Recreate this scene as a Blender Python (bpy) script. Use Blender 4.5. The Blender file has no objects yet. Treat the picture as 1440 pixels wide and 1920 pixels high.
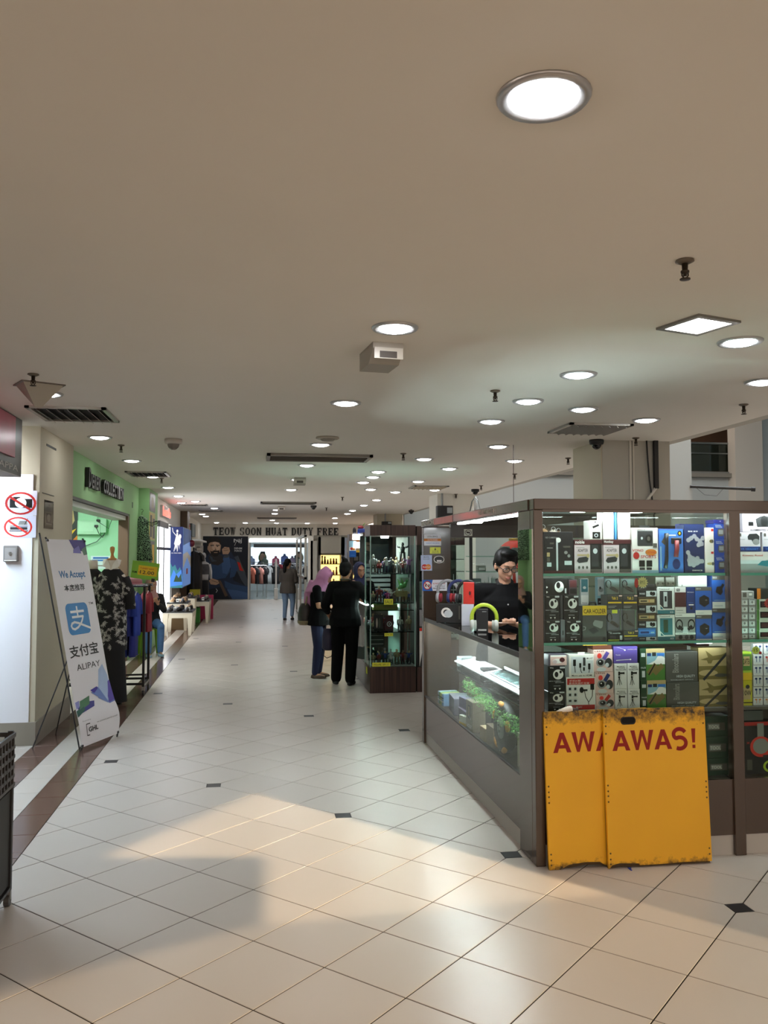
import bpy, bmesh, math, random
from mathutils import Vector, Matrix
random.seed(7)
# brightness of the sky, the sun and the lamps
WORLD = 2.8
SUN = 6.8
LAMP = 38
LEDS = 46
SHOP = 20
WIN = 2.6
GOLDE = 2.4
S = bpy.context.scene
COL = S.collection
PI = math.pi
def sin(a): return math.sin(a)
def cos(a): return math.cos(a)
# ------------------------------------------------------------------ camera
CH = 1.66
YAW, PITCH, FPX = .151843, .0501347, 1596.0
cd = bpy.data.cameras.new('camera')
cam = bpy.data.objects.new('camera', cd)
COL.objects.link(cam)
cam.location = (0, 0, CH)
cam.rotation_euler = (PI/2 + PITCH, 0, -YAW)
cd.sensor_fit = 'VERTICAL'
cd.sensor_height = 24.0
cd.lens = FPX/1920*24.0
cd.clip_start, cd.clip_end = .05, 200
S.camera = cam
_R = Vector((cos(YAW), -sin(YAW), 0))
_F = Vector((sin(YAW)*cos(PITCH), cos(YAW)*cos(PITCH), sin(PITCH)))
_U = _R.cross(_F)
def at(u, v, ax, val):
    """photo pixel -> point on the plane ax = val (survey of the place from the photograph)"""
    d = _F + (u-720)/FPX*_R - (v-960)/FPX*_U
    i = 'XYZ'.index(ax)
    c = Vector((0, 0, CH))
    return c + d*((val-c[i])/d[i])
# ------------------------------------------------------------------ view, world, sun
S.view_settings.view_transform = 'Standard'
S.view_settings.look = 'None'
S.view_settings.gamma = 1
S.view_settings.use_curve_mapping = False
S.view_settings.exposure = .15
S.cycles.max_bounces = 8
S.cycles.diffuse_bounces = 6
S.cycles.glossy_bounces = 4
S.cycles.transparent_max_bounces = 24
S.cycles.caustics_reflective = False
S.cycles.caustics_refractive = False
S.cycles.sample_clamp_indirect = 4
W = bpy.data.worlds.new('sky'); S.world = W
W.use_nodes = True
bg = W.node_tree.nodes['Background']
bg.inputs['Color'].default_value = (1.0, .81, .67, 1)
bg.inputs['Strength'].default_value = WORLD
sl = bpy.data.lights.new('sun', 'SUN')
sl.energy = SUN
sl.color = (1, .76, .46)
sl.angle = math.radians(.35)
so = bpy.data.objects.new('sun', sl); COL.objects.link(so)
SUN_H = Vector((-.64, .77, 0)); SUN_E = math.radians(19)
sd = Vector((SUN_H.x*cos(SUN_E), SUN_H.y*cos(SUN_E), -sin(SUN_E)))
so.rotation_euler = sd.to_track_quat('-Z', 'Y').to_euler()
so.location = (6, -8, 5)
# ------------------------------------------------------------------ materials
def lin(h):
    if not isinstance(h, str): return tuple(h)
    c = [int(h[i:i+2], 16)/255 for i in (0, 2, 4)]
    return tuple(x/12.92 if x <= .04045 else ((x+.055)/1.055)**2.4 for x in c)
_mats = {}
def M(col, rough=.55, metal=0, emit=0, spec=.5, var=0, vs=8, bump=0, coat=0, nm=None):
    k = (col, rough, metal, emit, spec, var, vs, bump, coat)
    if k in _mats: return _mats[k]
    m = bpy.data.materials.new(nm or 'paint')
    m.use_nodes = True
    nt = m.node_tree; p = nt.nodes['Principled BSDF']
    c = lin(col)
    p.inputs['Base Color'].default_value = (*c, 1)
    p.inputs['Roughness'].default_value = rough
    p.inputs['Metallic'].default_value = metal
    p.inputs['Specular IOR Level'].default_value = spec
    if coat: p.inputs['Coat Weight'].default_value = coat; p.inputs['Coat Roughness'].default_value = .08
    if emit:
        p.inputs['Emission Color'].default_value = (*c, 1)
        p.inputs['Emission Strength'].default_value = emit
    if var or bump:
        tc = nt.nodes.new('ShaderNodeTexCoord'); n = nt.nodes.new('ShaderNodeTexNoise')
        n.inputs['Scale'].default_value = vs; n.inputs['Detail'].default_value = 5
        nt.links.new(tc.outputs['Object'], n.inputs['Vector'])
        if var:
            mx = nt.nodes.new('ShaderNodeMix'); mx.data_type = 'RGBA'
            mx.inputs['A'].default_value = (*[x*(1-var) for x in c], 1)
            mx.inputs['B'].default_value = (*[min(1, x*(1+var)) for x in c], 1)
            nt.links.new(n.outputs['Fac'], mx.inputs['Factor'])
            nt.links.new(mx.outputs['Result'], p.inputs['Base Color'])
        if bump:
            b = nt.nodes.new('ShaderNodeBump'); b.inputs['Strength'].default_value = bump
            b.inputs['Distance'].default_value = .004
            nt.links.new(n.outputs['Fac'], b.inputs['Height'])
            nt.links.new(b.outputs['Normal'], p.inputs['Normal'])
    _mats[k] = m
    return m
def glass(tint='eef6f2', refl=1.0, nm='glass'):
    k = ('glass', tint, refl)
    if k in _mats: return _mats[k]
    m = bpy.data.materials.new(nm); m.use_nodes = True
    nt = m.node_tree; nt.nodes.clear()
    o = nt.nodes.new('ShaderNodeOutputMaterial'); mx = nt.nodes.new('ShaderNodeMixShader')
    t = nt.nodes.new('ShaderNodeBsdfTransparent'); g = nt.nodes.new('ShaderNodeBsdfGlossy')
    fr = nt.nodes.new('ShaderNodeFresnel'); fr.inputs['IOR'].default_value = 1.45
    mt = nt.nodes.new('ShaderNodeMath'); mt.operation = 'MULTIPLY'; mt.inputs[1].default_value = refl
    t.inputs['Color'].default_value = (*lin(tint), 1)
    g.inputs['Roughness'].default_value = .02
    nt.links.new(fr.outputs[0], mt.inputs[0]); nt.links.new(mt.outputs[0], mx.inputs[0])
    nt.links.new(t.outputs[0], mx.inputs[1]); nt.links.new(g.outputs[0], mx.inputs[2])
    nt.links.new(mx.outputs[0], o.inputs[0])
    _mats[k] = m
    return m
# ------------------------------------------------------------------ mesh building
class B:
    def __init__(s): s.v = []; s.f = []; s.m = []; s.mats = []; s.T = None
    def mi(s, m):
        if isinstance(m, str): m = M(PAL.get(m, m))
        if m not in s.mats: s.mats.append(m)
        return s.mats.index(m)
    def add(s, vs, fs, m):
        o = len(s.v); k = s.mi(m)
        for p in vs:
            p = Vector(p)
            s.v.append(s.T @ p if s.T is not None else p)
        for f in fs: s.f.append([i+o for i in f]); s.m.append(k)
        return s
    def box(s, x0, x1, y0, y1, z0, z1, m, ch=0):
        if x0 > x1: x0, x1 = x1, x0
        if y0 > y1: y0, y1 = y1, y0
        if z0 > z1: z0, z1 = z1, z0
        if not ch:
            vs = [(x, y, z) for z in (z0, z1) for y in (y0, y1) for x in (x0, x1)]
            return s.add(vs, [(0,2,3,1),(4,5,7,6),(0,1,5,4),(2,6,7,3),(0,4,6,2),(1,3,7,5)], m)
        c = (Vector((x0,y0,z0))+Vector((x1,y1,z1)))/2; h = (Vector((x1,y1,z1))-Vector((x0,y0,z0)))/2
        ch = min(ch, min(h)*.9)
        vs = []; ix = {}
        for sx in (-1,1):
            for sy in (-1,1):
                for sz in (-1,1):
                    for a in range(3):
                        p = [sx*(h.x-ch), sy*(h.y-ch), sz*(h.z-ch)]
                        p[a] += (sx,sy,sz)[a]*ch
                        ix[sx,sy,sz,a] = len(vs); vs.append(c+Vector(p))
        fs = []
        for a in range(3):
            b, d = (a+1)%3, (a+2)%3
            for t in (-1,1):
                q = []
                for u, w in ((-1,-1),(1,-1),(1,1),(-1,1)):
                    k = [0,0,0]; k[a] = t; k[b] = u; k[d] = w
                    q.append(ix[(*k, a)])
                fs.append(q if t > 0 else q[::-1])
            for u in (-1,1):
                for w in (-1,1):
                    k0 = [0,0,0]; k0[b] = u; k0[d] = w; k0[a] = -1; k1 = k0[:]; k1[a] = 1
                    q = [ix[(*k0,b)], ix[(*k1,b)], ix[(*k1,d)], ix[(*k0,d)]]
                    fs.append(q if u*w < 0 else q[::-1])
        for sx in (-1,1):
            for sy in (-1,1):
                for sz in (-1,1):
                    q = [ix[sx,sy,sz,0], ix[sx,sy,sz,1], ix[sx,sy,sz,2]]
                    fs.append(q if sx*sy*sz > 0 else q[::-1])
        return s.add(vs, fs, m)
    def loft(s, rings, m, caps=True, close=True):
        n = len(rings[0]); vs = [p for r in rings for p in r]; fs = []
        for i in range(len(rings)-1):
            for j in range(n if close else n-1):
                k = (j+1) % n
                fs.append((i*n+j, i*n+k, (i+1)*n+k, (i+1)*n+j))
        if caps: fs.append(tuple(range(n))[::-1]); fs.append(tuple((len(rings)-1)*n+j for j in range(n)))
        return s.add(vs, fs, m)
    def tube(s, pts, r, m, n=8, ry=None, up=(0,0,1), caps=True):
        pts = [Vector(p) for p in pts]
        rs = r if isinstance(r, (list, tuple)) else [r]*len(pts)
        rys = ry if isinstance(ry, (list, tuple)) else ([ry]*len(pts) if ry else rs)
        rings = []; up = Vector(up); a = None
        for i, p in enumerate(pts):
            d = (pts[min(i+1, len(pts)-1)]-pts[max(i-1, 0)])
            d = d.normalized() if d.length > 1e-9 else Vector((0,0,1))
            if a is None or ry:
                a = up.cross(d)
                if a.length < 1e-3: a = Vector((1,0,0)) - d*d.x
                if a.length < 1e-3: a = Vector((0,1,0))
            else: a = a - d*a.dot(d)
            a.normalize(); b = d.cross(a)
            rings.append([p+a*rs[i]*cos(2*PI*j/n)+b*rys[i]*sin(2*PI*j/n) for j in range(n)])
        return s.loft(rings, m, caps)
    def cyl(s, p0, p1, r, m, n=12, r1=None): return s.tube([p0, p1], [r, r if r1 is None else r1], m, n)
    def lathe(s, prof, c, m, n=20, caps=True):
        c = Vector(c)
        return s.loft([[c+Vector((r*cos(2*PI*j/n), r*sin(2*PI*j/n), z)) for j in range(n)] for r, z in prof], m, caps)
    def ell(s, c, r, m, n=12, k=8, rot=None):
        c = Vector(c); r = (r,r,r) if not isinstance(r, (tuple, list)) else r
        vs = []
        for i in range(1, k):
            t = PI*i/k
            for j in range(n):
                p = Vector((r[0]*sin(t)*cos(2*PI*j/n), r[1]*sin(t)*sin(2*PI*j/n), r[2]*cos(t)))
                vs.append(p)
        vs += [Vector((0,0,r[2])), Vector((0,0,-r[2]))]
        if rot is not None: vs = [rot @ p for p in vs]
        fs = []
        for i in range(k-2):
            for j in range(n):
                q = (j+1) % n
                fs.append((i*n+j, (i+1)*n+j, (i+1)*n+q, i*n+q))
        t, b = len(vs)-2, len(vs)-1
        for j in range(n):
            q = (j+1) % n
            fs.append((t, j, q)); fs.append((b, (k-2)*n+q, (k-2)*n+j))
        return s.add([c+p for p in vs], fs, m)
    def prism(s, poly, fr, d, m):
        """poly: 2-D points; fr(x, y, w) -> 3-D; from w = 0 to w = d"""
        n = len(poly)
        vs = [fr(x, y, 0) for x, y in poly]+[fr(x, y, d) for x, y in poly]
        return s.add(vs, [tuple(range(n)), tuple(range(2*n-1, n-1, -1))]+[(j, j+n, (j+1) % n+n, (j+1) % n) for j in range(n)], m)
    def quad(s, a, b, c, d, m): return s.add([a, b, c, d], [(0,1,2,3)], m)
def obj(name, b, parent=None, smooth=False, kind=None, label=None):
    me = bpy.data.meshes.new(name)
    me.from_pydata(b.v, [], b.f)
    for m in b.mats: me.materials.append(m)
    me.polygons.foreach_set('material_index', b.m)
    if smooth: me.polygons.foreach_set('use_smooth', [True]*len(b.f))
    me.update()
    o = bpy.data.objects.new(name, me)
    COL.objects.link(o)
    if parent: o.parent = parent
    if kind: o['kind'] = kind
    if label: o['label'] = label
    return o
def thing(name, label, cat, loc=(0,0,0), rz=0, group=None):
    o = bpy.data.objects.new(name, None)
    o.empty_display_size = .05
    COL.objects.link(o)
    o.location = loc; o.rotation_euler = (0, 0, rz)
    o['label'] = label; o['category'] = cat
    if group: o['group'] = group
    return o
def tag(o, label, cat, group=None):
    o['label'] = label; o['category'] = cat
    if group: o['group'] = group
    return o
def struct(name, b, parent=None, smooth=False):
    return obj(name, b, parent, smooth, kind='structure')
def dup(r, loc, rz=None, label=None):
    c = r.copy(); COL.objects.link(c); c.location = loc
    if rz is not None: c.rotation_euler = (0, 0, rz)
    if label: c['label'] = label
    for ch in list(r.children):
        q = ch.copy(); COL.objects.link(q); q.parent = c
        for g in list(ch.children):
            h = g.copy(); COL.objects.link(h); h.parent = q
    return c
# ------------------------------------------------------------------ lettering
_txt = {}
def text_mesh(s, bold=0):
    k = (s, bold)
    if k not in _txt:
        c = bpy.data.curves.new('lettering', 'FONT'); c.body = s; c.resolution_u = 2; c.offset = bold
        o = bpy.data.objects.new('lettering', c); COL.objects.link(o)
        me = bpy.data.meshes.new_from_object(o.evaluated_get(bpy.context.evaluated_depsgraph_get()))
        bpy.data.objects.remove(o)
        _txt[k] = ([tuple(v.co[:2]) for v in me.vertices], [tuple(p.vertices) for p in me.polygons])
        bpy.data.meshes.remove(me); bpy.data.curves.remove(c)
    return _txt[k]
def put_text(b, s, fr, x, y, h, m, width=None, bold=0, center=True, sh=0):
    """flat lettering; (x, y) centre (or left end) of the line, h cap height, width squeezes it"""
    vs, fs = text_mesh(s, bold)
    if not vs: return
    x0 = min(v[0] for v in vs); x1 = max(v[0] for v in vs); y0 = min(v[1] for v in vs); y1 = max(v[1] for v in vs)
    ky = h/max(1e-6, (y1-y0)); kx = ky if width is None else width/max(1e-6, x1-x0)
    w = (x1-x0)*kx
    ox = x-w/2 if center else x
    b.add([fr(ox+(vx-x0)*kx+(vy-y0)*ky*sh, y-h/2+(vy-y0)*ky, 0) for vx, vy in vs], fs, m)
ordn = 'nearest second third fourth fifth sixth seventh eighth ninth tenth eleventh twelfth thirteenth fourteenth fifteenth sixteenth seventeenth eighteenth nineteenth twentieth twenty-first twenty-second twenty-third twenty-fourth twenty-fifth twenty-sixth'.split()
ordf = ['first']+ordn[1:]
PAL = dict(k='0b0b0c', w='e9e6e2', g='8d8d8c', d='303032', r='b3231f', b='1d5fb4', n='1f2f66', y='e2b92c', o='c9772b', m='4a1f22',
           p='5b4a94', P='d9b6ae', G='4d7a35', D='25402a', t='2e6f7a', c='8fb5c4', s='c5c9cc', l='b9d23c', e='b9a274', q='7a6a3c', B='3f79c8',
           W='fbfbfb', R='d8392f', i='cdb9bd', h='55514b')
def P_(c): return M(PAL[c] if len(c) == 1 else c, .45, spec=.3)
def draw(b, prims, fr, w, h):
    """flat print: 'r x0 y0 x1 y1 c', 'e x y rx ry c', 'o x y rx ry t c' ring, 'p c x y ...', 'l c width x y ...', 't x y h w c text'"""
    z = 0
    for s in prims.split(';'):
        a = s.split()
        if not a: continue
        z += 1; dz = .00012*z
        f = lambda x, y, q=0, dz=dz: fr(x, y, dz)
        if a[0] == 'r':
            x0, y0, x1, y1 = [float(q) for q in a[1:5]]
            b.quad(f(x0*w, y0*h), f(x1*w, y0*h), f(x1*w, y1*h), f(x0*w, y1*h), P_(a[5]))
        elif a[0] == 'e':
            x, y, rx, ry = [float(q) for q in a[1:5]]
            b.add([f(x*w+rx*w*cos(2*PI*j/18), y*h+ry*h*sin(2*PI*j/18)) for j in range(18)], [tuple(range(18))], P_(a[5]))
        elif a[0] == 'o':
            x, y, rx, ry, t = [float(q) for q in a[1:6]]
            vs = [f(x*w+rx*k*w*cos(2*PI*j/24), y*h+ry*k*h*sin(2*PI*j/24)) for k in (1, 1-t) for j in range(24)]
            b.add(vs, [(j, (j+1) % 24, (j+1) % 24+24, j+24) for j in range(24)], P_(a[6]))
        elif a[0] == 'p':
            q = [float(x) for x in a[2:]]
            b.add([f(q[i]*w, q[i+1]*h) for i in range(0, len(q), 2)], [tuple(range(len(q)//2))], P_(a[1]))
        elif a[0] == 'l':
            q = [float(x) for x in a[3:]]; t = float(a[2])/2
            for i in range(0, len(q)-2, 2):
                p0 = Vector((q[i]*w, q[i+1]*h)); p1 = Vector((q[i+2]*w, q[i+3]*h))
                d = (p1-p0); d = d.normalized() if d.length else Vector((1,0)); nn = Vector((-d.y, d.x))*t*min(w, h); e = d*t*min(w, h)*.6
                c4 = [p0-e-nn, p1+e-nn, p1+e+nn, p0-e+nn]
                b.add([f(*c) for c in c4], [(0,1,2,3)], P_(a[1]))
        elif a[0] == 't':
            x, y, hh, ww = [float(q) for q in a[1:5]]
            put_text(b, ' '.join(a[6:]), lambda X, Y, Z, dz=dz: fr(X, Y, dz), x*w, y*h, hh*h, P_(a[5]), ww*w if ww else None, .012)
# ================================================================== floor
def floor_mat(col, nm, rough=.22, var=.1):
    m = bpy.data.materials.new(nm); m.use_nodes = True
    nt = m.node_tree; p = nt.nodes['Principled BSDF']; L = nt.links.new
    c = lin(col); p.inputs['Specular IOR Level'].default_value = .4
    tc = nt.nodes.new('ShaderNodeNewGeometry'); n = nt.nodes.new('ShaderNodeTexNoise')
    n.inputs['Scale'].default_value = 3; n.inputs['Detail'].default_value = 2.5
    L(tc.outputs['Position'], n.inputs['Vector'])
    oi = nt.nodes.new('ShaderNodeObjectInfo')
    ad = nt.nodes.new('ShaderNodeMath'); ad.operation = 'ADD'
    L(oi.outputs['Random'], ad.inputs[0]); L(tc.outputs['Random Per Island'], ad.inputs[1])
    fr = nt.nodes.new('ShaderNodeMath'); fr.operation = 'FRACT'; L(ad.outputs[0], fr.inputs[0])
    a2 = nt.nodes.new('ShaderNodeMath'); a2.operation = 'MULTIPLY_ADD'; a2.inputs[1].default_value = .5
    L(fr.outputs[0], a2.inputs[0]); hf = nt.nodes.new('ShaderNodeMath'); hf.operation = 'MULTIPLY'; hf.inputs[1].default_value = .5; L(n.outputs['Fac'], hf.inputs[0]); L(hf.outputs[0], a2.inputs[2])
    mx = nt.nodes.new('ShaderNodeMix'); mx.data_type = 'RGBA'
    mx.inputs['A'].default_value = (*[x*(1-var) for x in c], 1); mx.inputs['B'].default_value = (*[min(1, x*(1+var)) for x in c], 1)
    L(a2.outputs[0], mx.inputs['Factor']); L(mx.outputs['Result'], p.inputs['Base Color'])
    mr = nt.nodes.new('ShaderNodeMapRange'); mr.inputs['To Min'].default_value = rough*.95; mr.inputs['To Max'].default_value = rough*1.1
    L(n.outputs['Fac'], mr.inputs['Value']); L(mr.outputs[0], p.inputs['Roughness'])
    return m
TILE = floor_mat('b8afa7', 'cream floor tile', .3, .04)
BROWN = floor_mat('5d453d', 'brown granite tile', .16, .3)
BLACK = floor_mat('1d1f24', 'black accent tile', .3, .2)
GROUT = M('2a2520', .95, spec=.1)
fb = B(); fb.box(-9, 18, -6, 34, -.1, -.0025, GROUT)
floor = struct('floor', fb)
T = .4; RT = math.sqrt(.5); LX, LY = 2.2736, 3.796; G = .0028; AH = .0475
ACC = set()
def is_acc(i, j):               # lattice of black squares, in tile corners (u, v)
    if i % 6: return False
    return (j - i) % 3 == 0 and True
def w2(u, v): return (LX+(u-v)*T*RT, LY+(u+v)*T*RT)
def clip(poly, a, b, c):        # keep a*x+b*y <= c
    out = []
    for i in range(len(poly)):
        p, q = poly[i], poly[(i+1) % len(poly)]
        dp = a*p[0]+b*p[1]-c; dq = a*q[0]+b*q[1]-c
        if dp <= 0: out.append(p)
        if dp*dq < 0:
            t = dp/(dp-dq); out.append((p[0]+(q[0]-p[0])*t, p[1]+(q[1]-p[1])*t))
    return out
def slab(b, poly, m, z=0.0, ch=.0015, th=.009):
    n = len(poly); cx = sum(p[0] for p in poly)/n; cy = sum(p[1] for p in poly)/n
    vs = []
    for k, zz in ((1, z-th), (1, z-ch), (.993, z)):
        vs += [(cx+(x-cx)*k, cy+(y-cy)*k, zz) for x, y in poly]
    fs = [tuple(range(2*n, 3*n))]
    for r in (0, 1): fs += [(r*n+j, r*n+(j+1) % n, (r+1)*n+(j+1) % n, (r+1)*n+j) for j in range(n)]
    b.add(vs, fs, m)
XB = -1.2635                    # the border strips begin here
KX, KY = 1.5, 4.44              # corner of the front kiosk
full = None; cells = []
for i in range(-24, 76):
    for j in range(-34, 62):
        cx, cy = w2(i+.5, j+.5)
        if cx < XB-.3 or cx > 11 or cy < -.8 or cy > 32.3: continue
        vis = not (cx > KX+.35 and KY+.3 < cy < 7.4) and not (cx > 1.75 and cy > 10.5) and abs(cx-cy*.153) < .55*cy+.4
        g = G/T
        q = [w2(i+g, j+g), w2(i+1-g, j+g), w2(i+1-g, j+1-g), w2(i+g, j+1-g)]
        whole = True
        for di, dj, a, b_ in ((0,0,0,-1), (1,0,1,0), (1,1,0,1), (0,1,-1,0)):
            if is_acc(i+di, j+dj):
                px_, py_ = w2(i+di, j+dj)
                q = clip(q, a, b_, a*px_+b_*py_-AH-G); whole = False
        if min(p[0] for p in q) < XB+.003: q = clip(q, -1, 0, -(XB+.003)); whole = False
        if len(q) < 3: continue
        cells.append((cy if vis else cy+100, whole, q, (cx, cy)))
cells.sort(key=lambda c: c[0])
far = B(); near_n = 0
base = None
for cy, whole, q, c in cells:
    if near_n < 300:
        near_n += 1
        if whole and base is not None:
            o = bpy.data.objects.new('tile', base); COL.objects.link(o)
        else:
            b = B(); slab(b, [(x-c[0], y-c[1]) for x, y in q], TILE)
            o = obj('tile', b)
            if whole: base = o.data
        o.location = (*c, 0); o.parent = floor
    else: slab(far, q, TILE)
obj('distant_tile_paving', far, floor, kind='stuff')
abase = None
for i in range(-24, 60):
    for j in range(-34, 60):
        if is_acc(i, j):
            x, y = w2(i, j)
            if XB+.05 < x < 6 and 1 < y < 31 and abs(x-y*.153) < .62*y+.5 and not (x > KX and KY < y < 7.5) and not (x > 1.5 and y > 10):
                if abase is None:
                    b = B(); slab(b, [(-AH, -AH), (AH, -AH), (AH, AH), (-AH, AH)], BLACK)
                    o = obj('accent_tile', b); abase = o.data
                else: o = bpy.data.objects.new('accent_tile', abase); COL.objects.link(o)
                o.location = (x, y, 0); o.parent = floor
# border strips along the left wall: brown, cream, brown, then cream paving up to the shops
bw = .2055; strip_far = B()
for k, (mt, off) in enumerate(((BROWN, 0), (TILE, .13), (BROWN, .05))):
    x1 = XB-k*bw; x0 = x1-bw; mbase = None
    y = 3.2+off
    while y < 31.8:
        q = [(-bw/2+.002, -.198), (bw/2-.002, -.198), (bw/2-.002, .198), (-bw/2+.002, .198)]
        if y < 13:
            if mbase is None:
                b = B(); slab(b, q, mt); o = obj('border_tile', b); mbase = o.data
            else: o = bpy.data.objects.new('border_tile', mbase); COL.objects.link(o)
            o.location = ((x0+x1)/2, y, 0); o.parent = floor
        else: slab(strip_far, [(p[0]+(x0+x1)/2, p[1]+y) for p in q], mt)
        y += .4
for i in range(12):                                   # paving inside the shops on the left
    for j in range(74):
        x1 = XB-3*bw-i*.4-.002; y = 3+j*.4
        slab(strip_far, [(x1-.396, y), (x1, y), (x1, y+.396), (x1-.396, y+.396)], TILE)
obj('distant_border_paving', strip_far, floor, kind='stuff')
# ================================================================== ceiling
CZ = 2.8; EX = 4.14
CEIL = M('efebe3', .75, var=.035, vs=1.3, spec=.25, nm='painted ceiling')
cb = B(); cb.box(-9, EX, -2.2, 34, CZ, CZ+.25, CEIL)
ceiling = struct('ceiling', cb)
b = B(); b.box(EX, EX+.12, -2.2, 34, CZ, CZ+1.3, M('b9b5ac', .8)); struct('trim_1', b)
# ================================================================== walls
WHITE = M('e2dfd6', .7, var=.03, vs=2, nm='white wall paint')
CREAM = M('b9b19c', .75, var=.04, vs=2, nm='cream wall paint')
GREEN = M('93bd86', .7, var=.03, vs=2, nm='green wall paint')
MINT = M('a5dcb8', .7, nm='mint wall paint')
SKIRT = M('8f877c', .4, var=.1, vs=6)
CX0 = -1.88
# big pier between the two shops on the left
b = B(); b.box(-2.9, CX0, 7.9, 9.3, 0, CZ, CREAM)
pier = struct('column_1', b)
b = B(); b.box(-2.9, CX0-.05, 7.885, 7.9, .2, 2.37, M('eceaf0', .35, nm='white gloss panel')); obj('front_panel', b, pier)
b = B(); b.box(-2.9, CX0+.012, 7.875, 9.312, 0, .2, SKIRT); struct('baseboard_left', b)
b = B()
b.box(CX0, CX0+.004, 8.12, 8.5, 2.655, 2.675, M('2a2a28')); b.box(CX0, CX0+.003, 8.0, 8.45, 2.212, 2.22, M('3a3a34'))
obj('expansion_joint', b, pier)
# left shop (mostly out of frame): fascia, glass front, lit ceiling
b = B(); b.box(-2.3, -1.95, 2.5, 7.56, 2.32, CZ, M('1e1b1a', .35)); b.box(-2.3, -1.951, 2.5, 7.56, 2.315, 2.32, M('c9c6c2'))
fascia = struct('wall_left_fascia', b)
b = B(); b.box(-1.95, -1.935, 2.8, 7.31, 2.455, 2.785, M('a13552', .3, var=.35, vs=5)); obj('pink_panel', b, fascia)
b = B(); put_text(b, 'EB STML  PAPPA', lambda x, y, z: Vector((-1.947, 5.9+x, 2.375+y)), .75, 0, .05, M('b9b6ae'), 1.6); obj('lettering', b, fascia)
b = B(); b.box(-2.29, -2.26, 2.5, 7.87, 0, 2.32, glass('e4ecf0', .5)); struct('window_1', b)
b = B(); b.box(-2.31, -2.24, 7.0, 7.05, 0, 2.32, M('6c6e70', .3, 1)); struct('trim_2', b)
b = B(); b.box(-6.1, -6, 2.5, 9.3, 0, CZ, WHITE); b.box(-6, -2.2, 2.4, 2.5, 0, CZ, WHITE); struct('wall_left_shop', b)
# green shop
b = B()
b.box(-2.15, -1.95, 9.3, 15.0, 2.3, CZ, GREEN)
struct('wall_left_green', b)
b = B(); b.box(-2.15, -1.952, 9.3, 13.86, 2.265, 2.3, M('3b3f3a', .5)); b.box(-2.2, -1.99, 9.3, 13.86, 2.2, 2.262, M('cfd6cc', .5)); struct('trim_3', b)
b = B(); b.box(-2.1, -1.955, 13.82, 13.96, 0, 2.265, M('6a5340', .5)); struct('door_1', b)
b = B(); b.box(-2.1, -1.95, 13.96, 15.0, 0, 2.3, GREEN); struct('wall_left_green_end', b)
b = B(); b.box(-6, -2.1, 15.0, 15.1, 0, CZ, MINT); struct('wall_left_mint', b)
b = B(); b.box(-6.1, -6, 9.3, 15.1, 0, CZ, MINT); b.box(-6, -2.9, 9.2, 9.3, 0, CZ, MINT); struct('wall_left_mint_side', b)
# second pier, then the white shop fronts
b = B(); b.box(-2.3, -1.78, 15.02, 16.35, 0, CZ, GREEN); pier2 = struct('column_2', b)
b = B(); b.box(-2.3, -1.9, 16.35, 32, 2.35, CZ, WHITE); struct('wall_left_white', b)
b = B(); b.box(-2.3, -1.72, 22.8, 23.6, 0, CZ, M('6d5744', .5)); struct('column_3', b)
b = B(); b.box(-2.3, -1.9, 23.6, 32, 0, 2.35, WHITE); b.box(-2.3, -1.9, 20.6, 22.8, 0, 2.35, M('c9c4bb')); struct('wall_left_far', b)
b = B(); b.box(-2.9, -2.8, 16.35, 20.6, 0, 2.35, WHITE); struct('wall_left_display', b)
# far facade
FY = 32.0
b = B()
b.box(-3, 4.6, FY, FY+.2, 2.25, CZ, WHITE); b.box(-3, -.15, FY, FY+.2, 0, 2.25, WHITE); b.box(2.05, 4.6, FY, FY+.2, 0, 2.25, WHITE)
struct('wall_back', b)
b = B(); b.box(-3, 4.6, FY+8, FY+8.2, 0, CZ+.2, M('c8d4da')); b.box(-3.2, -3, FY, FY+8, 0, CZ, WHITE); b.box(4.6, 4.8, FY, FY+8, 0, CZ, WHITE); struct('wall_back_shop', b)
b = B(); b.box(-3, 4.6, FY+.2, FY+8, -.1, 0, M('7d8482', .25)); struct('floor_shop', b)
b = B(); b.box(-3, 4.6, FY+.2, FY+8, 2.6, 2.7, WHITE); struct('ceiling_shop', b)
# columns on the right
COLM = M('bdb49e', .7, var=.03, vs=2); COLG = M('a9a69c', .7, var=.03, vs=2)
for n, (x0, y0, mm) in enumerate(((3.42, 8.0, COLG), (3.4, 15.6, WHITE), (3.4, 23.5, COLM))):
    b = B(); b.box(x0, EX-.005, y0, y0+.75, 0, CZ, mm); c = struct('column_%d' % (n+4), b)
    if n == 0:
        b = B(); b.box(x0-.012, x0, y0+.004, y0+.75, 0, CZ, COLM); obj('side_panel', b, c)
        b = B(); b.box(3.70, 3.72, 7.985, 8.0, 1.5, CZ, M('c4c0b4')); b.box(3.735, 3.75, 7.985, 8.0, 1.5, CZ, M('c4c0b4')); obj('conduit', b, c)
        b = B(); b.box(3.95, 3.99, 7.95, 7.99, 2.32, CZ, M('17181a')); obj('trunking', b, c)
        b = B(); b.tube([(3.88, 7.98, CZ), (3.885, 7.97, 2.6), (3.9, 7.97, 2.4), (3.94, 7.97, 2.1), (3.95, 7.97, 1.7)], .008, M('101112'), 6); obj('cable', b, c)
        b = B(); b.tube([(3.97, 7.97, 2.33), (3.87, 7.97, 2.2), (3.84, 7.97, 1.6)], .016, M('cfccc4'), 8); obj('pipe', b, c)
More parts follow.
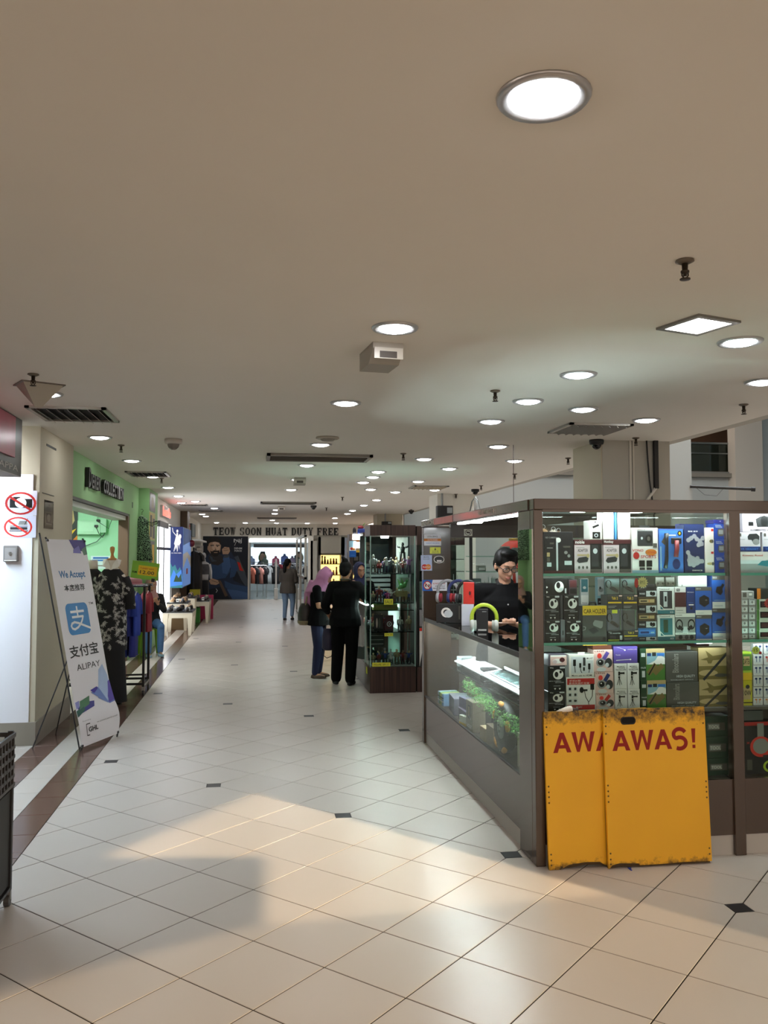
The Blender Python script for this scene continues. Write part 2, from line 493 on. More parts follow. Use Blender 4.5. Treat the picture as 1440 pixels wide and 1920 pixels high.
# ================================================================== atrium on the right
AT = M('a3abad', .7, nm='pale grey wall')
b = B(); b.box(EX+.12, 20, 24, 24.2, 0, 4.12, AT); b.box(15.1, 20, 24, 24.2, 4.12, 9, AT); b.box(4.0, 4.26, 24, 24.2, 4.12, 9, AT); struct('wall_right_far', b)
b = B(); b.box(6.2, 6.55, 12.0, 12.35, 0, 8, AT); struct('column_7', b)
b = B(); b.box(14.3, 15.2, 23.6, 24, 0, 9, M('b3b1ab')); struct('column_8', b)
b = B(); b.box(14.9, 19, 22.0, 22.1, 4.2, 9, M('a9c4d4')); struct('wall_right_panel', b)
b = B(); b.box(3, 20, 27.5, 27.7, 3.9, 9, M('4a3423', .6, var=.3, vs=1.5)); struct('wall_right_upper', b)
b = B(); b.box(3, 15.1, 23.8, 27.5, 4.0, 4.12, M('77756f')); struct('floor_upper', b)
b = B(); b.box(EX, 20, -2.2, 34, 9, 9.2, WHITE); struct('ceiling_atrium', b)
b = B(); b.box(18, 18.2, -2.2, 34, 0, 9, AT); struct('wall_right', b)
# balustrade of the upper floor
bal = thing('balustrade', 'glass and steel balustrade of the upper floor beyond the kiosk', 'railing', (9, 24, 4.12))
st = M('9aa1a3', .3, 1)
b = B(); b.tube([(-4.7, 0, .93), (6, 0, .93)], .035, st, 8); obj('handrail', b, bal)
b = B(); b.tube([(-4.7, 0, .62), (6, 0, .62)], .02, st, 8); obj('rail', b, bal)
for x in (-4.6, -2.6, -.6, 1.4, 3.4, 5.4):
    b = B(); b.box(x-.03, x+.03, -.03, .03, 0, .93, M('2c2f31', .4, 1)); obj('baluster', b, bal)
b = B(); b.box(-4.7, 6, .05, .06, .08, .9, glass('b9d4d2')); obj('glass_panel', b, bal)
b = B(); b.box(-4.7, 6, -.06, .02, 0, .06, M('6f716f')); obj('bottom_rail', b, bal)
# unseen entrance wall, added; its opening is shaped to cut the floor's sun patch
b = B(); Y = -2.0
def wp(x, z): return (x, Y, z)
b.add([wp(*q) for q in ((-9, 2.2), (3.64, 2.46), (5.0, 2.66), (5.75, 3.05), (4.95, 3.1), (8.24, 4.04), (18, 6), (18, 9), (-9, 9))], [tuple(range(9))], WHITE)
b.add([wp(*q) for q in ((6.76, 0), (18, 0), (18, 6), (8.24, 4.04), (6.76, 3.617))], [tuple(range(5))], WHITE)
struct('wall_sun_cut', b)
b = B(); b.add([wp(*q) for q in ((-9, 0), (6.76, 0), (6.76, 2.7), (5.05, 2.66), (3.64, 2.46), (-9, 2.2))], [tuple(range(6))], glass('cdcbc8', .5, 'sun dimming glass')); struct('sun_dimmer_pane', b)  # unseen tinted pane added to dim the sun on the nearer floor
# ================================================================== ceiling fittings
CHROME = M('b9b9bb', .35, .7); STEEL = M('8a8884', .35, .9)
LAMPW = M((.96, .98, 1.0), .5, emit=LAMP, nm='lamp diffuser')
LAMPB = M((.90, .96, 1.0), .5, emit=LAMP, nm='cool lamp diffuser')
spot = [(.705,1.981),(.693,4.167),(.675,6.309),(.676,8.742),(.659,10.805),(.65,12.9),(.642,14.926),(.6,19.0),(.56,21.722),(.568,23.697),(.6,28.2),
 (2.564,4.162),(2.54,6.3),(2.53,8.612),(2.547,10.95),(2.515,12.93),(2.53,15.186),(2.514,17.454),(2.493,19.372),(2.508,21.744),(2.557,23.457),(2.477,26.22),
 (2.021,5.084),(2.004,6.028),(1.993,6.995),(1.996,9.89),(1.68,11.506),(1.718,12.308),(1.695,13.237),(2.004,14.623),
 (3.307,5.114),(3.268,6.726),(3.118,9.907),(3.134,14.595),
 (-1.481,8.522),(-1.466,10.603),(-1.46,12.7),(-1.437,14.726),(-1.45,16.9),(-1.573,19.077),(-1.236,18.469),(-1.43,24.249),(-.955,21.16),(-1.399,25.575),(-1.3,30.6),(-.3,30.7),(.8,30.6),(1.9,30.7),(2.9,30.6),(-1.46,6.265)]  # the row just before the far facade is added to brighten its wall
def lamp_parts(t, mat):
    b = B(); b.lathe([(.088, .012), (.118, .0), (.118, -.004), (.112, -.012), (.086, -.010), (.084, .012)], (0,0,0), CHROME, 28, caps=False); obj('trim_ring', b, t, True)
    b = B(); b.lathe([(.0005, -.026), (.04, -.023), (.07, -.016), (.085, -.006)], (0,0,0), mat, 28, caps=False); obj('diffuser', b, t)
first = {}
COLN = {0: 'down the middle of the corridor', 1: 'over the kiosk side of the corridor', 2: 'along the left shop fronts'}
cnt = {}
for x, y in spot:
    k = 'row down the middle of the corridor' if .5 < x < .75 else 'line above the front kiosk rear half' if 2.4 < x < 2.6 else 'line just right of the corridor' if 1.6 < x < 2.1 else 'line nearest the atrium edge' if x > 3 else 'row along the left shop fronts'
    cnt[k] = cnt.get(k, -1)+1
    lab = 'round recessed downlight, %s in the %s' % (ordn[cnt[k]], k)
    cool = x > 1.9 and y < 9
    if cool not in first:
        t = thing('downlight', lab, 'ceiling light', (x, y, CZ), 0, 'recessed downlights in the ceiling'); lamp_parts(t, LAMPB if cool else LAMPW); first[cool] = t
    else: dup(first[cool], (x, y, CZ), label=lab)
# square floodlight, tilted frame
t = thing('square_downlight', 'square metal framed recessed floodlight near the front kiosk', 'ceiling light', (2.166, 3.88, CZ), .3)
b = B()
for a in range(4):
    R = Matrix.Rotation(a*PI/2, 4, 'Z'); b.T = R; b.box(-.11, .14, .11, .14, -.012, .01, STEEL)
obj('frame', b, t)
b = B(); b.box(-.11, .11, -.11, .11, -.004, 0, LAMPW); obj('diffuser', b, t)
# sprinklers
first = None
for i, (x, y) in enumerate([(1.643,3.032),(1.652,5.685),(3.667,5.923),(-1.383,5.596),(-1.37,9.116),(1.658,9.399),(3.678,7.791),(3.656,9.546),(3.633,11.549),(-1.362,12.99),(1.728,16.732),(3.752,15.572),(3.7,13.592),(1.737,20.586),(3.914,21.051)]):
    k = 'left' if x < 0 else 'middle' if x < 2 else 'right'
    cnt[k] = cnt.get(k, -1)+1
    lab = 'dark pendent fire sprinkler head, %s of the %s line' % (ordn[cnt[k]], {'left': 'left shop front', 'middle': 'corridor', 'right': 'atrium side'}[k])
    if first is None:
        t = first = thing('fire_sprinkler', lab, 'sprinkler', (x, y, CZ), 0, 'sprinkler heads in the ceiling')
        dk = M('3c342b', .5, .4)
        b = B(); b.lathe([(.034, 0), (.036, -.006), (.02, -.014), (.012, -.014)], (0,0,0), M('6e6458', .5, .5), 16); obj('escutcheon', b, t, True)
        b = B(); b.lathe([(.012, -.012), (.011, -.04), (.016, -.042), (.016, -.05), (.007, -.052), (.007, -.062)], (0,0,0), dk, 12)
        for s in (-1, 1): b.tube([(s*.012, 0, -.045), (s*.013, 0, -.06), (s*.004, 0, -.072)], .003, dk, 6)
        obj('body', b, t, True)
        b = B(); b.lathe([(.004, -.07), (.02, -.073), (.02, -.077), (.004, -.078)], (0,0,0), dk, 14); obj('deflector', b, t, True)
    else: dup(first, (x, y, CZ), label=lab)
# air diffusers
def diffuser(x, y, sx, sy, lab, rz=0):
    t = thing('air_diffuser', lab, 'air vent', (x, y, CZ), rz, 'square air diffusers')
    al = M('a8a49d', .4, .5)
    b = B()
    for sgn in (-1, 1):
        b.box(-sx/2, sx/2, sgn*sy/2-sgn*.035, sgn*sy/2, -.018, 0, al); b.box(sgn*sx/2-sgn*.035, sgn*sx/2, -sy/2, sy/2, -.018, 0, al)
    obj('frame', b, t)
    b = B(); b.box(-sx/2+.03, sx/2-.03, -sy/2+.03, sy/2-.03, -.003, -.001, M('1c1b1a', .9)); obj('duct_opening', b, t)
    for k in range(7):
        u = -sx/2+.07+k*(sx-.14)/6
        b = B(); b.T = Matrix.Translation((u, 0, -.014)) @ Matrix.Rotation(.75, 4, 'Y')
        b.box(-.028, .028, -sy/2+.04, sy/2-.04, -.0015, .0015, al); obj('slat', b, t)
diffuser(-1.44, 7.13, .6, .68, 'square slatted air diffuser in front of the cream column')
diffuser(-1.47, 12.3, .55, .7, 'square slatted air diffuser above the green shop front')
diffuser(2.98, 7.25, .58, .58, 'square slatted air diffuser above the front kiosk')
diffuser(2.9, 14.0, .58, .58, 'square slatted air diffuser beyond the black dome camera')
diffuser(-1.35, 19.8, .6, .5, 'air diffuser near the red lit shop sign')
diffuser(-1.1, 22.5, .6, .5, 'air diffuser before the brown left column')
def slot(x, y, w, d, lab):
    t = thing('slot_diffuser', lab, 'air vent', (x, y, CZ), 0, 'long slot air vents')
    al = M('77736b', .4, .5)
    b = B(); b.box(-w/2, w/2, -d/2, d/2, -.004, -.001, M('26231f', .9)); obj('duct_opening', b, t)
    b = B()
    for s in (-1, 1): b.box(-w/2, w/2, s*d/2-s*.05, s*d/2, -.03, 0, al); b.box(s*w/2-s*.04, s*w/2, -d/2, d/2, -.03, 0, al)
    obj('frame', b, t)
    for k in range(4):
        yy = -d/2+.1+k*(d-.2)/3
        b = B(); b.box(-w/2+.04, w/2-.04, yy-.012, yy+.012, -.025, -.004, M('55504a', .5, .4)); obj('slat', b, t)
slot(.74, 9.88, 1.2, .6, 'long dark slot vent, nearest across the corridor ceiling')
slot(.74, 18.7, 1.2, .55, 'long dark slot vent, second along the corridor ceiling')
slot(.7, 26.5, 1.2, .55, 'long dark slot vent close to the far shop sign')
# dome cameras, detectors
def dome(x, y, lab, black=True, r=.07, n='dome_camera', cat='security camera'):
    t = thing(n, lab, cat, (x, y, CZ))
    b = B(); b.lathe([(r, 0), (r*1.03, -.02), (r*.95, -.045), (r*.7, -.05)], (0,0,0), M('1a1a1b' if black else 'b5aea4', .5), 22); obj('housing', b, t, True)
    b = B(); b.ell((0,0,-.045), (r*.7, r*.7, r*.75), M('0b0b0d' if black else '6d655c', .08), 16, 10); obj('dome', b, t, True)
    return t
dome(3.357, 7.992, 'black dome security camera in front of the right column')
dome(3.809, 14.383, 'black dome security camera beyond the right column')
dome(1.367, 19.728, 'black dome security camera at the far end of the corridor')
dome(4.0, 21.5, 'black dome security camera farthest to the right', )
dome(-.791, 8.579, 'beige dome security camera above the left half of the corridor', False, .085)
t = thing('smoke_detector', 'round beige smoke detector in front of the long slot vent', 'smoke detector', (.702, 8.213, CZ))
b = B(); b.lathe([(.11, 0), (.115, -.012), (.1, -.02)], (0,0,0), M('a69f92', .6), 22); obj('base', b, t, True)
b = B(); b.lathe([(.07, -.02), (.06, -.035), (.02, -.04)], (0,0,0), M('8d877c', .6), 22); obj('sensor', b, t, True)
# emergency lights: wedge with a lens
def emergency(x, y, rz, lab):
    t = thing('emergency_light', lab, 'emergency light', (x, y, CZ), rz, 'emergency lights under the ceiling')
    b = B(); b.prism([(-.15, 0), (.15, 0), (.15, -.035), (.06, -.1), (-.15, -.1)], lambda p, q, w: Vector((w-.085, -p, q)), .17, M('a29c92', .45)); obj('housing', b, t)
    b = B(); b.box(-.08, .08, -.16, -.151, -.03, -.09, M('c9c4ba', .3)); obj('lens', b, t)
    b = B(); b.box(-.05, .045, -.163, -.16, -.05, -.085, M('4b443e')); obj('rating_plate', b, t)
    return t
emergency(.69, 4.62, .12, 'grey wedge shaped emergency light hanging in the nearer ceiling')
emergency(.67, 12.7, 0, 'grey wedge shaped emergency light beyond the first slot vent')
emergency(.64, 20.2, 0, 'grey wedge shaped emergency light beyond the second slot vent')
t = thing('ceiling_speaker', 'beige corner wedge loudspeaker hanging near the pink fascia', 'loudspeaker', (-1.43, 5.95, CZ), .5)
b = B(); vs = [(-.13,-.1,0),(.13,-.1,0),(.13,.1,0),(-.13,.1,0),(-.12,-.09,-.02),(.12,-.09,-.02),(.02,.02,-.15),(-.02,.02,-.15)]
b.add(vs, [(0,1,2,3),(0,4,5,1),(4,7,6,5),(1,5,6,2),(0,3,7,4),(2,6,7,3)], M('aaa294', .6)); obj('housing', b, t)
b = B(); b.box(-.14, .14, -.11, .11, -.008, 0, M('6b6358')); obj('mounting_plate', b, t)
# rod on the white post across the atrium
t = thing('banner_rod', 'black rod sticking out from the white post above the kiosk', 'rod', (6.55, 12.0, 2.66))
b = B(); b.tube([(-.03, 0, .03), (.75, -.4, -.03)], .022, M('111213'), 10); obj('pole', b, t)
b = B(); b.cyl((.73, -.39, -.029), (.78, -.415, -.033), .035, M('111213'), 12); obj('end_cap', b, t)
b = B(); b.tube([(.05, -.02, .02), (.15, -.1, -.1), (.3, -.18, -.12), (.4, -.2, -.01)], .004, M('55585a'), 5); obj('cord', b, t)
# lights inside the shops
def tube_light(n, lab, x, y, z, ln, along, em, w=.1, col=(1, 1, 1)):
    t = thing(n, lab, 'ceiling light', (x, y, z), 0 if along == 'x' else PI/2)
    b = B(); b.box(-ln/2, ln/2, -w/2, w/2, -.02, 0, M(col, .5, emit=em)); obj('tube', b, t)
    b = B(); b.box(-ln/2-.02, ln/2+.02, -w/2-.01, w/2+.01, 0, .03, M('d8d8d8')); obj('housing', b, t)
    return t
tube_light('fluorescent_light', 'bright strip light inside the left shop with the pink fascia', -2.75, 6.4, 2.75, 2.2, 'y', SHOP*7, .35, (.9, .95, 1))
tube_light('fluorescent_light', 'strip light on the ceiling of the mint green shop', -3.0, 12.2, 2.75, 3.4, 'y', SHOP*1.6, .3, (.95, 1, .97))
tube_light('fluorescent_light', 'first bright strip light inside the far clothing shop', .8, 32.6, 2.24, 2.0, 'x', SHOP*.9, .35, (.9, .97, 1))
tube_light('fluorescent_light', 'second strip light deeper inside the far clothing shop', 1.0, 36.5, 2.56, 2.6, 'x', SHOP*.9, .3, (.9, .97, 1))
tube_light('fluorescent_light', 'long added light panel high over the atrium', 9, 12, 8.95, 8, 'y', SHOP*1.0, 1.6, (.86, .95, 1))  # unseen panel added to brighten the atrium walls
tube_light('fluorescent_light', 'strip light inside the white display front on the left', -2.35, 18.5, 2.33, 3.4, 'y', SHOP, .3, (.9, .96, 1))
# ================================================================== front kiosk
KB = M('43342a', .25, var=.05, vs=2, coat=.35, nm='brown laminate')
KD = M('3a2c24', .3, nm='dark brown laminate')
KICK = M('b3b0ab', .35, .1)
GL = glass('eef6f3', .22); GLX = glass('eef5f2', .32, 'side glass'); GLS = glass('d2ebe2', 1.0, nm='shelf glass'); EDGE = M('5fb5a2', .2, nm='glass edge')
LED = M((.93, .97, 1.0), .5, emit=LEDS, nm='led strip')
LEDL = M((.93, .97, 1.0), .5, emit=LEDS*.45, nm='added shelf light')
kx0, kx1, kx2, kx3 = 1.5, 2.645, 2.71, 4.0
ky0, ky1 = 4.44, 7.55
kz = (1.905, 1.965)
k = thing('display_kiosk', 'brown laminate and glass corner kiosk full of boxed electronics', 'kiosk', (kx0, ky0, 0))
def kb(x0, x1, y0, y1, z0, z1, m, ch=0, b=None):
    b = b or B(); b.box(x0-kx0, x1-kx0, y0-ky0, y1-ky0, z0, z1, m, ch); return b
obj('corner_post', kb(kx0, 1.553, ky0, 4.5, 0, 1.905, KB, .003), k)
p = obj('side_post', kb(kx0, 1.53, 4.5, 4.72, 0, 1.905, KB, .003), k)
obj('mirror_strip', kb(kx0-.003, kx0, 4.462, 4.712, 1.135, 1.80, M('f2f4f2', .02, 1)), p)
obj('front_post', kb(kx1, kx2, ky0-.003, 4.5, 0, 1.905, KB, .003), k)
obj('end_post', kb(kx0, 1.75, 7.47, ky1, 0, 1.905, KB, .003), k)
obj('top_rail', kb(kx0, kx3, ky0-.006, 4.52, *kz, KB, .004), k)
obj('rail_lip', kb(1.55, kx3, ky0-.004, 4.45, 1.893, 1.91, KB), k)
obj('top_rail', kb(kx0-.006, 1.56, 4.52, ky1, *kz, KB, .004), k)
obj('header_board', kb(1.75, kx3, 7.47, 7.53, 1.815, 1.93, KD), k)
obj('front_panel', kb(1.553, kx1, 4.452, 4.47, .11, .414, KB), k)
obj('front_panel', kb(kx2, kx3, 4.452, 4.47, .11, .414, KB), k)
obj('kick_plate', kb(1.553, kx1, 4.462, 4.475, 0, .11, KICK), k)
obj('kick_plate', kb(kx2, kx3, 4.462, 4.475, 0, .11, KICK), k)
obj('side_panel', kb(1.512, 1.53, 4.72, 7.47, .1, .41, KB), k)
obj('kick_plate', kb(1.52, 1.53, 4.72, 7.47, 0, .1, KICK), k)
obj('front_glass', kb(1.553, kx1, 4.455, 4.461, .414, 1.905, GL), k)
obj('front_glass', kb(kx2, kx3, 4.455, 4.461, .414, 1.905, GL), k)
obj('side_glass', kb(1.514, 1.52, 4.72, 7.47, .41, 1.095, GLX), k)
SH = (.8, 1.179, 1.557)
for x0, x1 in ((1.56, kx1-.003), (kx2+.003, kx3)):
    for z in SH[1:]:
        s_ = obj('shelf', kb(x0, x1, 4.49, 4.86, z-.008, z, GLS), k)
        obj('shelf_edge', kb(x0, x1, 4.484, 4.49, z-.0145, z, EDGE), s_); obj('lamp_strip', kb(x0+.02, x1-.02, 4.494, 4.512, z-.0125, z-.009, LEDL), s_)  # hidden strips under the shelves, added to brighten the goods
    obj('shelf', kb(x0, x1, 4.49, 4.86, SH[0]-.016, SH[0], M('55504a', .5)), k)
    obj('bottom_board', kb(x0, x1, 4.475, 4.86, .39, .414, KD), k)
    obj('lamp_strip', kb(x0+.02, x1-.02, 4.466, 4.498, 1.8995, 1.904, LED), k)
obj('back_glass', kb(1.56, kx3, 4.862, 4.868, 1.1, 1.905, glass('f2f7f5', .5)), k)
obj('back_panel', kb(1.56, kx3, 4.862, 4.87, .0, .79, M('3b3530')), k)
# counter case along the corridor
obj('counter_glass', kb(1.512, 1.83, 4.72, 7.47, 1.095, 1.103, glass('d5e6e2', 1.6)), k)
b = B(); kb(1.508, 1.545, 4.72, 7.47, 1.088, 1.095, M('35312e', .3, .6), 0, b); kb(1.508, 1.524, 4.72, 7.47, .405, .415, M('2a2725', .4), 0, b); kb(1.507, 1.513, 4.72, 7.47, 1.07, 1.1, M('2a2725', .4), 0, b); obj('glass_trim', b, k)
obj('case_floor', kb(1.52, 1.83, 4.72, 7.47, .39, .405, KD), k)
obj('case_back', kb(1.82, 1.835, 4.72, 7.47, .0, 1.09, M('4d463f', .5)), k)
obj('case_shelf', kb(1.6, 1.82, 4.74, 6.9, .735, .743, GLS), k)
obj('lamp_strip', kb(1.526, 1.543, 4.8, 7.4, 1.08, 1.087, M((.9, .96, 1.0), .5, emit=LEDS*5, nm='case led')), k)
# round lamps under the top board, roof panes of the kiosk
b = B(); kb(1.56, 2.6, 4.52, 7.47, 1.925, 1.93, glass('dfe9e6', 1.2), 0, b); obj('roof_glass', b, k)
b = B(); kb(1.6, 1.64, 5.0, 6.6, 1.90, 1.912, LED, 0, b); obj('lamp_strip', b, k); b = B(); kb(1.59, 1.65, 4.98, 6.62, 1.912, 1.925, M('c9c9c9'), 0, b); obj('lamp_housing', b, k)
for x, y in ((1.75, 6.6), (1.85, 5.6), (1.90, 4.80), (2.26, 4.80)):
    b = B(); b.lathe([(.001, 0), (.05, 0), (.06, .01), (.001, .01)], (x-kx0, y-ky0, 1.912), LED, 16); obj('spot_lamp', b, k)
# back row of glass cabinets closing the kiosk
obj('mullion', kb(1.93, 1.955, 7.49, 7.51, .9, 1.815, M('151515')), k)
obj('back_cabinet', kb(1.75, kx3, 7.47, 7.53, 0, .9, KB), k)
obj('back_glass', kb(1.75, kx3, 7.5, 7.504, .9, 1.815, glass('f0f6f4', .7)), k)
for z in (1.2, 1.36, 1.5, 1.64):
    obj('back_shelf', kb(1.97, kx3, 7.52, 7.8, z, z+.008, GLS), k)
# prints on rails
fr = lambda x, y, z: Vector((x-kx0, ky0, y))
def side(y, z0):   # frame on the corridor side, x towards the viewer's right
    return lambda x, yy, z: Vector((-.008-z, y-x-ky0, z0+yy))
b = B(); put_text(b, 'NO.1 MARKET (F)', side(5.35, 1.935), 0, 0, .035, M('b9b2a2'), .42, .02)
obj('lettering', b, k)
b = B(); b.quad(*[side(6.65, 1.935)(x, y, 0) for x, y in ((-.34,-.026),(.34,-.026),(.34,.026),(-.34,.026))], M('b5382a', .35, var=.3, vs=20))
put_text(b, 'FASHION', side(6.95+.0, 1.935), -.3, 0, .038, M('cfc8bd'), .5, .02)
obj('red_sticker', b, k)
# stickers on the end post (plane facing the camera)
def post_sticker(name, label, u0, v0, u1, v1, col, prims):
    p0 = at(u0, v1, 'Y', 7.468); p1 = at(u1, v0, 'Y', 7.468)
    w, h = p1.x-p0.x, p1.z-p0.z
    t = B(); t.box(0, w, -.0015, 0, 0, h, M(col, .35))
    draw(t, prims, lambda x, y, z: Vector((x, -.002-z, y)), w, h)
    o = obj(name, t); o.location = p0
    return tag(o, label, 'sticker')
post_sticker('notice_sticker', 'white and orange notice sticker, topmost on the brown kiosk end post', 795, 1002, 827, 1023, 'd9dde6',
 'r 0 .4 1 .62 o;t .5 .8 .14 .6 d LOCAL SERVICE;t .5 .51 .13 .6 w AUTHORISED;t .5 .22 .1 .8 b WARRANTY AND SERVICE')
post_sticker('warning_sticker', 'small yellow warning sticker with a black triangle on the end post', 806, 1026, 826, 1038, 'd9df3a',
 'p k .42 .55 .58 .55 .5 .95;t .5 .36 .2 .6 k CCTV IN;t .5 .14 .15 .7 k OPERATION')
post_sticker('card_sticker', 'pale blue card payment sticker with red and yellow discs', 789, 1041, 810, 1070, 'aebbdd',
 't .5 .88 .07 .5 d MALAYSIA;t .5 .75 .05 .6 d WE ACCEPT;e .33 .24 .25 .18 r;e .66 .24 .25 .18 o;t .5 .24 .09 .7 w MasterCard')
post_sticker('oval_sticker', 'small oval white rimmed sticker beside the card sticker', 813, 1042, 833, 1056, '6b6f76',
 'r 0 0 1 1 h;e .5 .5 .5 .5 w;e .5 .5 .44 .42 d;r .3 .2 .75 .42 w')
post_sticker('no_photo_sticker', 'white and blue no photography sticker low on the end post', 792, 1087, 838, 1108, 'e9ebf4',
 'p b 0 0 .42 0 .36 .5 .42 1 0 1;e .2 .5 .16 .4 w;o .2 .5 .16 .4 .2 r;r .11 .38 .29 .6 k;e .2 .5 .05 .12 w;l r .07 .1 .74 .3 .26;t .68 .66 .14 .5 r NO PHOTOGRAPHING;t .72 .42 .12 .4 k STRICTLY;t .68 .22 .12 .5 k PROHIBITED')
t = B(); p0 = at(870, 1005, 'Y', 7.466); t.box(0, .077, -.0015, 0, 0, .062, M('d9d6c8', .4)); draw(t, 'o .5 .5 .4 .42 .18 h;r .3 .4 .7 .62 k;l h .08 .25 .75 .75 .25', lambda x, y, z: Vector((x, -.002-z, y)), .077, .062)
o = obj('no_camera_card', t); o.location = p0; tag(o, 'square white no camera card on the dark header board', 'sticker')
# ------------------------------------------------------------------ boxed goods in the front window
FYB = 4.535
tops = {}
def snap(x0, x1, z, placed):
    best = None
    for s_ in SH + (.414,):
        if abs(z-s_) < .035 and (best is None or abs(z-s_) < abs(z-best)): best = s_
    for (a0, a1, tz) in placed:
        if min(a1, x1)-max(a0, x0) > .01 and abs(z-tz) < .022: best = tz if best is None or abs(z-tz) < abs(z-best) else best
    return z if best is None else best
placed = []
def goods(name, label, cat, u0, v0, u1, v1, col, prims='', dep=.09, group=None, y=FYB, rough=.4, mat=None, sidecol=None):
    um = (u0+u1)/2; vm = (v0+v1)/2
    x0 = at(u0, vm, 'Y', y).x+.0008; x1 = at(u1, vm, 'Y', y).x-.0008; z0 = at(um, v1, 'Y', y).z; z1 = at(um, v0, 'Y', y).z
    z0 = snap(x0, x1, z0, placed)
    placed.append((x0, x1, z1))
    w, h = x1-x0, z1-z0-.0006
    m = mat or M(PAL.get(col, col), rough, spec=.3)
    t = thing(name, label, cat, ((x0+x1)/2, y, z0), 0, group)
    b = B(); b.box(-w/2, w/2, 0, dep, 0, h, m, .0016); obj('carton', b, t)
    if prims:
        b = B(); draw(b, prims, lambda X, Y, Z: Vector((X-w/2, -.0004-Z, Y)), w, h); obj('print', b, t)
    t['w'] = w; t['h'] = h
    return t
def c1(x0, y0, x1, y1): return 1000+x0*.30556, 920+y0*.30556, 1000+x1*.30556, 920+y1*.30556
def c2(x0, y0, x1, y1): return 1000+x0*.30556, 1300+y0*.30556, 1000+x1*.30556, 1300+y1*.30556
def g1(name, label, cat, c, col, prims='', **kw): return goods(name, label, cat, *c1(*c), col, prims, **kw)
CAMB = 'e .58 .66 .3 .2 w;e .48 .66 .11 .11 k;e .72 .76 .07 .06 k;l d .02 .1 .62 .34 .8;t .2 .93 .05 .2 w Vu;r .68 .9 .97 .97 s;t .4 .4 .03 .7 s MINI CAMERA;t .66 .34 .03 .5 s RECORDER;r .3 .2 .7 .212 s;p w .33 .12 .45 .12 .39 .05;p w .6 .12 .72 .12 .66 .05'
BOXC = 'camera boxes'
# bottom shelf first (stacks grow upwards)
b_ = [('action_camera_box', 'black mini camera box, bottom of the stack left of the red and white box', (90,1230,195,1375), CAMB),
      ('action_camera_box', 'black mini camera box under the pale picture box on the bottom shelf', (90,1075,198,1226), CAMB)]
for n_, l_, c_, p_ in b_: g1(n_, l_, 'box', c_, 'k', p_)
g1('lens_kit_box', 'flat box with a pale portrait picture atop two black camera boxes', 'box', (92,1002,205,1074), '57505c', 'r .1 .04 1 .9 P;r .12 .78 .95 .9 w;e .5 .4 .28 .2 w;e .75 .5 .15 .2 m;e .35 .35 .12 .16 i', dep=.07)
g1('microphone_kit_box', 'white and red microphone stand box with Chinese lettering', 'box', (202,1145,383,1370), 'e4e1de',
 'r .03 .78 .97 .97 r;t .3 .9 .06 .4 P 手机K歌;t .44 .82 .07 .7 P 麦克风直播支架;r .03 .03 .97 .17 r;t .3 .1 .05 .5 P 主播直播;e .52 .62 .07 .09 k;r .57 .58 .72 .64 k;r .82 .62 .95 .8 k;l k .02 .62 .58 .66 .4 .75 .26 .76 .18;l k .02 .9 .62 .88 .42 .77 .26;r .05 .6 .2 .72 s;r .24 .6 .37 .72 s;r .05 .42 .2 .54 s;r .24 .42 .37 .54 s;r .05 .24 .2 .36 s;r .24 .24 .37 .36 s;e .12 .66 .04 .04 k;e .3 .66 .04 .04 k;e .12 .48 .04 .04 k;e .3 .48 .04 .04 k;e .12 .3 .05 .03 k;e .3 .3 .05 .03 k')
t = g1('cable_kit_box', 'white window box of black cables standing on the red and white box', 'box', (218,1004,375,1142), 'dcd8cf',
 'r .08 .16 .95 .9 c;r .08 .16 .95 .9 s;p w .62 .9 .7 .74 .97 .74 .97 .9;t .82 .82 .08 .25 k MHL KIT;r .16 .5 .27 .78 k;r .4 .42 .48 .62 k;r .55 .5 .65 .86 d;r .75 .34 .84 .6 k;r .55 .28 .62 .44 k;l k .03 .22 .5 .24 .22;l k .03 .44 .42 .46 .28 .5 .2;l k .03 .8 .34 .78 .2;t .5 .08 .07 .8 k Micro usb to HDMI')
b = B(); b.box(-.02, .02, .002, .006, t['h'], t['h']+.012, M('dcd8cf')); obj('hang_tab', b, t)
LENS = 'r 0 0 1 .98 P;t .3 .93 .06 .5 m LENS;e .3 .72 .12 .12 R;l %s .2 .55 .6 .72 .84;e .36 .42 .24 .2 g;e .36 .42 .15 .13 k;e .33 .46 .04 .03 w;e .78 .4 .2 .22 d;e .7 .3 .1 .1 s;e .4 .1 .25 .1 s'
g1('lens_box', 'pink clip lens box with red clip, lowest of its stack of three', 'box', (385,1243,497,1370), 'P', LENS % 'r', group='pink clip lens boxes')
g1('lens_box', 'pink clip lens box with purple clip, middle of its stack of three', 'box', (378,1110,492,1241), 'P', LENS % 'n', group='pink clip lens boxes')
g1('lens_box', 'pink clip lens box with purple clip, topmost of its stack of three', 'box', (370,975,487,1107), 'P', LENS % 'p', group='pink clip lens boxes')
g1('flat_carton', 'flat brown carton lying on the pink clip lens boxes', 'box', (365,948,482,973), '5e3426')
TEL = 'l %s .012 .5 .62 .5 .40;t .5 .88 .045 .6 k MOBILE;t .6 .82 .045 .5 k PHONE;t .5 .75 .06 .85 d TELESCOPE;r .3 .52 .45 .68 k;r .44 .58 .75 .65 k;e .76 .615 .05 .05 k;r .3 .42 .44 .5 k;l k .04 .38 .44 .2 .16;l k .04 .38 .44 .4 .14;l k .04 .38 .44 .56 .17;r .1 .06 .5 .08 s'
for n_, l_, c_, q_ in (('left of the lower pair', 1, (500,1215,578,1368), 'e'), ('right of the lower pair', 1, (580,1215,655,1368), 'e'), ('left of the upper pair', 0, (497,1060,575,1213), 'k'), ('right of the upper pair', 0, (577,1058,650,1213), 'k')):
    g1('telescope_box', 'white phone telescope box with tripod picture, ' + n_, 'box', c_, 'dbd8d6', TEL % q_, group='white telescope boxes')
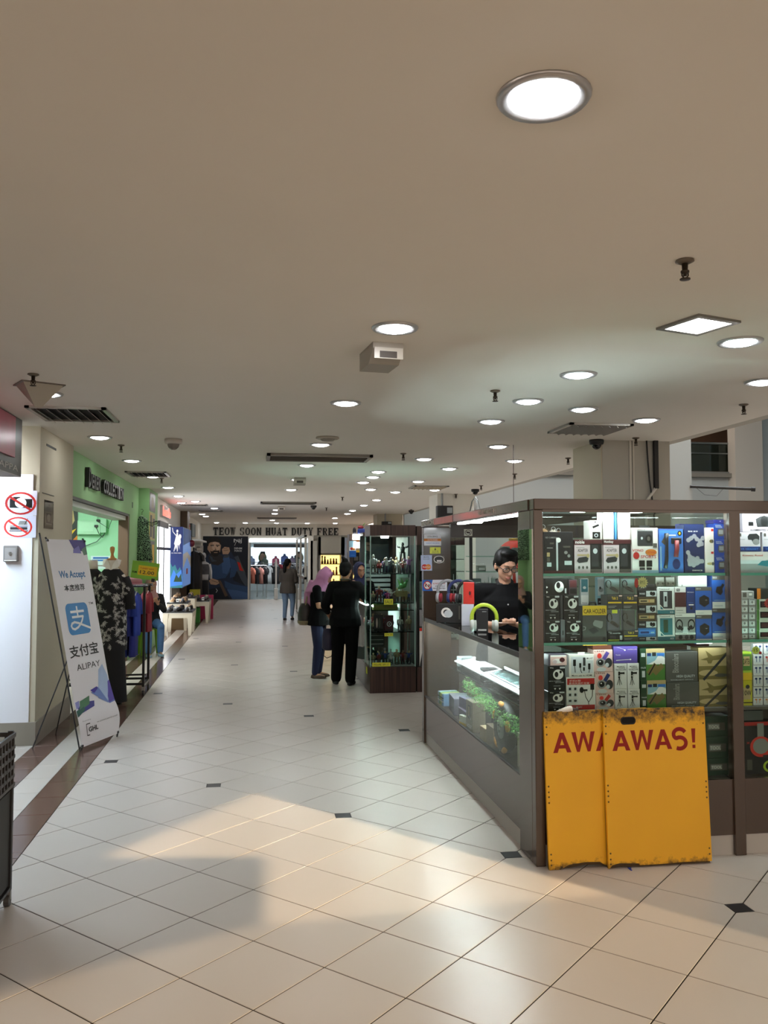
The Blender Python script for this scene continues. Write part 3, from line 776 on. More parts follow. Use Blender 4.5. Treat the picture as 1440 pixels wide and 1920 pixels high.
g1('purple_box', 'purple box with light beam print above the white telescope boxes', 'box', (492,955,640,1057), 'p', 'p w .08 .98 .3 .9 .5 .76 .49 .8;l w .03 .1 .18 .68 .22;e .7 .22 .03 .04 w;e .47 .78 .03 .04 w;t .18 .5 .05 .2 w Trends;t .78 .82 .05 .4 i UNIVERSAL LENS;e .8 .45 .08 .1 p')
GRN = 'r 0 0 .24 1 D;r .24 0 1 1 e;r .24 0 1 .5 G;r .26 .5 1 .86 c;p w .3 .5 .6 .62 .75 .8 1 .7 1 .5;r .04 .74 .2 .86 s;r .28 .76 .44 .86 n;r .48 .76 .64 .88 d;r .68 .76 .98 .86 B;l q .2 .36 .24 .6 .46;l q .2 .6 .24 .86 .44;l k .05 .34 .18 .58 .5;t .12 .4 .05 .2 s 10x25;r .06 .1 .18 .3 s'
g1('binocular_box', 'green binocular box, lower of the two beside the telescope boxes', 'box', (660,1163,815,1362), 'D', GRN, group='green binocular boxes')
g1('binocular_box', 'green binocular box, upper of the two beside the telescope boxes', 'box', (655,968,808,1162), 'D', GRN, group='green binocular boxes')
GRY = 't .35 .5 .001 .01 s .;r .1 .3 .15 .9 h;t .62 .18 .1 .58 s HIGH QUALITY;t .5 .07 .03 .7 s EXCELLENT OPTICS'
for l_, c_ in (('lower', (818,1173,1018,1352)), ('upper', (812,987,1010,1170))):
    t = g1('binocular_carton', 'grey carton marked HIGH QUALITY, %s of the two' % l_, 'box', c_, '55534f', 't .62 .18 .1 .58 s HIGH QUALITY;t .5 .07 .03 .7 s EXCELLENT OPTICS', group='grey cartons')
    b = B(); w, h = t['w'], t['h']
    put_text(b, 'Binoculars', lambda X, Y, Z: Vector((-w/2+.3*w-Y, -.001, h*.62+X)), 0, 0, .2*w, M('8f8d88'), .62*h, .02); obj('side_print', b, t)
CAMO = 'r 0 .42 1 1 e;r 0 0 1 .42 q;e .3 .2 .3 .1 e;e .7 .12 .2 .06 h;p q .05 .62 .3 .7 .22 .92 .45 .74 .75 .78 .9 .86 .82 .74 .7 .62 .45 .6 .4 .5 .3 .5 .26 .6;l d .08 .16 0 .98 .9'
g1('camouflage_box', 'tan carton with a jet fighter print, lower of the two', 'box', (1018,1156,1218,1350), 'q', CAMO, group='jet print cartons')
g1('camouflage_box', 'tan carton with a jet fighter print, upper of the two', 'box', (1013,963,1208,1154), 'q', CAMO, group='jet print cartons')
# teal folded sheets lying on the bottom-shelf goods
g1('flat_carton', 'flat maroon carton lying behind the jet print cartons', 'box', (965,930,1080,958), '4a1f26', y=4.62)
# middle shelf
for l_, c_ in (('lower left one of the four beside the corner post', (72,795,165,937)), ('lower right one of the four beside the corner post', (198,795,294,937)), ('upper left one of the four beside the corner post', (70,640,163,793)), ('upper right one of the four beside the corner post', (185,640,280,793))):
    g1('action_camera_box', 'black mini camera box, ' + l_, 'box', c_, 'k', CAMB)
g1('phone_box', 'narrow grey box between the lower black camera boxes', 'box', (167,790,196,937), '6b6a70', 'r .35 .3 .65 .5 d')
g1('phone_box', 'narrow dark box between the upper black camera boxes', 'box', (165,640,183,789), '39383c')
g1('action_camera_box', 'black mini camera box lying sideways on the stack of four', 'box', (70,540,213,638), 'k', 'e .62 .5 .2 .34 w;e .58 .6 .09 .2 k;e .7 .35 .1 .1 s;r .86 .1 .93 .4 s;r .36 .1 .38 .9 d;p w .06 .55 .06 .4 .13 .48;p w .06 .25 .06 .1 .13 .18')
g1('small_box', 'small dark box beside the sideways black camera box', 'box', (217,545,270,638), '3a3238', 'r .1 .5 .9 .95 m;r .1 .08 .9 .4 k')
tube = glass('e8f3f2', 1.3)
t = g1('earphone_pack', 'clear tall pack with a dark teal card, left of two', 'pack', (288,538,340,705), 's', 'r .1 .5 .9 .97 t;r .06 .02 .94 .38 w;e .5 .66 .2 .05 s;t .5 .1 .04 .6 d Stereo', y=4.66, dep=.03)
t = g1('earphone_pack', 'clear tall pack with silver earbuds, right of two', 'pack', (390,530,440,705), 'c', 'r .08 .35 .92 .97 s;r .05 .02 .95 .26 k;e .5 .55 .3 .08 g;e .4 .62 .12 .05 d;t .5 .13 .04 .6 s SERIES', y=4.66, dep=.03)
t = g1('car_holder_box', 'yellow and grey car holder box in the middle shelf', 'box', (302,705,452,937), '4b4b49',
 'r 0 .76 1 1 y;t .21 .86 .11 .33 k CAR;t .69 .86 .12 .54 k HOLDER;r 0 0 1 .07 y;p g .42 .56 .5 .64 .84 .6 .82 .46 .74 .42 .44 .5;p d .22 .4 .5 .46 .66 .36 .42 .28;l h .02 0 .6 .4 .56;e .88 .16 .07 .05 d;l g .03 0 .38 .1 .4 .12 .46 .02 .48')
b = B(); b.tube([(-.02, .03, t['h']), (-.016, .03, t['h']+.018), (.016, .03, t['h']+.018), (.02, .03, t['h'])], .006, M('151515'), 8); obj('hanger', b, t)
TALK = 'r .02 .55 .98 .72 d;t .5 .78 .2 .4 y Talk 2;r .06 .42 .94 .52 y;r .06 .1 .5 .14 g;r .06 .2 .6 .24 g;r .78 .9 .98 .99 P'
g1('headset_card', 'black plug pack under the left lower bluetooth headset', 'pack', (455,862,550,932), 'k', 't .5 .78 .12 .7 s AC ADAPTER;r .14 .2 .55 .55 d;r .04 .04 .76 .14 l;r .8 .1 .96 .55 s;t .16 .92 .08 .2 s Rite')
g1('headset_card', 'grey headset base card with yellow strip, lowest of three', 'pack', (552,858,645,932), '3c3b39', TALK, group='grey headset base cards')
HEAD = 'o .42 .66 .22 .22 .14 k;p s .1 .45 .62 .45 .62 .86 .1 .86;o .36 .68 .2 .2 .16 k;l k .12 .34 .44 .74 .24;l k .16 .42 .4 .68 .27'
def headset(lab, c, card, tag_=''):
    t = g1('headset_pack', lab, 'pack', c, card, '', dep=.035, mat=glass('e4eef0', 1.4))
    w, h = t['w'], t['h']
    b = B()
    dk = M('121214', .3)
    pts = [(-.3*w+.16*w*cos(a), .014, .62*h+.2*h*sin(a)) for a in [PI*1.45-PI*1.6*i/10 for i in range(11)]]
    b.tube(pts, .0028, dk, 6)
    obj('ear_hook', b, t, True)
    b = B(); b.tube([(-.2*w, .014, .42*h), (0, .014, .34*h), (.28*w, .014, .2*h)], [.009, .0105, .008], dk, 10); obj('headset_body', b, t, True)
    b = B(); b.box(-w*.46, w*.46, .03, .033, .04*h, h*.96, M(card)); 
    if tag_: b.box(-w*.2, w*.16, -.001, 0, .82*h, .98*h, M(tag_)); 
    obj('backing_card', b, t)
    return t
headset('clear bluetooth headset pack with yellow tag on lilac card', (455,728,548,860), 'a9b0d0', 'd8dc40')
headset('clear bluetooth headset pack on grey card, right of the lilac one', (550,728,642,857), '7d838c')
g1('headset_card', 'grey headset base card with yellow strip, upper left', 'pack', (452,640,547,727), '3c3b39', TALK, group='grey headset base cards')
g1('headset_card', 'grey headset base card with yellow strip, upper right', 'pack', (548,640,641,727), '3c3b39', TALK, group='grey headset base cards')
headset('clear bluetooth headset pack, top left of the four', (447,530,546,639), '9fb3b0')
headset('clear bluetooth headset pack, top right of the four', (548,530,640,639), '96a9a8')
SON = 'r .42 .06 .99 .94 s;t .2 .5 .28 .3 s PHONES;e .7 .55 .08 .3 k;e .84 .5 .08 .3 k;l k .12 .68 .4 .78 .2 .9 .4;r .46 .44 .56 .5 g'
USB = 'r .06 .3 .92 .72 e;r .12 .42 .5 .58 k;r .6 .34 .64 .7 o'
for i, (y0, y1, kk) in enumerate(((897,935,0), (842,896,2), (800,841,0), (752,799,1), (702,751,0), (652,701,1), (612,651,0))):
    nm_ = 'lowest second third fourth fifth sixth seventh'.split()[i]
    x0 = 643+2*(6-i)*0+i*-0
    if kk == 0: g1('earphone_box', 'flat black and white earphone box, %s in the mixed pile' % nm_, 'box', (645,y0,757,y1), '1c1c1e', SON, group='flat earphone boxes')
    elif kk == 1: g1('usb_stick_box', 'brown box with gold memory stick, %s in the mixed pile' % nm_, 'box', (643,y0,752,y1), '4d3d22', USB, group='brown memory stick boxes')
    else: g1('usb_stick_box', 'blue box with memory stick in the mixed pile', 'box', (643,y0,754,y1), '2a5f95', 'r .06 .3 .94 .78 B;r .12 .38 .6 .62 n;r .7 .4 .9 .56 c')
g1('earphone_box', 'dark flat box topping the mixed pile under the price star', 'box', (642,575,750,611), '2a2827', 'r .5 .2 .94 .6 k;t .3 .5 .2 .3 g AUDIO')
def star(name, lab, u, v, r, col, txt, y=4.468, red=None):
    c = at(u, v, 'Y', y); t = thing(name, lab, 'price tag', tuple(c))
    b = B(); n = 14; rr = r
    poly = [((rr if i % 2 == 0 else rr*.72)*cos(2*PI*i/(2*n)), (rr if i % 2 == 0 else rr*.72)*sin(2*PI*i/(2*n))) for i in range(2*n)]
    b.prism(poly, lambda x, yy, w: Vector((x, -w, yy)), .0012, M(col, .5)); obj('star_card', b, t)
    b = B(); put_text(b, txt, lambda x, yy, z: Vector((x, -.0018, yy)), 0, 0, rr*.62, M('2c3a2c'), rr*.9); obj('lettering', b, t)
    if red:
        b = B(); b.ell((red*rr*1.05, -.001, -.1*rr*(1 if red < 0 else 6)), (rr*.34, .001, rr*(.8 if red < 0 else .34)), M('c5302c'), 14, 8); obj('red_mark', b, t)
star('price_star', 'pale yellow price star with red mark above the mixed pile', 1204.5, 1092, .034, 'e6dc92', 'RM15', red=-1)
for l_, c_ in (('left', (752,527,813,589)), ('right', (815,527,877,589))):
    t = g1('earphone_case', 'round cornered clear earphone case, %s of two' % l_, 'case', c_, 'd2cec8', '', dep=.02, mat=glass('e8ecea', 1.4))
    w, h = t['w'], t['h']
    b = B(); b.box(-w*.45, w*.45, .01, .016, .05*h, h*.95, M('c9c5be'), .005); obj('tray', b, t)
    b = B(); b.tube([(w*.3*cos(a), .007, h*.42+h*.3*sin(a)) for a in [PI*1.1+PI*.8*i/8 for i in range(9)]], .003, M('f0efec'), 6); obj('cord', b, t, True)
    b = B()
    for s in (-1, 1): b.ell((s*w*.26, .006, h*.3), (.006, .004, .007), M('8d8b88'), 8, 6)
    obj('earbud', b, t, True, kind='stuff')
g1('player_box', 'white box with dark window and silver player, upper of two', 'box', (760,591,867,756), 'd9d9d6', 'r .14 .2 .86 .86 d;r .36 .26 .58 .82 s;r .42 .46 .54 .66 k;r 0 0 1 .14 t;p w .14 .36 .14 .14 .44 .14;p t .17 .3 .17 .17 .36 .17;t .4 .93 .05 .6 d Transcend;t .82 .06 .07 .2 s 8GB')
g1('player_box', 'white box with empty teal window, lower of two', 'box', (762,760,870,927), 'd9d9d6', 'r .14 .2 .86 .86 t;r .34 .3 .6 .8 D;r 0 0 1 .14 t;p w .14 .36 .14 .14 .44 .14;p t .17 .3 .17 .17 .36 .17;t .4 .93 .05 .6 d Transcend;t .82 .06 .07 .2 s 8GB')
g1('headphone_box', 'grey boxed sports earphones under the hard disk boxes', 'box', (870,752,995,927), '6c6a68', 'r 0 .86 1 1 w;t .2 .93 .05 .3 k SOUND;r .02 .24 .98 .84 g;o .2 .58 .18 .2 .3 k;o .8 .58 .18 .2 .3 k;l k .14 .2 .5 .34 .4;l k .14 .8 .5 .66 .4;p s .36 .26 .64 .26 .58 .5 .42 .5;r 0 .2 1 .27 w;t .5 .235 .03 .9 k PORTABLE AUDIO;e .25 .1 .1 .08 k;e .55 .1 .1 .08 d;e .8 .1 .1 .08 k')
g1('hard_disk_box', 'white box with dark maroon window beside the navy slim box', 'box', (868,591,938,748), 'd8d3d0', 'r 0 .24 .98 .8 m;r .15 .84 .45 .94 d;t .3 .89 .05 .24 w WD;r .1 .1 .7 .12 g')
g1('slim_box', 'navy slim box between the white disk box and blue gadget boxes', 'box', (940,591,991,748), '16326f', 't .5 .8 .05 .8 s My Passport;r .2 .4 .8 .41 B;r .25 .3 .85 .34 w;r .4 .14 .7 .24 k')
BLU = 'r 0 .87 1 1 h;t .2 .94 .05 .3 s ORICO;r 0 0 1 .17 w;p k .24 .4 .24 .62 .54 .72 .84 .62 .84 .4 .54 .28;r .6 .52 .72 .54 g;r .1 .05 .5 .08 s'
BLV = 'r 0 .87 1 1 h;t .16 .94 .05 .24 s ORICO;r 0 0 1 .2 w;p k .2 .5 .26 .66 .56 .68 .62 .5 .48 .4;l k .14 .52 .6 .64 .72;r .72 .42 .8 .58 d;r .1 .24 .9 .255 c;r .1 .06 .6 .1 s'
g1('speaker_box', 'bright blue box with black hexagon speaker, lower of two', 'box', (997,762,1096,927), '1c58ad', BLU, group='bright blue gadget boxes')
g1('speaker_box', 'bright blue box with black hexagon speaker, upper of two', 'box', (993,591,1095,758), '1c58ad', BLU, group='bright blue gadget boxes')
g1('charger_box', 'bright blue box with black swivel charger, lower of two', 'box', (1098,722,1205,920), '1c58ad', BLV, group='bright blue gadget boxes')
g1('charger_box', 'bright blue box with black swivel charger, upper of two', 'box', (1097,521,1203,719), '1c58ad', BLV, group='bright blue gadget boxes')
g1('long_white_box', 'long white flat box lying across the disk boxes', 'box', (890,522,1066,590), 'd9d6d2', 't .72 .5 .1 .2 g device;r .1 .06 .14 .2 g;r .06 .02 .99 .05 s')
# top shelf
t = g1('selfie_stick_box', 'tall black box of a selfie stick, leftmost on the top shelf', 'box', (64,252,245,500), '1d1b1e', 'r .42 .06 .48 .86 s;e .5 .8 .08 .06 w;r .1 .4 .2 .5 e;r .1 .28 .2 .38 h;r .1 .16 .25 .26 s;r .7 .2 .95 .3 s;e .75 .5 .06 .04 g;e .85 .42 .05 .04 g;r .66 .62 .9 .66 h;r .1 .6 .3 .62 g;r 0 0 1 .06 m;t .25 .86 .04 .4 g HD CAMERA;r .2 .7 .34 .74 h')
ADP = 'r 0 0 1 .84 i;t .2 .93 .1 .32 w %s;t .3 .68 .09 .36 d ADAPTER;r .06 .76 .36 .775 g;r .56 .12 .98 .88 k;r .56 .02 .98 .12 h;r .6 .2 .86 .84 d;e .74 .66 .08 .08 s;p d .08 .36 .16 .3 .46 .34 .5 .44 .44 .5 .14 .46;r .1 .52 .5 .56 e;e .48 .52 .06 .06 e;e .16 .17 .04 .045 h;e .3 .17 .04 .045 h;e .44 .17 .04 .045 h'
g1('adapter_box', 'maroon and pale pink adapter window box, left of two', 'box', (251,300,425,497), 'm', ADP % 'noble', group='maroon adapter boxes')
g1('adapter_box', 'maroon and pale pink adapter window box, right of two', 'box', (428,300,603,497), 'm', ADP % 'Huntkey', group='maroon adapter boxes')
g1('usb_charger_box', 'small white box with tilted black stick on the left adapter box', 'box', (345,182,422,298), 'd9d3cb', 'p k .2 .68 .28 .58 .78 .72 .72 .82;r .22 .05 .85 .4 k;o .52 .22 .16 .1 .4 s;e .45 .92 .07 .04 d')
g1('earphone_box', 'tall white earphone box, first on the right adapter box', 'box', (428,129,494,298), 'e6ded8', 'l s .01 .5 .85 .5 .2;e .82 .14 .06 .03 s;r .2 .9 .8 .905 s')
g1('slim_box', 'narrow bright blue box between the two white earphone boxes', 'box', (498,132,512,298), '4a90d0')
g1('earphone_box', 'tall white earphone box with printed earbuds, second on the right adapter box', 'box', (516,133,596,296), 'e6ded8', 'l g .015 .2 .7 .2 .25;l g .015 .45 .68 .45 .2;l g .015 .68 .2 .62 .4 .68 .6 .78 .58 .8 .2;e .2 .72 .05 .025 g;e .45 .7 .05 .025 g;r .15 .88 .85 .89 s', y=4.545)
t = g1('sports_camera_pack', 'white sports camera pack with orange splash and red lettering', 'pack', (604,228,767,498), 'ddd5d0',
 'r .22 .64 .78 .94 k;r .2 .62 .8 .96 g;r .22 .6 .8 .93 d;e .64 .76 .13 .1 k;e .38 .77 .04 .03 s;e .64 .76 .06 .05 h;t .22 .5 .06 .42 r VONO;e .16 .385 .12 .08 r;e .72 .46 .22 .07 o;t .62 .36 .07 .58 r SPORTS;t .74 .46 .05 .3 r ULTRA HD;r .26 .14 .48 .28 k;r .54 .14 .76 .28 k;r .28 .07 .48 .12 d;r .54 .07 .74 .12 d;r 0 0 1 .06 c;r .8 .56 .95 .66 h;t .3 .97 .03 .4 m VONO 2')
b = B(); b.box(-.03, .03, .003, .006, t['h'], t['h']+.014, M('1a1a1a')); obj('hang_tab', b, t)
t = g1('selfie_stick_pack', 'blue blister pack holding a black and a red selfie stick', 'pack', (770,234,922,498), '3a57a3', 'r .02 .02 .98 .97 B;r .05 .05 .1 .6 c;e .85 .9 .09 .06 k;e .85 .9 .04 .03 y;p h .1 .7 .3 .9 .3 .6;r .35 .84 .7 .87 s;e .7 .2 .16 .12 n', dep=.06)
w, h = t['w'], t['h']
b = B(); b.tube([(-.27*w, -.006, .1*h), (-.22*w, -.008, .3*h), (-.2*w, -.008, .72*h), (-.2*w, -.006, .9*h)], [.011, .01, .009, .013], M('131316', .4), 10); obj('black_stick', b, t, True)
b = B(); b.tube([(.16*w, -.008, .36*h), (.2*w, -.01, .55*h), (.2*w, -.01, .74*h)], [.013, .014, .012], M('8d2f34', .4), 10); obj('red_stick', b, t, True)
b = B(); b.box(.0*w, .42*w, -.006, .006, .66*h, .8*h, M('15151a', .4), .004); obj('black_clip', b, t)
CL = ''.join('e %.3f %.3f .1 .045 w;o %.3f %.3f .08 .036 .3 n;e %.3f %.3f .03 .014 n;' % (x, y, x, y, x, y) for x, y in ((.2,.68),(.34,.72),(.5,.76),(.62,.7),(.78,.66),(.86,.6),(.7,.58),(.92,.72),(.16,.42),(.24,.34),(.2,.26),(.4,.3),(.52,.26),(.34,.22),(.62,.3),(.72,.24),(.84,.24),(.6,.2),(.42,.16),(.22,.18)))
g1('cloud_print_box', 'navy box printed with white ring clouds', 'box', (927,208,1050,498), '1c2a55', CL + 't .4 .86 .03 .5 w 智能 蓝牙;t .6 .05 .025 .5 w DEVICE')
g1('watch_strap_box', 'narrow white box with two gold pictures beside the cloud box', 'box', (1052,227,1110,497), 'e3d7d0', 'r .7 .92 .96 .98 r;r .66 .42 .94 .47 r;e .72 .7 .22 .04 q;e .6 .2 .4 .03 e;e .84 .7 .1 .04 h;e .84 .2 .12 .04 h;r .1 .5 .9 .503 s;r .3 .06 .8 .065 s')
DVC = 't .32 .88 .08 .45 s DIGITAL;t .36 .78 .08 .5 s WATCH;p h .24 .4 .3 .66 .7 .7 .78 .4 .66 .22 .32 .22;r .34 .34 .68 .6 g;e .88 .2 .07 .07 B'
for l_, c_ in (('lowest', (1115,401,1195,498)), ('middle', (1112,301,1193,400)), ('topmost', (1108,201,1190,300))):
    g1('watch_box', 'small dark blue box with grey gadget, %s of three' % l_, 'box', c_, '1b3f94', DVC, group='small dark blue gadget boxes')
g1('watch_box', 'dark violet blue box lying on the small blue gadget boxes', 'box', (1104,178,1188,200), '20226b', 'e .5 .6 .05 .1 s')
g1('flap_box', 'translucent blue flap box standing behind the cloud box', 'box', (895,204,1048,300), '2c3275', '', y=4.67, dep=.05)
# fur key rings on the left box
for i, (x, cc, r_, lb) in enumerate(((1.61, '8a6a48', .036, 'brown'), (1.67, 'cdbfae', .03, 'cream'), (1.70, '9c6c3a', .026, 'tan'))):
    z = placed[[j for j, q in enumerate(placed) if abs(q[2]-1.735) < .03][0]][2]
    t = thing('fur_key_ring', '%s fur ball key ring on the tall black selfie stick box' % lb, 'key ring', (x, 4.6, z))
    b = B(); rnd = random.Random(i)
    b.ell((0, 0, r_*.9), (r_*.8, r_*.8, r_*.8), M(cc, .9), 14, 10)
    for q in range(240):
        d = Vector((rnd.gauss(0, 1), rnd.gauss(0, 1), rnd.gauss(0, 1))).normalized()
        if d.z < -.7: continue
        p = Vector((0, 0, r_*.9))+d*r_*.7; s_ = d.orthogonal().normalized()*.0016
        b.add([p-s_, p+s_, p+d*r_*.45], [(0,1,2)], M(cc, .9))
    obj('fur', b, t, kind='stuff')
    b = B(); b.tube([(.012*cos(a), 0, r_*2.0+.012*sin(a)) for a in [2*PI*j/10 for j in range(11)]], .0015, M('b5b5b5', .3, 1), 6); obj('ring', b, t)
# row below the bottom shelf
for l_, c_ in (('lowest', (1060,396,1222,524)), ('middle', (1052,266,1216,393)), ('topmost', (1042,138,1208,263))):
    goods('tool_case', 'dark green case with white label, %s of three behind the yellow board' % l_, 'case', *c2(*c_), '1f3a2a', 'r .14 .3 .8 .68 h;r .18 .36 .6 .62 g;t .4 .48 .16 .4 w TOOL;r .05 .05 .95 .08 D', group='dark green cases')
for i, (u0, u1, v0, v1, cc) in enumerate(((1035,1075,1400,1460,'3a3026'),(1078,1130,1380,1460,'2c3a30'),(1134,1190,1395,1460,'4a3c2a'),(1194,1250,1375,1460,'26282c'),(1254,1312,1390,1460,'333029'))):
    goods('plain_carton', 'plain dark carton hidden behind the yellow boards, number %s from the corner' % ('one two three four five'.split()[i]), 'box', u0, v0, u1, v1, cc)
# right-hand bay
g3 = goods
g3('router_box', 'white and grey box with a teal saucer print at the right edge', 'box', 1386, 1034, 1470, 1073, 'd9d0cc', 'r 0 0 1 .6 g;r 0 .42 .6 .6 s;p t .4 .36 .5 .56 1 .6 1 .2 .6 .3;t .3 .82 .08 .45 r Kinetic Road')
VR = 'r 0 0 1 .26 b;r 0 0 1 .24 n;t .5 .13 .1 .8 B VR HEADSET;p d .42 .78 .5 .92 .84 .94 .96 .8 .94 .42 .8 .34 .66 .44 .6 .6 .44 .62;e .8 .5 .16 .16 g;r .04 .78 .14 .95 h;r .04 .62 .3 .64 g'
g3('headset_goggle_box', 'white and navy box with a head wearing goggles', 'box', 1384, 998, 1426, 1033, 'd6cfd6', VR)
g3('headset_goggle_box', 'second white goggle box cut by the right picture edge', 'box', 1430, 998, 1474, 1033, 'd6cfd6', VR)
g3('goggle_box', 'big white box with dark goggles print on top of the right stack', 'box', 1392, 963, 1460, 996, 'cfc2cd', 'r .16 .34 .3 .56 k;p d .36 .7 .5 .86 .9 .86 1 .7 1 .3 .4 .28;e .6 .6 .1 .3 k;t .55 .12 .1 .7 k AUGMENTED VISION')
for r_ in range(6):
    for c_ in range(2):
        v1 = 1201-r_*13.2
        t = g3('charger_pack', 'clear pack with pale plug, row %s of the %s column in the right bay' % ('one two three four five six'.split()[r_], ('left', 'right')[c_]), 'pack', 1389.5+c_*14, v1-12.6, 1402.8+c_*14, v1, 'a19f9c', 'r .06 .1 .94 .9 s;r .3 .2 .8 .7 w;e .5 .5 .16 .2 g;r .1 .8 .9 .9 g', dep=.06, group='clear plug packs')
g3('charger_pack', 'clear pack with white plug leaning on top of the plug packs', 'pack', 1390, 1108, 1414, 1121.5, 'aaa8a6', 'r .55 .2 .9 .9 g;r .6 .4 .84 .7 w;r .1 .2 .4 .8 h', dep=.05)
for r_ in range(4):
    v1 = 1201-r_*19.6
    g3('window_box', 'green and white box with dark window, %s from the bottom of its stack' % ('first second third fourth'.split()[r_]), 'box', 1419, v1-19, 1462, v1, 'cfd0c4', 'r 0 0 .1 1 G;r .14 .2 .9 .8 k;r .2 .3 .84 .7 m', group='green and white window boxes')
g3('window_box', 'orange and black box on top of the green and white stack', 'box', 1419, 1103, 1462, 1122, '2a2a26', 'r 0 0 .16 1 o')
star('price_star', 'red and yellow price star on the green and white boxes', 1441, 1131, .03, 'c93a3c', '20')
PWR = 'r .1 .2 .9 .72 G;t .5 .8 .1 .8 k POWER;r .2 .3 .34 .64 k;r .4 .3 .54 .64 k;r .6 .3 .74 .64 k;e .6 .62 .2 .06 k'
g3('yellow_pack', 'yellow pack at the bottom of the right bay beside earbud packs', 'pack', 1391, 1275, 1411, 1327, 'c6bb2a', 'r 0 .1 1 .14 k;r .1 .24 .8 .7 e;t .5 .5 .2 .8 k 10W;e .55 .74 .2 .08 d')
g3('green_pack', 'lime green pack standing on the yellow pack', 'pack', 1390, 1222, 1410, 1273, 'a9c83f', 'r .06 .34 .94 .92 G;r .2 .5 .8 .84 e;t .5 .66 .2 .6 k DAPTER;r 0 0 1 .26 y')
for r_ in range(6):
    for c_ in range(2):
        v1 = 1327-r_*20.2
        red = r_ == 0 or (r_ == 4 and c_ == 1)
        t = g3('earbud_pack', 'square earbud pack with %s buds, row %s of the %s column' % ('orange' if r_ == 0 else 'red' if red else 'dark', 'one two three four five six'.split()[r_], ('left', 'right')[c_]), 'pack', 1412+c_*19.6, v1-19.4, 1430.8+c_*19.6, v1, 'b5b4b8', 'r .06 .06 .94 .94 w;r .1 .1 .9 .9 s;l %s .06 .34 .3 .34 .66;l %s .06 .66 .3 .66 .66;e .3 .74 .12 .1 %s;e .7 .74 .12 .1 %s' % ((('o',)*4) if r_ == 0 else (('r',)*4) if red else (('n',)*4)), dep=.03, group='square earbud packs')
star('price_star', 'yellow green price star marked 15 on the earbud packs', 1417, 1219, .026, 'd7e25a', '15', red=1)
g3('flat_grey_box', 'grey flat box lying on the black headphone boxes', 'box', 1394, 1332, 1431, 1351, '4d5354')
t = g3('headphone_box', 'black headphone box with red rimmed grey headphone print', 'box', 1396, 1353, 1464, 1460, '1b1718', 'r 0 .93 1 1 r;r .36 .55 .54 .97 g;e .45 .52 .3 .2 R;e .45 .53 .22 .15 g;t .1 .6 .04 .1 r x;r .06 .08 .2 .28 h;o .72 .14 .22 .12 .3 l;r .5 .3 .9 .36 d')

# the bay goes on past the picture's edge
obj('end_post', kb(3.95, kx3, ky0-.003, 4.9, 0, 1.905, KB, .003), k)
rn = random.Random(21)
for zi, (z, hh) in enumerate(((.8, .3), (1.179, .3), (1.557, .26))):
    x = (3.06, 3.02, 3.1)[zi]; i = 0
    while x < 3.85:
        w = rn.uniform(.07, .14); h = hh*rn.uniform(.55, .95); cc = rn.choice(('1c58ad', 'd8d4cf', '26262a', '7a2a2c', '55534f', 'c9a83a', '2f5a3a'))
        t = thing('gadget_box', 'boxed gadget on the %s shelf past the end of the picture, %s along' % (('bottom', 'middle', 'top')[zi], ordf[i]), 'box', (x+w/2, FYB, z)); i += 1
        b = B(); b.box(-w/2, w/2, 0, .09, 0, h, M(cc, .4, spec=.3), .0016); obj('carton', b, t)
        b = B(); draw(b, 'r .1 .7 .9 .9 w;e .5 .38 .26 .2 d;r .1 .08 .6 .14 s', lambda X, Y, Z: Vector((X-w/2, -.0004-Z, Y)), w, h); obj('print', b, t)
        x += w+.01
# ================================================================== goods inside the counter case along the corridor
def crate(name, lab, cat, x, y, z, w, d, h, col, rz=0, prims='', grp=None, tilt=0):
    """a carton standing in the case; its printed side looks out to the corridor (-x)"""
    t = thing(name, lab, cat, (x, y, z), rz, grp); t.rotation_euler = (0, tilt, rz)
    b = B(); b.box(0, d, -w/2, w/2, 0, h, M(PAL.get(col, col), .5), .002); obj('carton', b, t)
    if prims:
        b = B(); draw(b, prims, lambda X, Y, Z: Vector((-.0004-Z, w/2-X, Y)), w, h); obj('print', b, t)
    return t
cz = .405
# the boxed steering wheel nearest the front
t = thing('toy_steering_wheel', 'upright black wheel with orange grips and silver hub behind the side glass', 'wheel', (1.585, 5.28, cz))
R = .155
Tm = Matrix.Translation((0, 0, R+.008)) @ Matrix.Rotation(PI/2, 4, 'Y')
b.T = Tm; b.lathe([(.075, -.03), (.14, -.036), (.158, -.02), (.158, .02), (.14, .036), (.075, .03)], (0,0,0), M('161817', .55), 36); obj('tyre', b, t, True)
b = B(); b.T = Tm; b.lathe([(.001, -.034), (.05, -.038), (.068, -.034), (.072, -.028), (.001, -.026)], (0,0,0), M('a9afb0', .35, .7), 26); obj('hub', b, t, True)
for i in range(3):
    b = B(); b.T = Tm; a = 2*PI*i/3; b.cyl((.025*cos(a), .025*sin(a), -.036), (.025*cos(a), .025*sin(a), -.043), .008, M('60646a', .3, 1), 10); obj('bolt', b, t)
for i in range(5):
    b = B(); b.T = Tm; a0 = .5+2*PI*i/5
    b.tube([(.148*cos(a0+.11*j), .148*sin(a0+.11*j), -.028) for j in range(5)], [.012, .017, .018, .017, .012], M('c98a2c', .5), 8); obj('grip', b, t, True)
crate('brown_carton', 'small tan carton beside the wheel in the side case', 'box', 1.545, 5.50, cz, .17, .1, .13, '8d7a5c')
crate('brown_carton', 'taller tan carton second from the wheel', 'box', 1.54, 5.66, cz, .13, .1, .09, 'a08a64')
crate('dark_box', 'tall dark box behind the tan cartons', 'box', 1.67, 5.6, cz, .24, .14, .24, '332f30', 0, 'r .1 .1 .9 .9 d;r .6 .2 .8 .8 h')
crate('dark_box', 'tall black box next to the watch box', 'box', 1.63, 5.83, cz, .16, .14, .26, '1c1c1e')
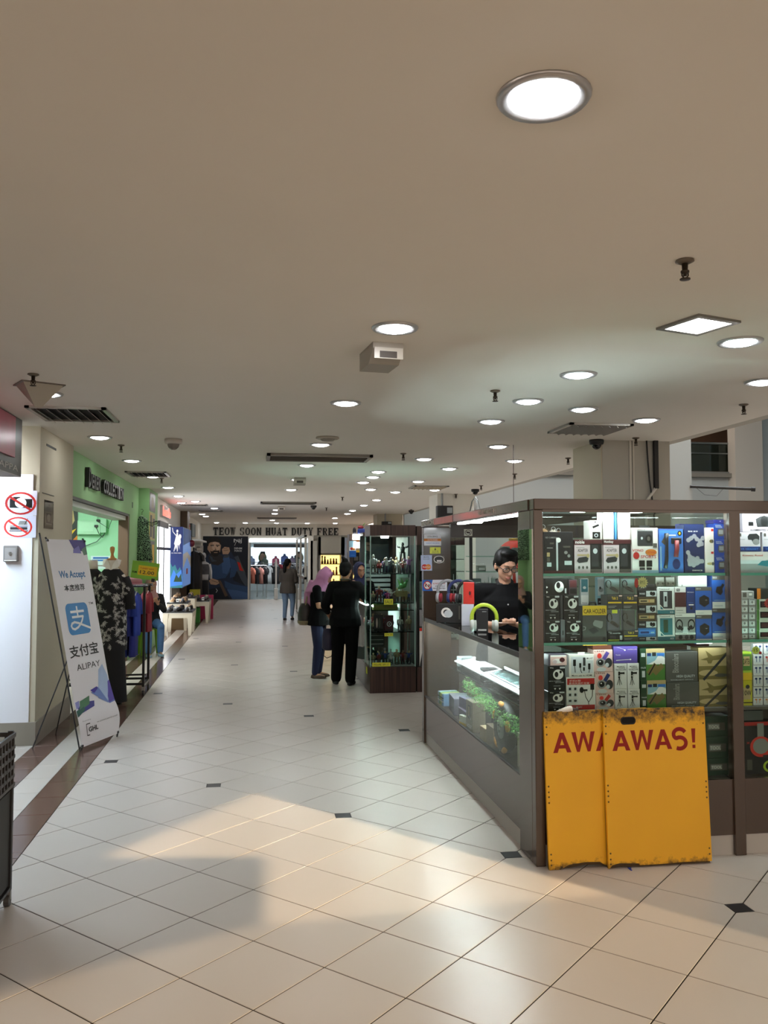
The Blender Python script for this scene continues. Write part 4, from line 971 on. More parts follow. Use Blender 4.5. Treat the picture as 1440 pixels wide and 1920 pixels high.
crate('watch_carton', 'beige carton with watch picture and small lettering', 'box', 1.535, 6.0, cz, .18, .16, .21, '857b66', 0, 'r .3 .4 .7 .85 d;r .4 .5 .55 .8 e;l w .02 .4 .5 .8 .4;t .5 .15 .12 .8 w GADGET')
crate('navy_box', 'violet grey carton lying in the middle of the case floor', 'box', 1.56, 6.3, cz, .26, .2, .09, '55516b')
crate('navy_box', 'violet grey carton stacked on the other violet one', 'box', 1.58, 6.32, cz+.09, .24, .18, .08, '5d5a78', .1)
crate('grey_carton', 'pale grey carton at the far end of the case floor', 'box', 1.57, 6.7, cz, .3, .2, .13, '7b7987', -.1)
crate('white_booklet', 'white and yellow booklet leaning by the watch carton', 'booklet', 1.53, 6.17, cz, .12, .03, .07, 'c6c8b5', .2, 'r 0 0 1 .3 y')
for i, (yy, cc) in enumerate(((6.98,'7fa3c8'),(7.03,'c8c85a'),(7.08,'5aa070'),(7.13,'9fb7d0'))):
    crate('striped_pack', 'bright striped pack at the far end, %s from the left' % ('first second third fourth'.split()[3-i]), 'pack', 1.56, yy, cz, .045, .16, .1, cc, .15, 'r 0 .3 1 .4 w;r 0 .6 1 .7 d')
crate('red_box', 'dull red box on the case floor behind the violet cartons', 'box', 1.66, 6.47, cz, .16, .14, .26, '7c3a33')
crate('dark_slant_box', 'dark flat box leaning on top of the tall boxes', 'box', 1.62, 5.95, cz+.26, .2, .16, .035, '3d3c46', .3)
crate('dark_slant_box', 'grey flat box lying over the tan cartons', 'box', 1.66, 5.55, cz+.24, .22, .14, .03, '50525a', -.2)
crate('white_pack', 'white strip pack standing at the near end of the case', 'pack', 1.545, 4.79, cz, .07, .03, .26, 'b9c4bd', 0, 'r .2 .1 .8 .2 w')
crate('white_pack', 'cream cone pack at the near end of the case', 'pack', 1.56, 4.9, cz, .1, .06, .2, 'c8c2b0')
# shelf in the case: trays of pens, torches, knives
sz = .743
t = thing('white_tray', 'bright white tray of silver pens, nearest the middle of the case', 'tray', (1.64, 5.55, sz)); TR1 = t
b = B(); b.T = Matrix.Rotation(-.22, 4, 'Y'); b.box(0, .175, -.42, .42, .05, .058, M('e6eaee', .4)); b.box(.167, .175, -.42, .42, .058, .08, M('e6eaee', .4)); obj('tray_board', b, t)
b = B(); b.box(.05, .16, -.4, .4, 0, .045, M('9aa0a4', .5)); obj('riser', b, t)
rn = random.Random(3)
pen = None
for i in range(26):
    y = 5.17+i*.03
    lab = 'silver pen in the white tray, %s in the row from the near end' % ordn[i]
    if pen is None:
        pen = thing('pen', lab, 'pen', (0,0,0), 0, 'silver pens in the white tray')
        b = B(); b.tube([(0,0,0), (.02,0,0), (.1,0,0), (.125,0,0)], [.002, .0055, .0055, .004], M('c8ced4', .2, 1), 8); obj('barrel', b, pen, True)
        b = B(); b.box(.075, .12, -.0015, .0015, .005, .008, M('8d9298', .2, 1)); obj('clip', b, pen)
        t = pen
    else: t = dup(pen, (0,0,0), label=lab)
    t.location = (1.66, y, sz+.07); t.rotation_euler = (0, -.22, rn.uniform(-.1, .1))
t = thing('white_tray', 'bright white flat tray at the far part of the case shelf', 'tray', (1.64, 6.45, sz))
b = B(); b.T = Matrix.Rotation(-.18, 4, 'Y'); b.box(0, .17, -.4, .4, .045, .053, M('e6eaee', .4)); obj('tray_board', b, t)
b = B(); b.box(.05, .15, -.36, .36, 0, .045, M('9aa0a4', .5)); obj('riser', b, t)
tor = None
for i in range(22):
    y = 4.86+i*.052
    if tor is None:
        tor = thing('penknife', 'small dark penknife before the white trays, nearest the front of the kiosk', 'penknife', (0,0,0), 0, 'dark penknives on the case shelf')
        b = B(); b.tube([(0,0,0), (.03,0,0), (.09,0,0)], [.006, .008, .006], M('26282a', .3, .6), 8); obj('handle', b, tor, True)
        b = B(); b.box(.02, .07, -.001, .001, .007, .011, M('b5bcc0', .2, 1)); obj('blade', b, tor)
        t = tor
    else: t = dup(tor, (0,0,0), label='small dark penknife before the white trays, %s along the row' % ordn[i])
    t.location = (1.632+rn.uniform(0, .015), y, sz+.009); t.rotation_euler = (0, 0, rn.uniform(-.5, .5))
gr = B(); gm = M('6aa34a', .6); gm2 = M('3f7a34', .6)
for i in range(1500):
    y = rn.uniform(4.85, 6.2); p = Vector((1.555+rn.gauss(0, .02), y, .66+rn.uniform(-.05, .05)+.09*(y-5.4)*.6))
    d = Vector((rn.gauss(0,1), rn.gauss(0,1), rn.gauss(0,1))).normalized()*.016; s_ = d.orthogonal().normalized()*.0028
    gr.add([p-s_, p+s_, p+d], [(0,1,2)], rn.choice((gm, gm2)))
t = obj('leaf_garland', gr, kind='stuff'); tag(t, 'green leafy garland hung along the shelf edge inside the side case', 'garland')
for i, (x, y, cc, lb, w_) in enumerate(((1.66,4.95,'d0c24a','yellow card pack',.2),(1.72,4.98,'8f9fd0','pale violet card pack',.2),(1.64,5.12,'2b2c30','black speaker box',.12),(1.78,5.1,'c9d4de','white card pack',.16),(1.66,4.83,'37424c','dark slate box',.1),(1.8,6.95-.2,'a9b4b4','grey accessory box',.14),(1.72,6.05,'2a2c2e','black gadget box',.12))):
    crate('accessory_pack', '%s on the shelf of the side case' % lb, 'pack', min(x, 1.67), y+(.1 if x > 1.67 else 0), sz+.012 if i < 5 else sz, w_, .12, (.03, .05, .09, .04, .06, .08, .08)[i], cc, rn.uniform(-.4, .4), 'r .1 .3 .9 .7 w')
# ------------------------------------------------------------------ things on the counter
cy = 1.103
def headphones(lab, x, y, rz, band, cup, pad='2a2a2c', z=cy, sc=1.0, tilt=0):
    t = thing('headphones', lab, 'headphones', (x, y, z), rz); t.rotation_euler = (tilt, 0, rz)
    r = .085*sc; h = .10*sc
    b = B(); pts = [(-r*cos(a), 0, h+r*1.02*sin(a)) for a in [PI*i/14 for i in range(15)]]
    b.tube([(-r, 0, .05*sc)]+pts+[(r, 0, .05*sc)], .013*sc, M(band, .35), 8, ry=.006*sc, up=(0, 1, 0)); obj('headband', b, t, True)
    for s in (-1, 1):
        b = B(); b.T = Matrix.Translation((s*r*.96, 0, .045*sc)) @ Matrix.Rotation(PI/2, 4, 'Y')
        b.lathe([(.012*sc, -.016*sc), (.036*sc, -.014*sc), (.042*sc, -.004*sc), (.042*sc, .004*sc), (.036*sc, .014*sc), (.012*sc, .016*sc)], (0,0,0), M(cup, .35), 18); e = obj('ear_cup', b, t, True)
        b = B(); b.T = Matrix.Translation((s*r*.72, 0, .045*sc)) @ Matrix.Rotation(PI/2, 4, 'Y')
        b.lathe([(.02*sc, -.01*sc), (.037*sc, -.008*sc), (.037*sc, .008*sc), (.02*sc, .01*sc)], (0,0,0), M(pad, .8), 18); obj('ear_pad', b, e, True)
    return t
headphones('lime green and white headphones round a black stand box', 1.645, 5.98, -.25, 'b9d23c', 'c9cfc8', 'aab0a8', sc=1.05)
t = crate('stand_box', 'black display box inside the lime green headphones', 'box', 1.63, 5.98, cy, .085, .05, .165, '17181b'); 
t.rotation_euler = (0, 0, PI/2-.25)
b = B(); b.box(-.001, 0, -.03, .03, .01, .022, M('d9d9d6')); obj('price_strip', b, t)
b = B(); b.box(-.001, 0, -.03, .0, .145, .15, M('8d8f92')); obj('print', b, t)
hp = ((1.60, 6.95, -.5, '8e9094', 'a3a5aa', 'grey headphones with red ear pad, leftmost on the upper shelf box', '8d2430'), (1.68, 6.9, -.5, '27315f', '2d3a70', 'navy and red headphones behind the grey pair', 'a02c32'), (1.73, 6.78, -.4, '1c1c1e', '232326', 'black headphones beside the red box', '111113'))
t = thing('headphone_stand', 'black card stand under the three upper headphones', 'stand', (1.66, 6.85, cy), PI/2-.4)
b = B(); b.box(-.05, .05, -.13, .17, 0, .155, M('1a1a1c', .5), .004); obj('carton', b, t)
b = B(); o_ = lambda x, y, z: Vector((-.051-z, .17-x*1, y))
draw(b, 'e .28 .55 .14 .26 w;e .28 .56 .08 .14 k;e .34 .48 .12 .2 s;r .1 .05 .5 .1 d;r .62 .2 .66 .9 h', o_, .3, .155); obj('print', b, t)
for x, y, rz, bd, cp, lb, pd in hp: headphones(lb, x, y, rz, bd, cp, pd, cy+.155)
t = crate('red_box', 'upright red headphone box on the white box', 'box', 1.67, 6.52, cy+.17, .085, .06, .17, 'c02a1e', 0, 'r .55 .3 .8 .6 r;e .6 .5 .1 .1 m'); t.rotation_euler = (0, 0, PI/2-.3)
t = crate('white_box', 'upright white box under the red headphone box', 'box', 1.66, 6.52, cy, .095, .07, .17, 'c9cdd8'); t.rotation_euler = (0, 0, PI/2-.3)
t = thing('white_cable_pack', 'small white plugs hanging at the end post of the counter', 'plug', (1.58, 7.1, cy), 0)
b = B(); b.box(-.02, .02, -.02, .02, 0, .02, M('dadada'), .006); b.cyl((0,0,.02), (0,0,.05), .008, M('c9c9c9'), 8); obj('plug_body', b, t)
b = B(); b.tube([(0,0,.05),(.01,.01,.09),(.02,.03,.06),(.03,.04,.004)], .003, M('d0d0d0'), 6); obj('cord', b, t)
# red paper lantern behind the kiosk
t = thing('paper_lantern', 'round red paper lantern with black lettering hanging behind the kiosk', 'lantern', (2.66, 8.5, 1.66))
b = B(); rm = M('d23a34', .6, emit=.25, nm='red lantern paper')
n = 24; rings = []
for i in range(13):
    a = PI*(i+.6)/13.2-PI/2
    rings.append([Vector(((.17*cos(a)*(1-.04*(j % 2)))*cos(2*PI*j/n), (.17*cos(a)*(1-.04*(j % 2)))*sin(2*PI*j/n), .15*sin(a))) for j in range(n)])
b.loft(rings, rm); obj('paper_shade', b, t, True)
b = B(); b.lathe([(.05, .145), (.055, .15), (.055, .165), (.05, .17)], (0,0,0), M('c9a23a', .4, .6), 16); b.lathe([(.05, -.165), (.055, -.16), (.055, -.15), (.05, -.145)], (0,0,0), M('c9a23a', .4, .6), 16); obj('cap', b, t, kind='stuff')
b = B()
for q, ch in enumerate('大吉利'): put_text(b, ch, lambda x, y, z: Vector((.06+x, -math.sqrt(max(0, .178**2-(.06+x)**2-(y*1.0)**2))-.002, y)), 0, .07-q*.07, .05, M('1c1210'))
obj('lettering', b, t)
b = B(); b.tube([(0,0,.17), (0,0,1.14)], .003, M('3a2020'), 6); obj('cord', b, t)
b = B(); b.tube([(0,0,-.165), (0,0,-.2), (0,0,-.3)], [.006, .016, .02], M('d0342c'), 10); obj('tassel', b, t)
# grey wire racks standing behind the back glass, seen through it
for i, (x, z) in enumerate(((1.83, 1.4), (2.2, 1.38))):
    t = thing('wire_basket', 'pale wire basket behind the kiosk back glass, %s of two' % ('left', 'right')[i], 'basket', (x, 7.7, .9))
    b = B(); wm = M('b5bfbb', .4)
    for q in range(7): b.cyl((-.11+q*.036, 0, .0), (-.11+q*.036, 0, z-.9+.08*sin(PI*q/6)), .004, wm, 5)
    for q in range(9): b.cyl((-.11, 0, .05+q*.055), (.106, 0, .05+q*.055), .004, wm, 5)
    obj('wire_grid', b, t, kind='stuff')
    b = B(); b.box(-.12, .12, -.02, .1, 0, .02, wm); obj('base', b, t)
for i in range(14):
    x = 2.02+rn.random()*.9; z = rn.choice((1.208, 1.368, 1.508, 1.648))
    t = thing('small_carton', 'small carton on the glass back shelves of the kiosk, %s of the lot' % ordf[i], 'box', (x, 7.62+rn.random()*.08, z), rn.uniform(-.3, .3), 'small cartons on the back shelves')
    hh = .05+.04*rn.random(); cc = rn.choice(('a9b5b2', '7b8884', 'b3473e', '8f9a9c', 'c5ccca'))
    b = B(); b.box(-.04, .04, -.03, .03, 0, hh, M(cc), .002); obj('carton', b, t)
    b = B(); b.box(-.03, .03, -.0305, -.03, .01, hh*.6, M('dfe3e0')); obj('print', b, t)
# ------------------------------------------------------------------ the two yellow boards
def board(lab, u, wv, hv, ytop, ybot, cut, handle, txtdx=0):
    """u: foot-left point; the board leans back; local x right, z up along the board"""
    t = thing('warning_board', lab, 'sign board', u, 0, 'yellow plywood warning boards')
    an = math.atan2(ytop-ybot, hv)
    t.rotation_euler = (-an, wv[2], wv[1])
    w, h = wv[0], hv/cos(an)
    ym = bpy.data.materials.get('yellow plywood') or None
    if ym is None:
        ym = bpy.data.materials.new('yellow plywood'); ym.use_nodes = True
        nt = ym.node_tree; p = nt.nodes['Principled BSDF']; L = nt.links.new
        tc = nt.nodes.new('ShaderNodeTexCoord'); sx = nt.nodes.new('ShaderNodeSeparateXYZ'); L(tc.outputs['Object'], sx.inputs[0])
        n = nt.nodes.new('ShaderNodeTexNoise'); n.inputs['Scale'].default_value = 24; n.inputs['Detail'].default_value = 8; n.inputs['Roughness'].default_value = .7
        L(tc.outputs['Object'], n.inputs['Vector'])
        # grime along the top edge and the bottom edge
        m1 = nt.nodes.new('ShaderNodeMapRange'); m1.inputs['From Min'].default_value = .70; m1.inputs['From Max'].default_value = .80; L(sx.outputs['Z'], m1.inputs['Value'])
        m2 = nt.nodes.new('ShaderNodeMapRange'); m2.inputs['From Min'].default_value = .075; m2.inputs['From Max'].default_value = .0; L(sx.outputs['Z'], m2.inputs['Value'])
        mxm = nt.nodes.new('ShaderNodeMath'); mxm.operation = 'MAXIMUM'; L(m1.outputs[0], mxm.inputs[0]); L(m2.outputs[0], mxm.inputs[1])
        q = nt.nodes.new('ShaderNodeMath'); q.operation = 'MULTIPLY_ADD'; q.inputs[1].default_value = .42; L(mxm.outputs[0], q.inputs[0]); L(n.outputs['Fac'], q.inputs[2])
        r = nt.nodes.new('ShaderNodeMapRange'); r.inputs['From Min'].default_value = .70; r.inputs['From Max'].default_value = 1.0; L(q.outputs[0], r.inputs['Value'])
        mx = nt.nodes.new('ShaderNodeMix'); mx.data_type = 'RGBA'; mx.inputs['A'].default_value = (*lin('efb41a'), 1); mx.inputs['B'].default_value = (*lin('2e2310'), 1)
        L(r.outputs[0], mx.inputs['Factor'])
        n2 = nt.nodes.new('ShaderNodeTexNoise'); n2.inputs['Scale'].default_value = 3; L(tc.outputs['Object'], n2.inputs['Vector'])
        m3 = nt.nodes.new('ShaderNodeMix'); m3.data_type = 'RGBA'; m3.blend_type = 'MULTIPLY'; m3.inputs['B'].default_value = (.86, .82, .7, 1)
        L(n2.outputs['Fac'], m3.inputs['Factor']); L(mx.outputs['Result'], m3.inputs['A']); L(m3.outputs['Result'], p.inputs['Base Color'])
        p.inputs['Roughness'].default_value = .5
    th = .018
    # outline with a chipped bottom edge
    pts = [(0, .0)]
    if cut:
        pts += [(.06, 0), (.11, .022), (.2, .03), (.28, .026), (.31, .008), (.34, 0)]
    else: pts += [(.02, .02), (.06, .028), (.17, .022), (.175, .012), (.3, .012), (.42, .016), (.5, .014)]
    pts += [(w, .012 if not cut else 0), (w, h), (0, h)]
    b = B(); b.prism(pts, lambda x, y, z: Vector((x, z, y)), th, ym); panel = obj('plywood_panel', b, t)
    b = B(); b.prism([(q[0]+(.002 if q[0] < w/2 else -.002), max(.001, q[1]-.02) if q[1] < .1 else q[1]-.002) for q in pts], lambda x, y, z: Vector((x, z+th, y)), .012, M('4a3a22', .8)); obj('back_board', b, t)
    b = B(); red = M('8c160f', .5, spec=.3)
    def L_(polys, ox):
        for pl in polys: b.add([Vector((ox+x*1, -.0006-len(b.f)*.00001, h*.735+y)) for x, y in pl], [tuple(range(len(pl)))], red)
    H_ = .105
    def A(ox): L_([[(0,0),(.025,0),(.062,H_),(.04,H_)][:4], [(.04,H_),(.062,H_),(.102,0),(.077,0)], [(.026,.022),(.076,.022),(.07,.04),(.032,.04)]], ox)
    def W_(ox):
        L_([[(0,H_),(.024,H_),(.044,0),(.028,0)], [(.028,0),(.044,0),(.075,H_),(.057,H_)], [(.057,H_),(.075,H_),(.104,0),(.088,0)], [(.088,0),(.104,0),(.132,H_),(.108,H_)]], ox)
    def Sx(ox):
        c = []
        for i in range(15): a = .45+PI*1.15*i/14; c.append((.042+.034*cos(a), .077+.0275*sin(a)))
        for i in range(15): a = PI*.55-PI*1.2*i/14; c.append((.042+.036*cos(a), .03+.03*sin(a)))
        for i in range(len(c)-1):
            p, q = Vector(c[i]), Vector(c[i+1]); d = (q-p).normalized(); n_ = Vector((-d.y, d.x))*.0105; e = d*.003
            L_([[tuple(p-n_-e), tuple(q-n_+e), tuple(q+n_+e), tuple(p+n_-e)]], ox)
    s0 = .045+txtdx
    A(s0); W_(s0+.105); A(s0+.24); Sx(s0+.345)
    L_([[(.0,.03),(.016,.03),(.021,H_),(-.003,H_)], [(0,0),(.017,0),(.017,.018),(0,.018)]], s0+.46)
    obj('lettering', b, t)
    for s_, zs in ((.012, (.79, .74, .70, .43, .40, .375, .345, .08, .05, .025)), (w-.012, (.79, .74, .43, .40, .375, .345, .08, .05))):
        b = B()
        for z in zs: b.ell((s_, -.001, z), (.005, .003, .005), M('6e5a34', .4, .8), 8, 6)
        obj('rivet', b, t, kind='stuff')
    if handle:
        b = B(); q = [(.115+.03*cos(a)*.5+(.05 if cos(a) > 0 else -.0), h-.062+.018*sin(a)) for a in [2*PI*i/20 for i in range(20)]]
        b.prism(q, lambda x, y, z: Vector((x, -.0012-z, y)), -.001, M('0c0a08', .9)); b.tube([Vector((x, -.001, y)) for x, y in q+[q[0]]], .0035, M('1a150c'), 6)
        obj('handle_slot', b, t)
    return t
board('yellow plywood warning board marked AWAS behind the other one', (1.552, 4.385, 0), (.586, 0, -.012), .818, 4.425, 4.385, True, False)
board('yellow plywood warning board marked AWAS with handle slot, in front', (1.868, 4.352, 0), (.586, 0, .0), .826, 4.404, 4.352, False, True)
# crumpled white paper roll on the boards' top edge, blue scrap on the floor
t = thing('paper_roll', 'crumpled white paper roll wedged behind the yellow boards', 'paper', (1.62, 4.438, .806))
b = B(); b.tube([(0,0,.006),(.03,.0,.012),(.07,0,.022),(.085,0,.024)], [.008,.014,.017,.015], M('ded7cd', .7), 10); obj('sheet', b, t, True)
b = B(); b.tube([(.088,0,.016),(.12,0,.018)], [.012,.009], M('3a2a2a', .6), 8); obj('dark_end', b, t, True)
t = B(); p0 = at(1181, 1630, 'Z', 0); t.box(-.004, .004, -.02, .02, 0, .004, M('26389a')); t.box(.004, .012, .01, .018, 0, .004, M('26389a')); o = obj('paper_scrap', t); o.location = p0; tag(o, 'tiny blue scrap on the floor before the yellow boards', 'scrap')
# ================================================================== people
def skinmesh(name, b, parent, mat, vox=.009, it=6, label=None):
    """one continuous closed surface out of overlapping limbs"""
    me = bpy.data.meshes.new(name); me.from_pydata(b.v, [], b.f); me.update()
    o = bpy.data.objects.new(name, me); COL.objects.link(o)
    r = o.modifiers.new('r', 'REMESH'); r.mode = 'VOXEL'; r.voxel_size = vox; r.use_smooth_shade = True
    s = o.modifiers.new('s', 'SMOOTH'); s.factor = .5; s.iterations = it
    dg = bpy.context.evaluated_depsgraph_get()
    nm = bpy.data.meshes.new_from_object(o.evaluated_get(dg)); nm.name = name
    o.modifiers.clear(); o.data = nm; bpy.data.meshes.remove(me)
    nm.materials.clear(); nm.materials.append(mat)
    nm.polygons.foreach_set('use_smooth', [True]*len(nm.polygons))
    o.parent = parent
    if label: o['label'] = label
    return o
def limb(b, pts, rs, n=12, k=1.0):
    b.tube(pts, [r*k for r in rs], 'k', n)
    for p, r in zip(pts, rs): b.ell(p, r*k*.985, 'k', n, 8)
def lerp(a, b, t): return Vector(a)*(1-t)+Vector(b)*t
def hand(b, wrist, d, palm, sc=1.0, curl=.5, side=1):
    """palm and five bent fingers; d: finger direction, palm: palm normal"""
    d = Vector(d).normalized(); pn = Vector(palm); pn = (pn-d*pn.dot(d)).normalized(); s = d.cross(pn)*side
    w = Vector(wrist)
    M3 = Matrix((s, d, pn)).transposed()
    b.ell(w+d*.045*sc, (.038*sc, .05*sc, .016*sc), 'k', 12, 8, M3)
    for i, (off, ln) in enumerate(((-.028, .062), (-.0095, .072), (.0095, .068), (.027, .052))):
        p = w+d*.085*sc+s*off*sc; pts = [w+d*.05*sc+s*off*.8*sc, p]; dd = d; q = p
        for j in range(3):
            a = curl*(.55+.45*j); dd = (d*cos(a*(j+1)*.8)+pn*sin(a*(j+1)*.8)).normalized(); q = q+dd*ln*sc*(.42, .33, .25)[j]; pts.append(q)
        b.tube(pts, [.0095*sc, .0095*sc, .009*sc, .0085*sc, .0075*sc], 'k', 8); b.ell(q, .0075*sc, 'k', 8, 6)
    t0 = w+d*.02*sc-s*.026*sc; t1 = t0-s*.022*sc+d*.028*sc+pn*.012*sc; t2 = t1+d*.03*sc+pn*.016*sc-s*.004*sc
    b.tube([w+d*.02*sc, t0, t1, t2], [.014*sc, .013*sc, .0105*sc, .009*sc], 'k', 8); b.ell(t2, .009*sc, 'k', 8, 6)
def head_form(b, c, Rm, s=1.0, ears=True):
    """skull, jaw, nose, ears, lips around head centre c, face along Rm @ +y"""
    f = lambda x, y, z: Vector(c)+Rm @ Vector((x*s, y*s, z*s))
    b.ell(f(0, -.008, .03), (.074*s, .092*s, .085*s), 'k', 18, 12, Rm)
    b.ell(f(0, .022, -.035), (.058*s, .062*s, .075*s), 'k', 16, 12, Rm)
    b.ell(f(0, .055, -.085), (.028*s, .026*s, .02*s), 'k', 12, 8, Rm)
    b.tube([f(0, .082, .012), f(0, .098, -.018), f(0, .106, -.03)], [.008*s, .012*s, .014*s], 'k', 10); b.ell(f(0, .1, -.033), (.018*s, .014*s, .01*s), 'k', 10, 6, Rm)
    for q in (-1, 1):
        b.ell(f(q*.036, .062, -.015), (.024*s, .02*s, .024*s), 'k', 10, 8, Rm)
        if ears: b.ell(f(q*.076, -.008, -.008), (.01*s, .02*s, .032*s), 'k', 10, 8, Rm)
    b.ell(f(0, .078, .035), (.05*s, .016*s, .012*s), 'k', 12, 6, Rm)
    b.ell(f(0, .083, -.058), (.024*s, .012*s, .006*s), 'k', 10, 6, Rm); b.ell(f(0, .081, -.067), (.02*s, .011*s, .006*s), 'k', 10, 6, Rm)
def face(parent, c, Rm, s=1.0, brow='191412', lip='9a5f56'):
    f = lambda x, y, z: Vector(c)+Rm @ Vector((x*s, y*s, z*s))
    for q in (-1, 1):
        b = B(); b.ell(f(q*.032, .077, .008), (.013*s, .008*s, .0048*s), M('cfc6be', .3), 12, 8, Rm); b.ell(f(q*.032, .0835, .007), (.006*s, .004*s, .0048*s), M('17100e', .2), 10, 6, Rm); obj('eye', b, parent, True)
        b = B(); b.tube([f(q*.014, .091, .03), f(q*.032, .09, .036), f(q*.05, .078, .031)], [.003*s, .004*s, .002*s], M(brow, .8), 6); obj('eyebrow', b, parent, True)
    b = B(); b.tube([f(-.024, .086, -.061), f(-.008, .094, -.058), f(.008, .094, -.058), f(.024, .086, -.061)], [.002*s, .005*s, .005*s, .002*s], M(lip, .5), 6); b.tube([f(-.02, .086, -.066), f(0, .093, -.068), f(.02, .086, -.066)], [.002*s, .005*s, .002*s], M(lip, .5), 6); obj('lips', b, parent, True)
SKIN = M('b98a6e', .55, var=.05, vs=20, nm='skin'); SKIN2 = M('a67a5c', .55, var=.05, vs=20, nm='tan skin')
def torso(b, P, k=0.0, wide=1.0):
    """P: pelvis, waist, chest, neck points"""
    pel, wai, che, nec = [Vector(p) for p in P]
    up = lerp(che, nec, .45)
    ax = P_side
    def ring(c, rx, ry): return [c+ax*rx*cos(2*PI*j/16)+P_fwd*ry*sin(2*PI*j/16) for j in range(16)]
    R_ = [(pel-Vector((0,0,.10)), .06, .05), (pel-Vector((0,0,.06)), .155, .115), (pel, .168, .125), (lerp(pel, wai, .6), .15, .11), (wai, .14, .105), (lerp(wai, che, .5), .152, .115), (che, .165, .12), (lerp(che, up, .6), .165, .105), (up, .13, .085), (lerp(up, nec, .6), .075, .065), (nec, .052, .055)]
    b.loft([ring(c, (rx*wide)+k, ry*wide+k) for c, rx, ry in R_], 'k')
P_side = Vector((1, 0, 0)); P_fwd = Vector((0, 1, 0))
def person(label, loc, rz, J, sc, tops, bottoms, shoes, hair, skin=None, sleeve=.55, wide=1.0, vox=.009, hands=((0, 0), (0, 0)), headrot=(0, 0, 0), top_len=.1, ears=True, shoe_h=.05):
    """J: joints for a 1.6 m figure facing +y; scaled by sc"""
    global P_side, P_fwd
    t = thing('person', label, 'person', loc, rz)
    skin = skin or SKIN
    V = {q: Vector(p)*sc for q, p in J.items()}
    tw = J.get('twist', (0, 0, 0))[2] if 'twist' in J else 0
    P_side = Vector((cos(tw), sin(tw), 0)); P_fwd = Vector((-sin(tw), cos(tw), 0))
    Rm = Matrix.Rotation(headrot[2], 3, 'Z') @ Matrix.Rotation(headrot[0], 3, 'X') @ Matrix.Rotation(headrot[1], 3, 'Y')
    b = B()
    P = (V['pel'], V['wai'], V['che'], V['nec'])
    torso(b, P, -.012, wide*sc)
    limb(b, [V['nec']-Vector((0, 0, .04)), lerp(V['nec'], V['head'], .5)], [.05*sc, .046*sc])
    head_form(b, V['head'], Rm, sc*.98, ears)
    for s in 'LR':
        limb(b, [lerp(V['nec'], V['che'], .32), V['sh'+s]], [.04*sc*wide, .044*sc*wide])
        limb(b, [V['sh'+s], lerp(V['sh'+s], V['el'+s], .5), V['el'+s], lerp(V['el'+s], V['wr'+s], .35), V['wr'+s]], [.046*sc*wide, .041*sc*wide, .034*sc*wide, .035*sc*wide, .024*sc])
        limb(b, [V['hi'+s], lerp(V['hi'+s], V['kn'+s], .5), V['kn'+s], lerp(V['kn'+s], V['an'+s], .35), V['an'+s]], [.075*sc*wide, .064*sc*wide, .048*sc*wide, .049*sc, .033*sc])
        b.tube([V['an'+s]-Vector((0,0,.02*sc)), V['to'+s]], [.03*sc, .018*sc], 'k')
        hd, hp, cu = hands['LR'.index(s)]
        hand(b, V['wr'+s], hd, hp, sc*.96, cu, 1 if s == 'L' else -1)
    skinmesh('body', b, t, skin, vox*sc, 3)
    # top garment
    if tops:
        b = B(); torso(b, P, .012, wide*sc)
        pel = V['pel']
        b.loft([[c+P_side*rx*cos(2*PI*j/16)+P_fwd*ry*sin(2*PI*j/16) for j in range(16)] for c, rx, ry in ((V['wai'], .14*wide*sc+.014, .105*wide*sc+.014), (pel, .172*wide*sc+.014, .13*wide*sc+.014), (pel-Vector((0,0,top_len)), .175*wide*sc+.016, .135*wide*sc+.014))], 'k')
        for s in 'LR':
            e = sleeve; limb(b, [lerp(V['nec'], V['che'], .32), lerp(lerp(V['nec'], V['che'], .32), V['sh'+s], .55), V['sh'+s]], [.05*sc*wide, .058*sc*wide, .062*sc*wide])
            pts = [V['sh'+s], lerp(V['sh'+s], V['el'+s], min(1, e)*.5), lerp(V['sh'+s], V['el'+s], min(1, e))]; rr = [.064*sc*wide, .058*sc*wide, .054*sc*wide]
            if e > 1: pts += [lerp(V['el'+s], V['wr'+s], (e-1)*.5), lerp(V['el'+s], V['wr'+s], e-1)]; rr += [.049*sc*wide, .04*sc]
            limb(b, pts, rr)
        skinmesh('shirt', b, t, tops, vox*sc, 4)
    if bottoms:
        b = B()
        b.loft([[c+P_side*rx*cos(2*PI*j/16)+P_fwd*ry*sin(2*PI*j/16) for j in range(16)] for c, rx, ry in ((lerp(V['pel'], V['wai'], .5), .148*wide*sc, .112*wide*sc), (V['pel'], .17*wide*sc+.004, .128*wide*sc+.004), (V['pel']-Vector((0,0,.06)), .162*wide*sc, .12*wide*sc), (V['pel']-Vector((0,0,.11)), .09*wide*sc, .08*wide*sc))], 'k')
        kk = J.get('flare', (1, 1, 1))
        for s in 'LR':
            limb(b, [V['hi'+s], lerp(V['hi'+s], V['kn'+s], .5), V['kn'+s], lerp(V['kn'+s], V['an'+s], .5), lerp(V['kn'+s], V['an'+s], .97)], [.09*sc*wide, .078*sc*wide, .062*sc*wide*kk[0], .058*sc*kk[1], .05*sc*kk[2]])
        skinmesh('trousers', b, t, bottoms, vox*sc, 4)
    for s in 'LR':
        b = B(); a, to = V['an'+s], V['to'+s]; d = (to-a); d.z = 0; d.normalize()
        Rz = Matrix((Vector((d.y, -d.x, 0)), d, Vector((0,0,1)))).transposed()
        z0 = shoe_h*sc*.62
        b.ell(Vector((a.x, a.y, z0*.95))-d*.012*sc, (.036*sc, .05*sc, .036*sc), 'k', 12, 8, Rz)
        b.ell(Vector((a.x, a.y, z0*.8))+d*.07*sc, (.043*sc, .1*sc, .029*sc), 'k', 12, 8, Rz)
        b.ell(Vector((a.x, a.y, .012*sc))+d*.05*sc, (.044*sc, .128*sc, .012*sc), 'k', 12, 8, Rz)
        skinmesh('shoe', b, t, shoes, .007, 3)
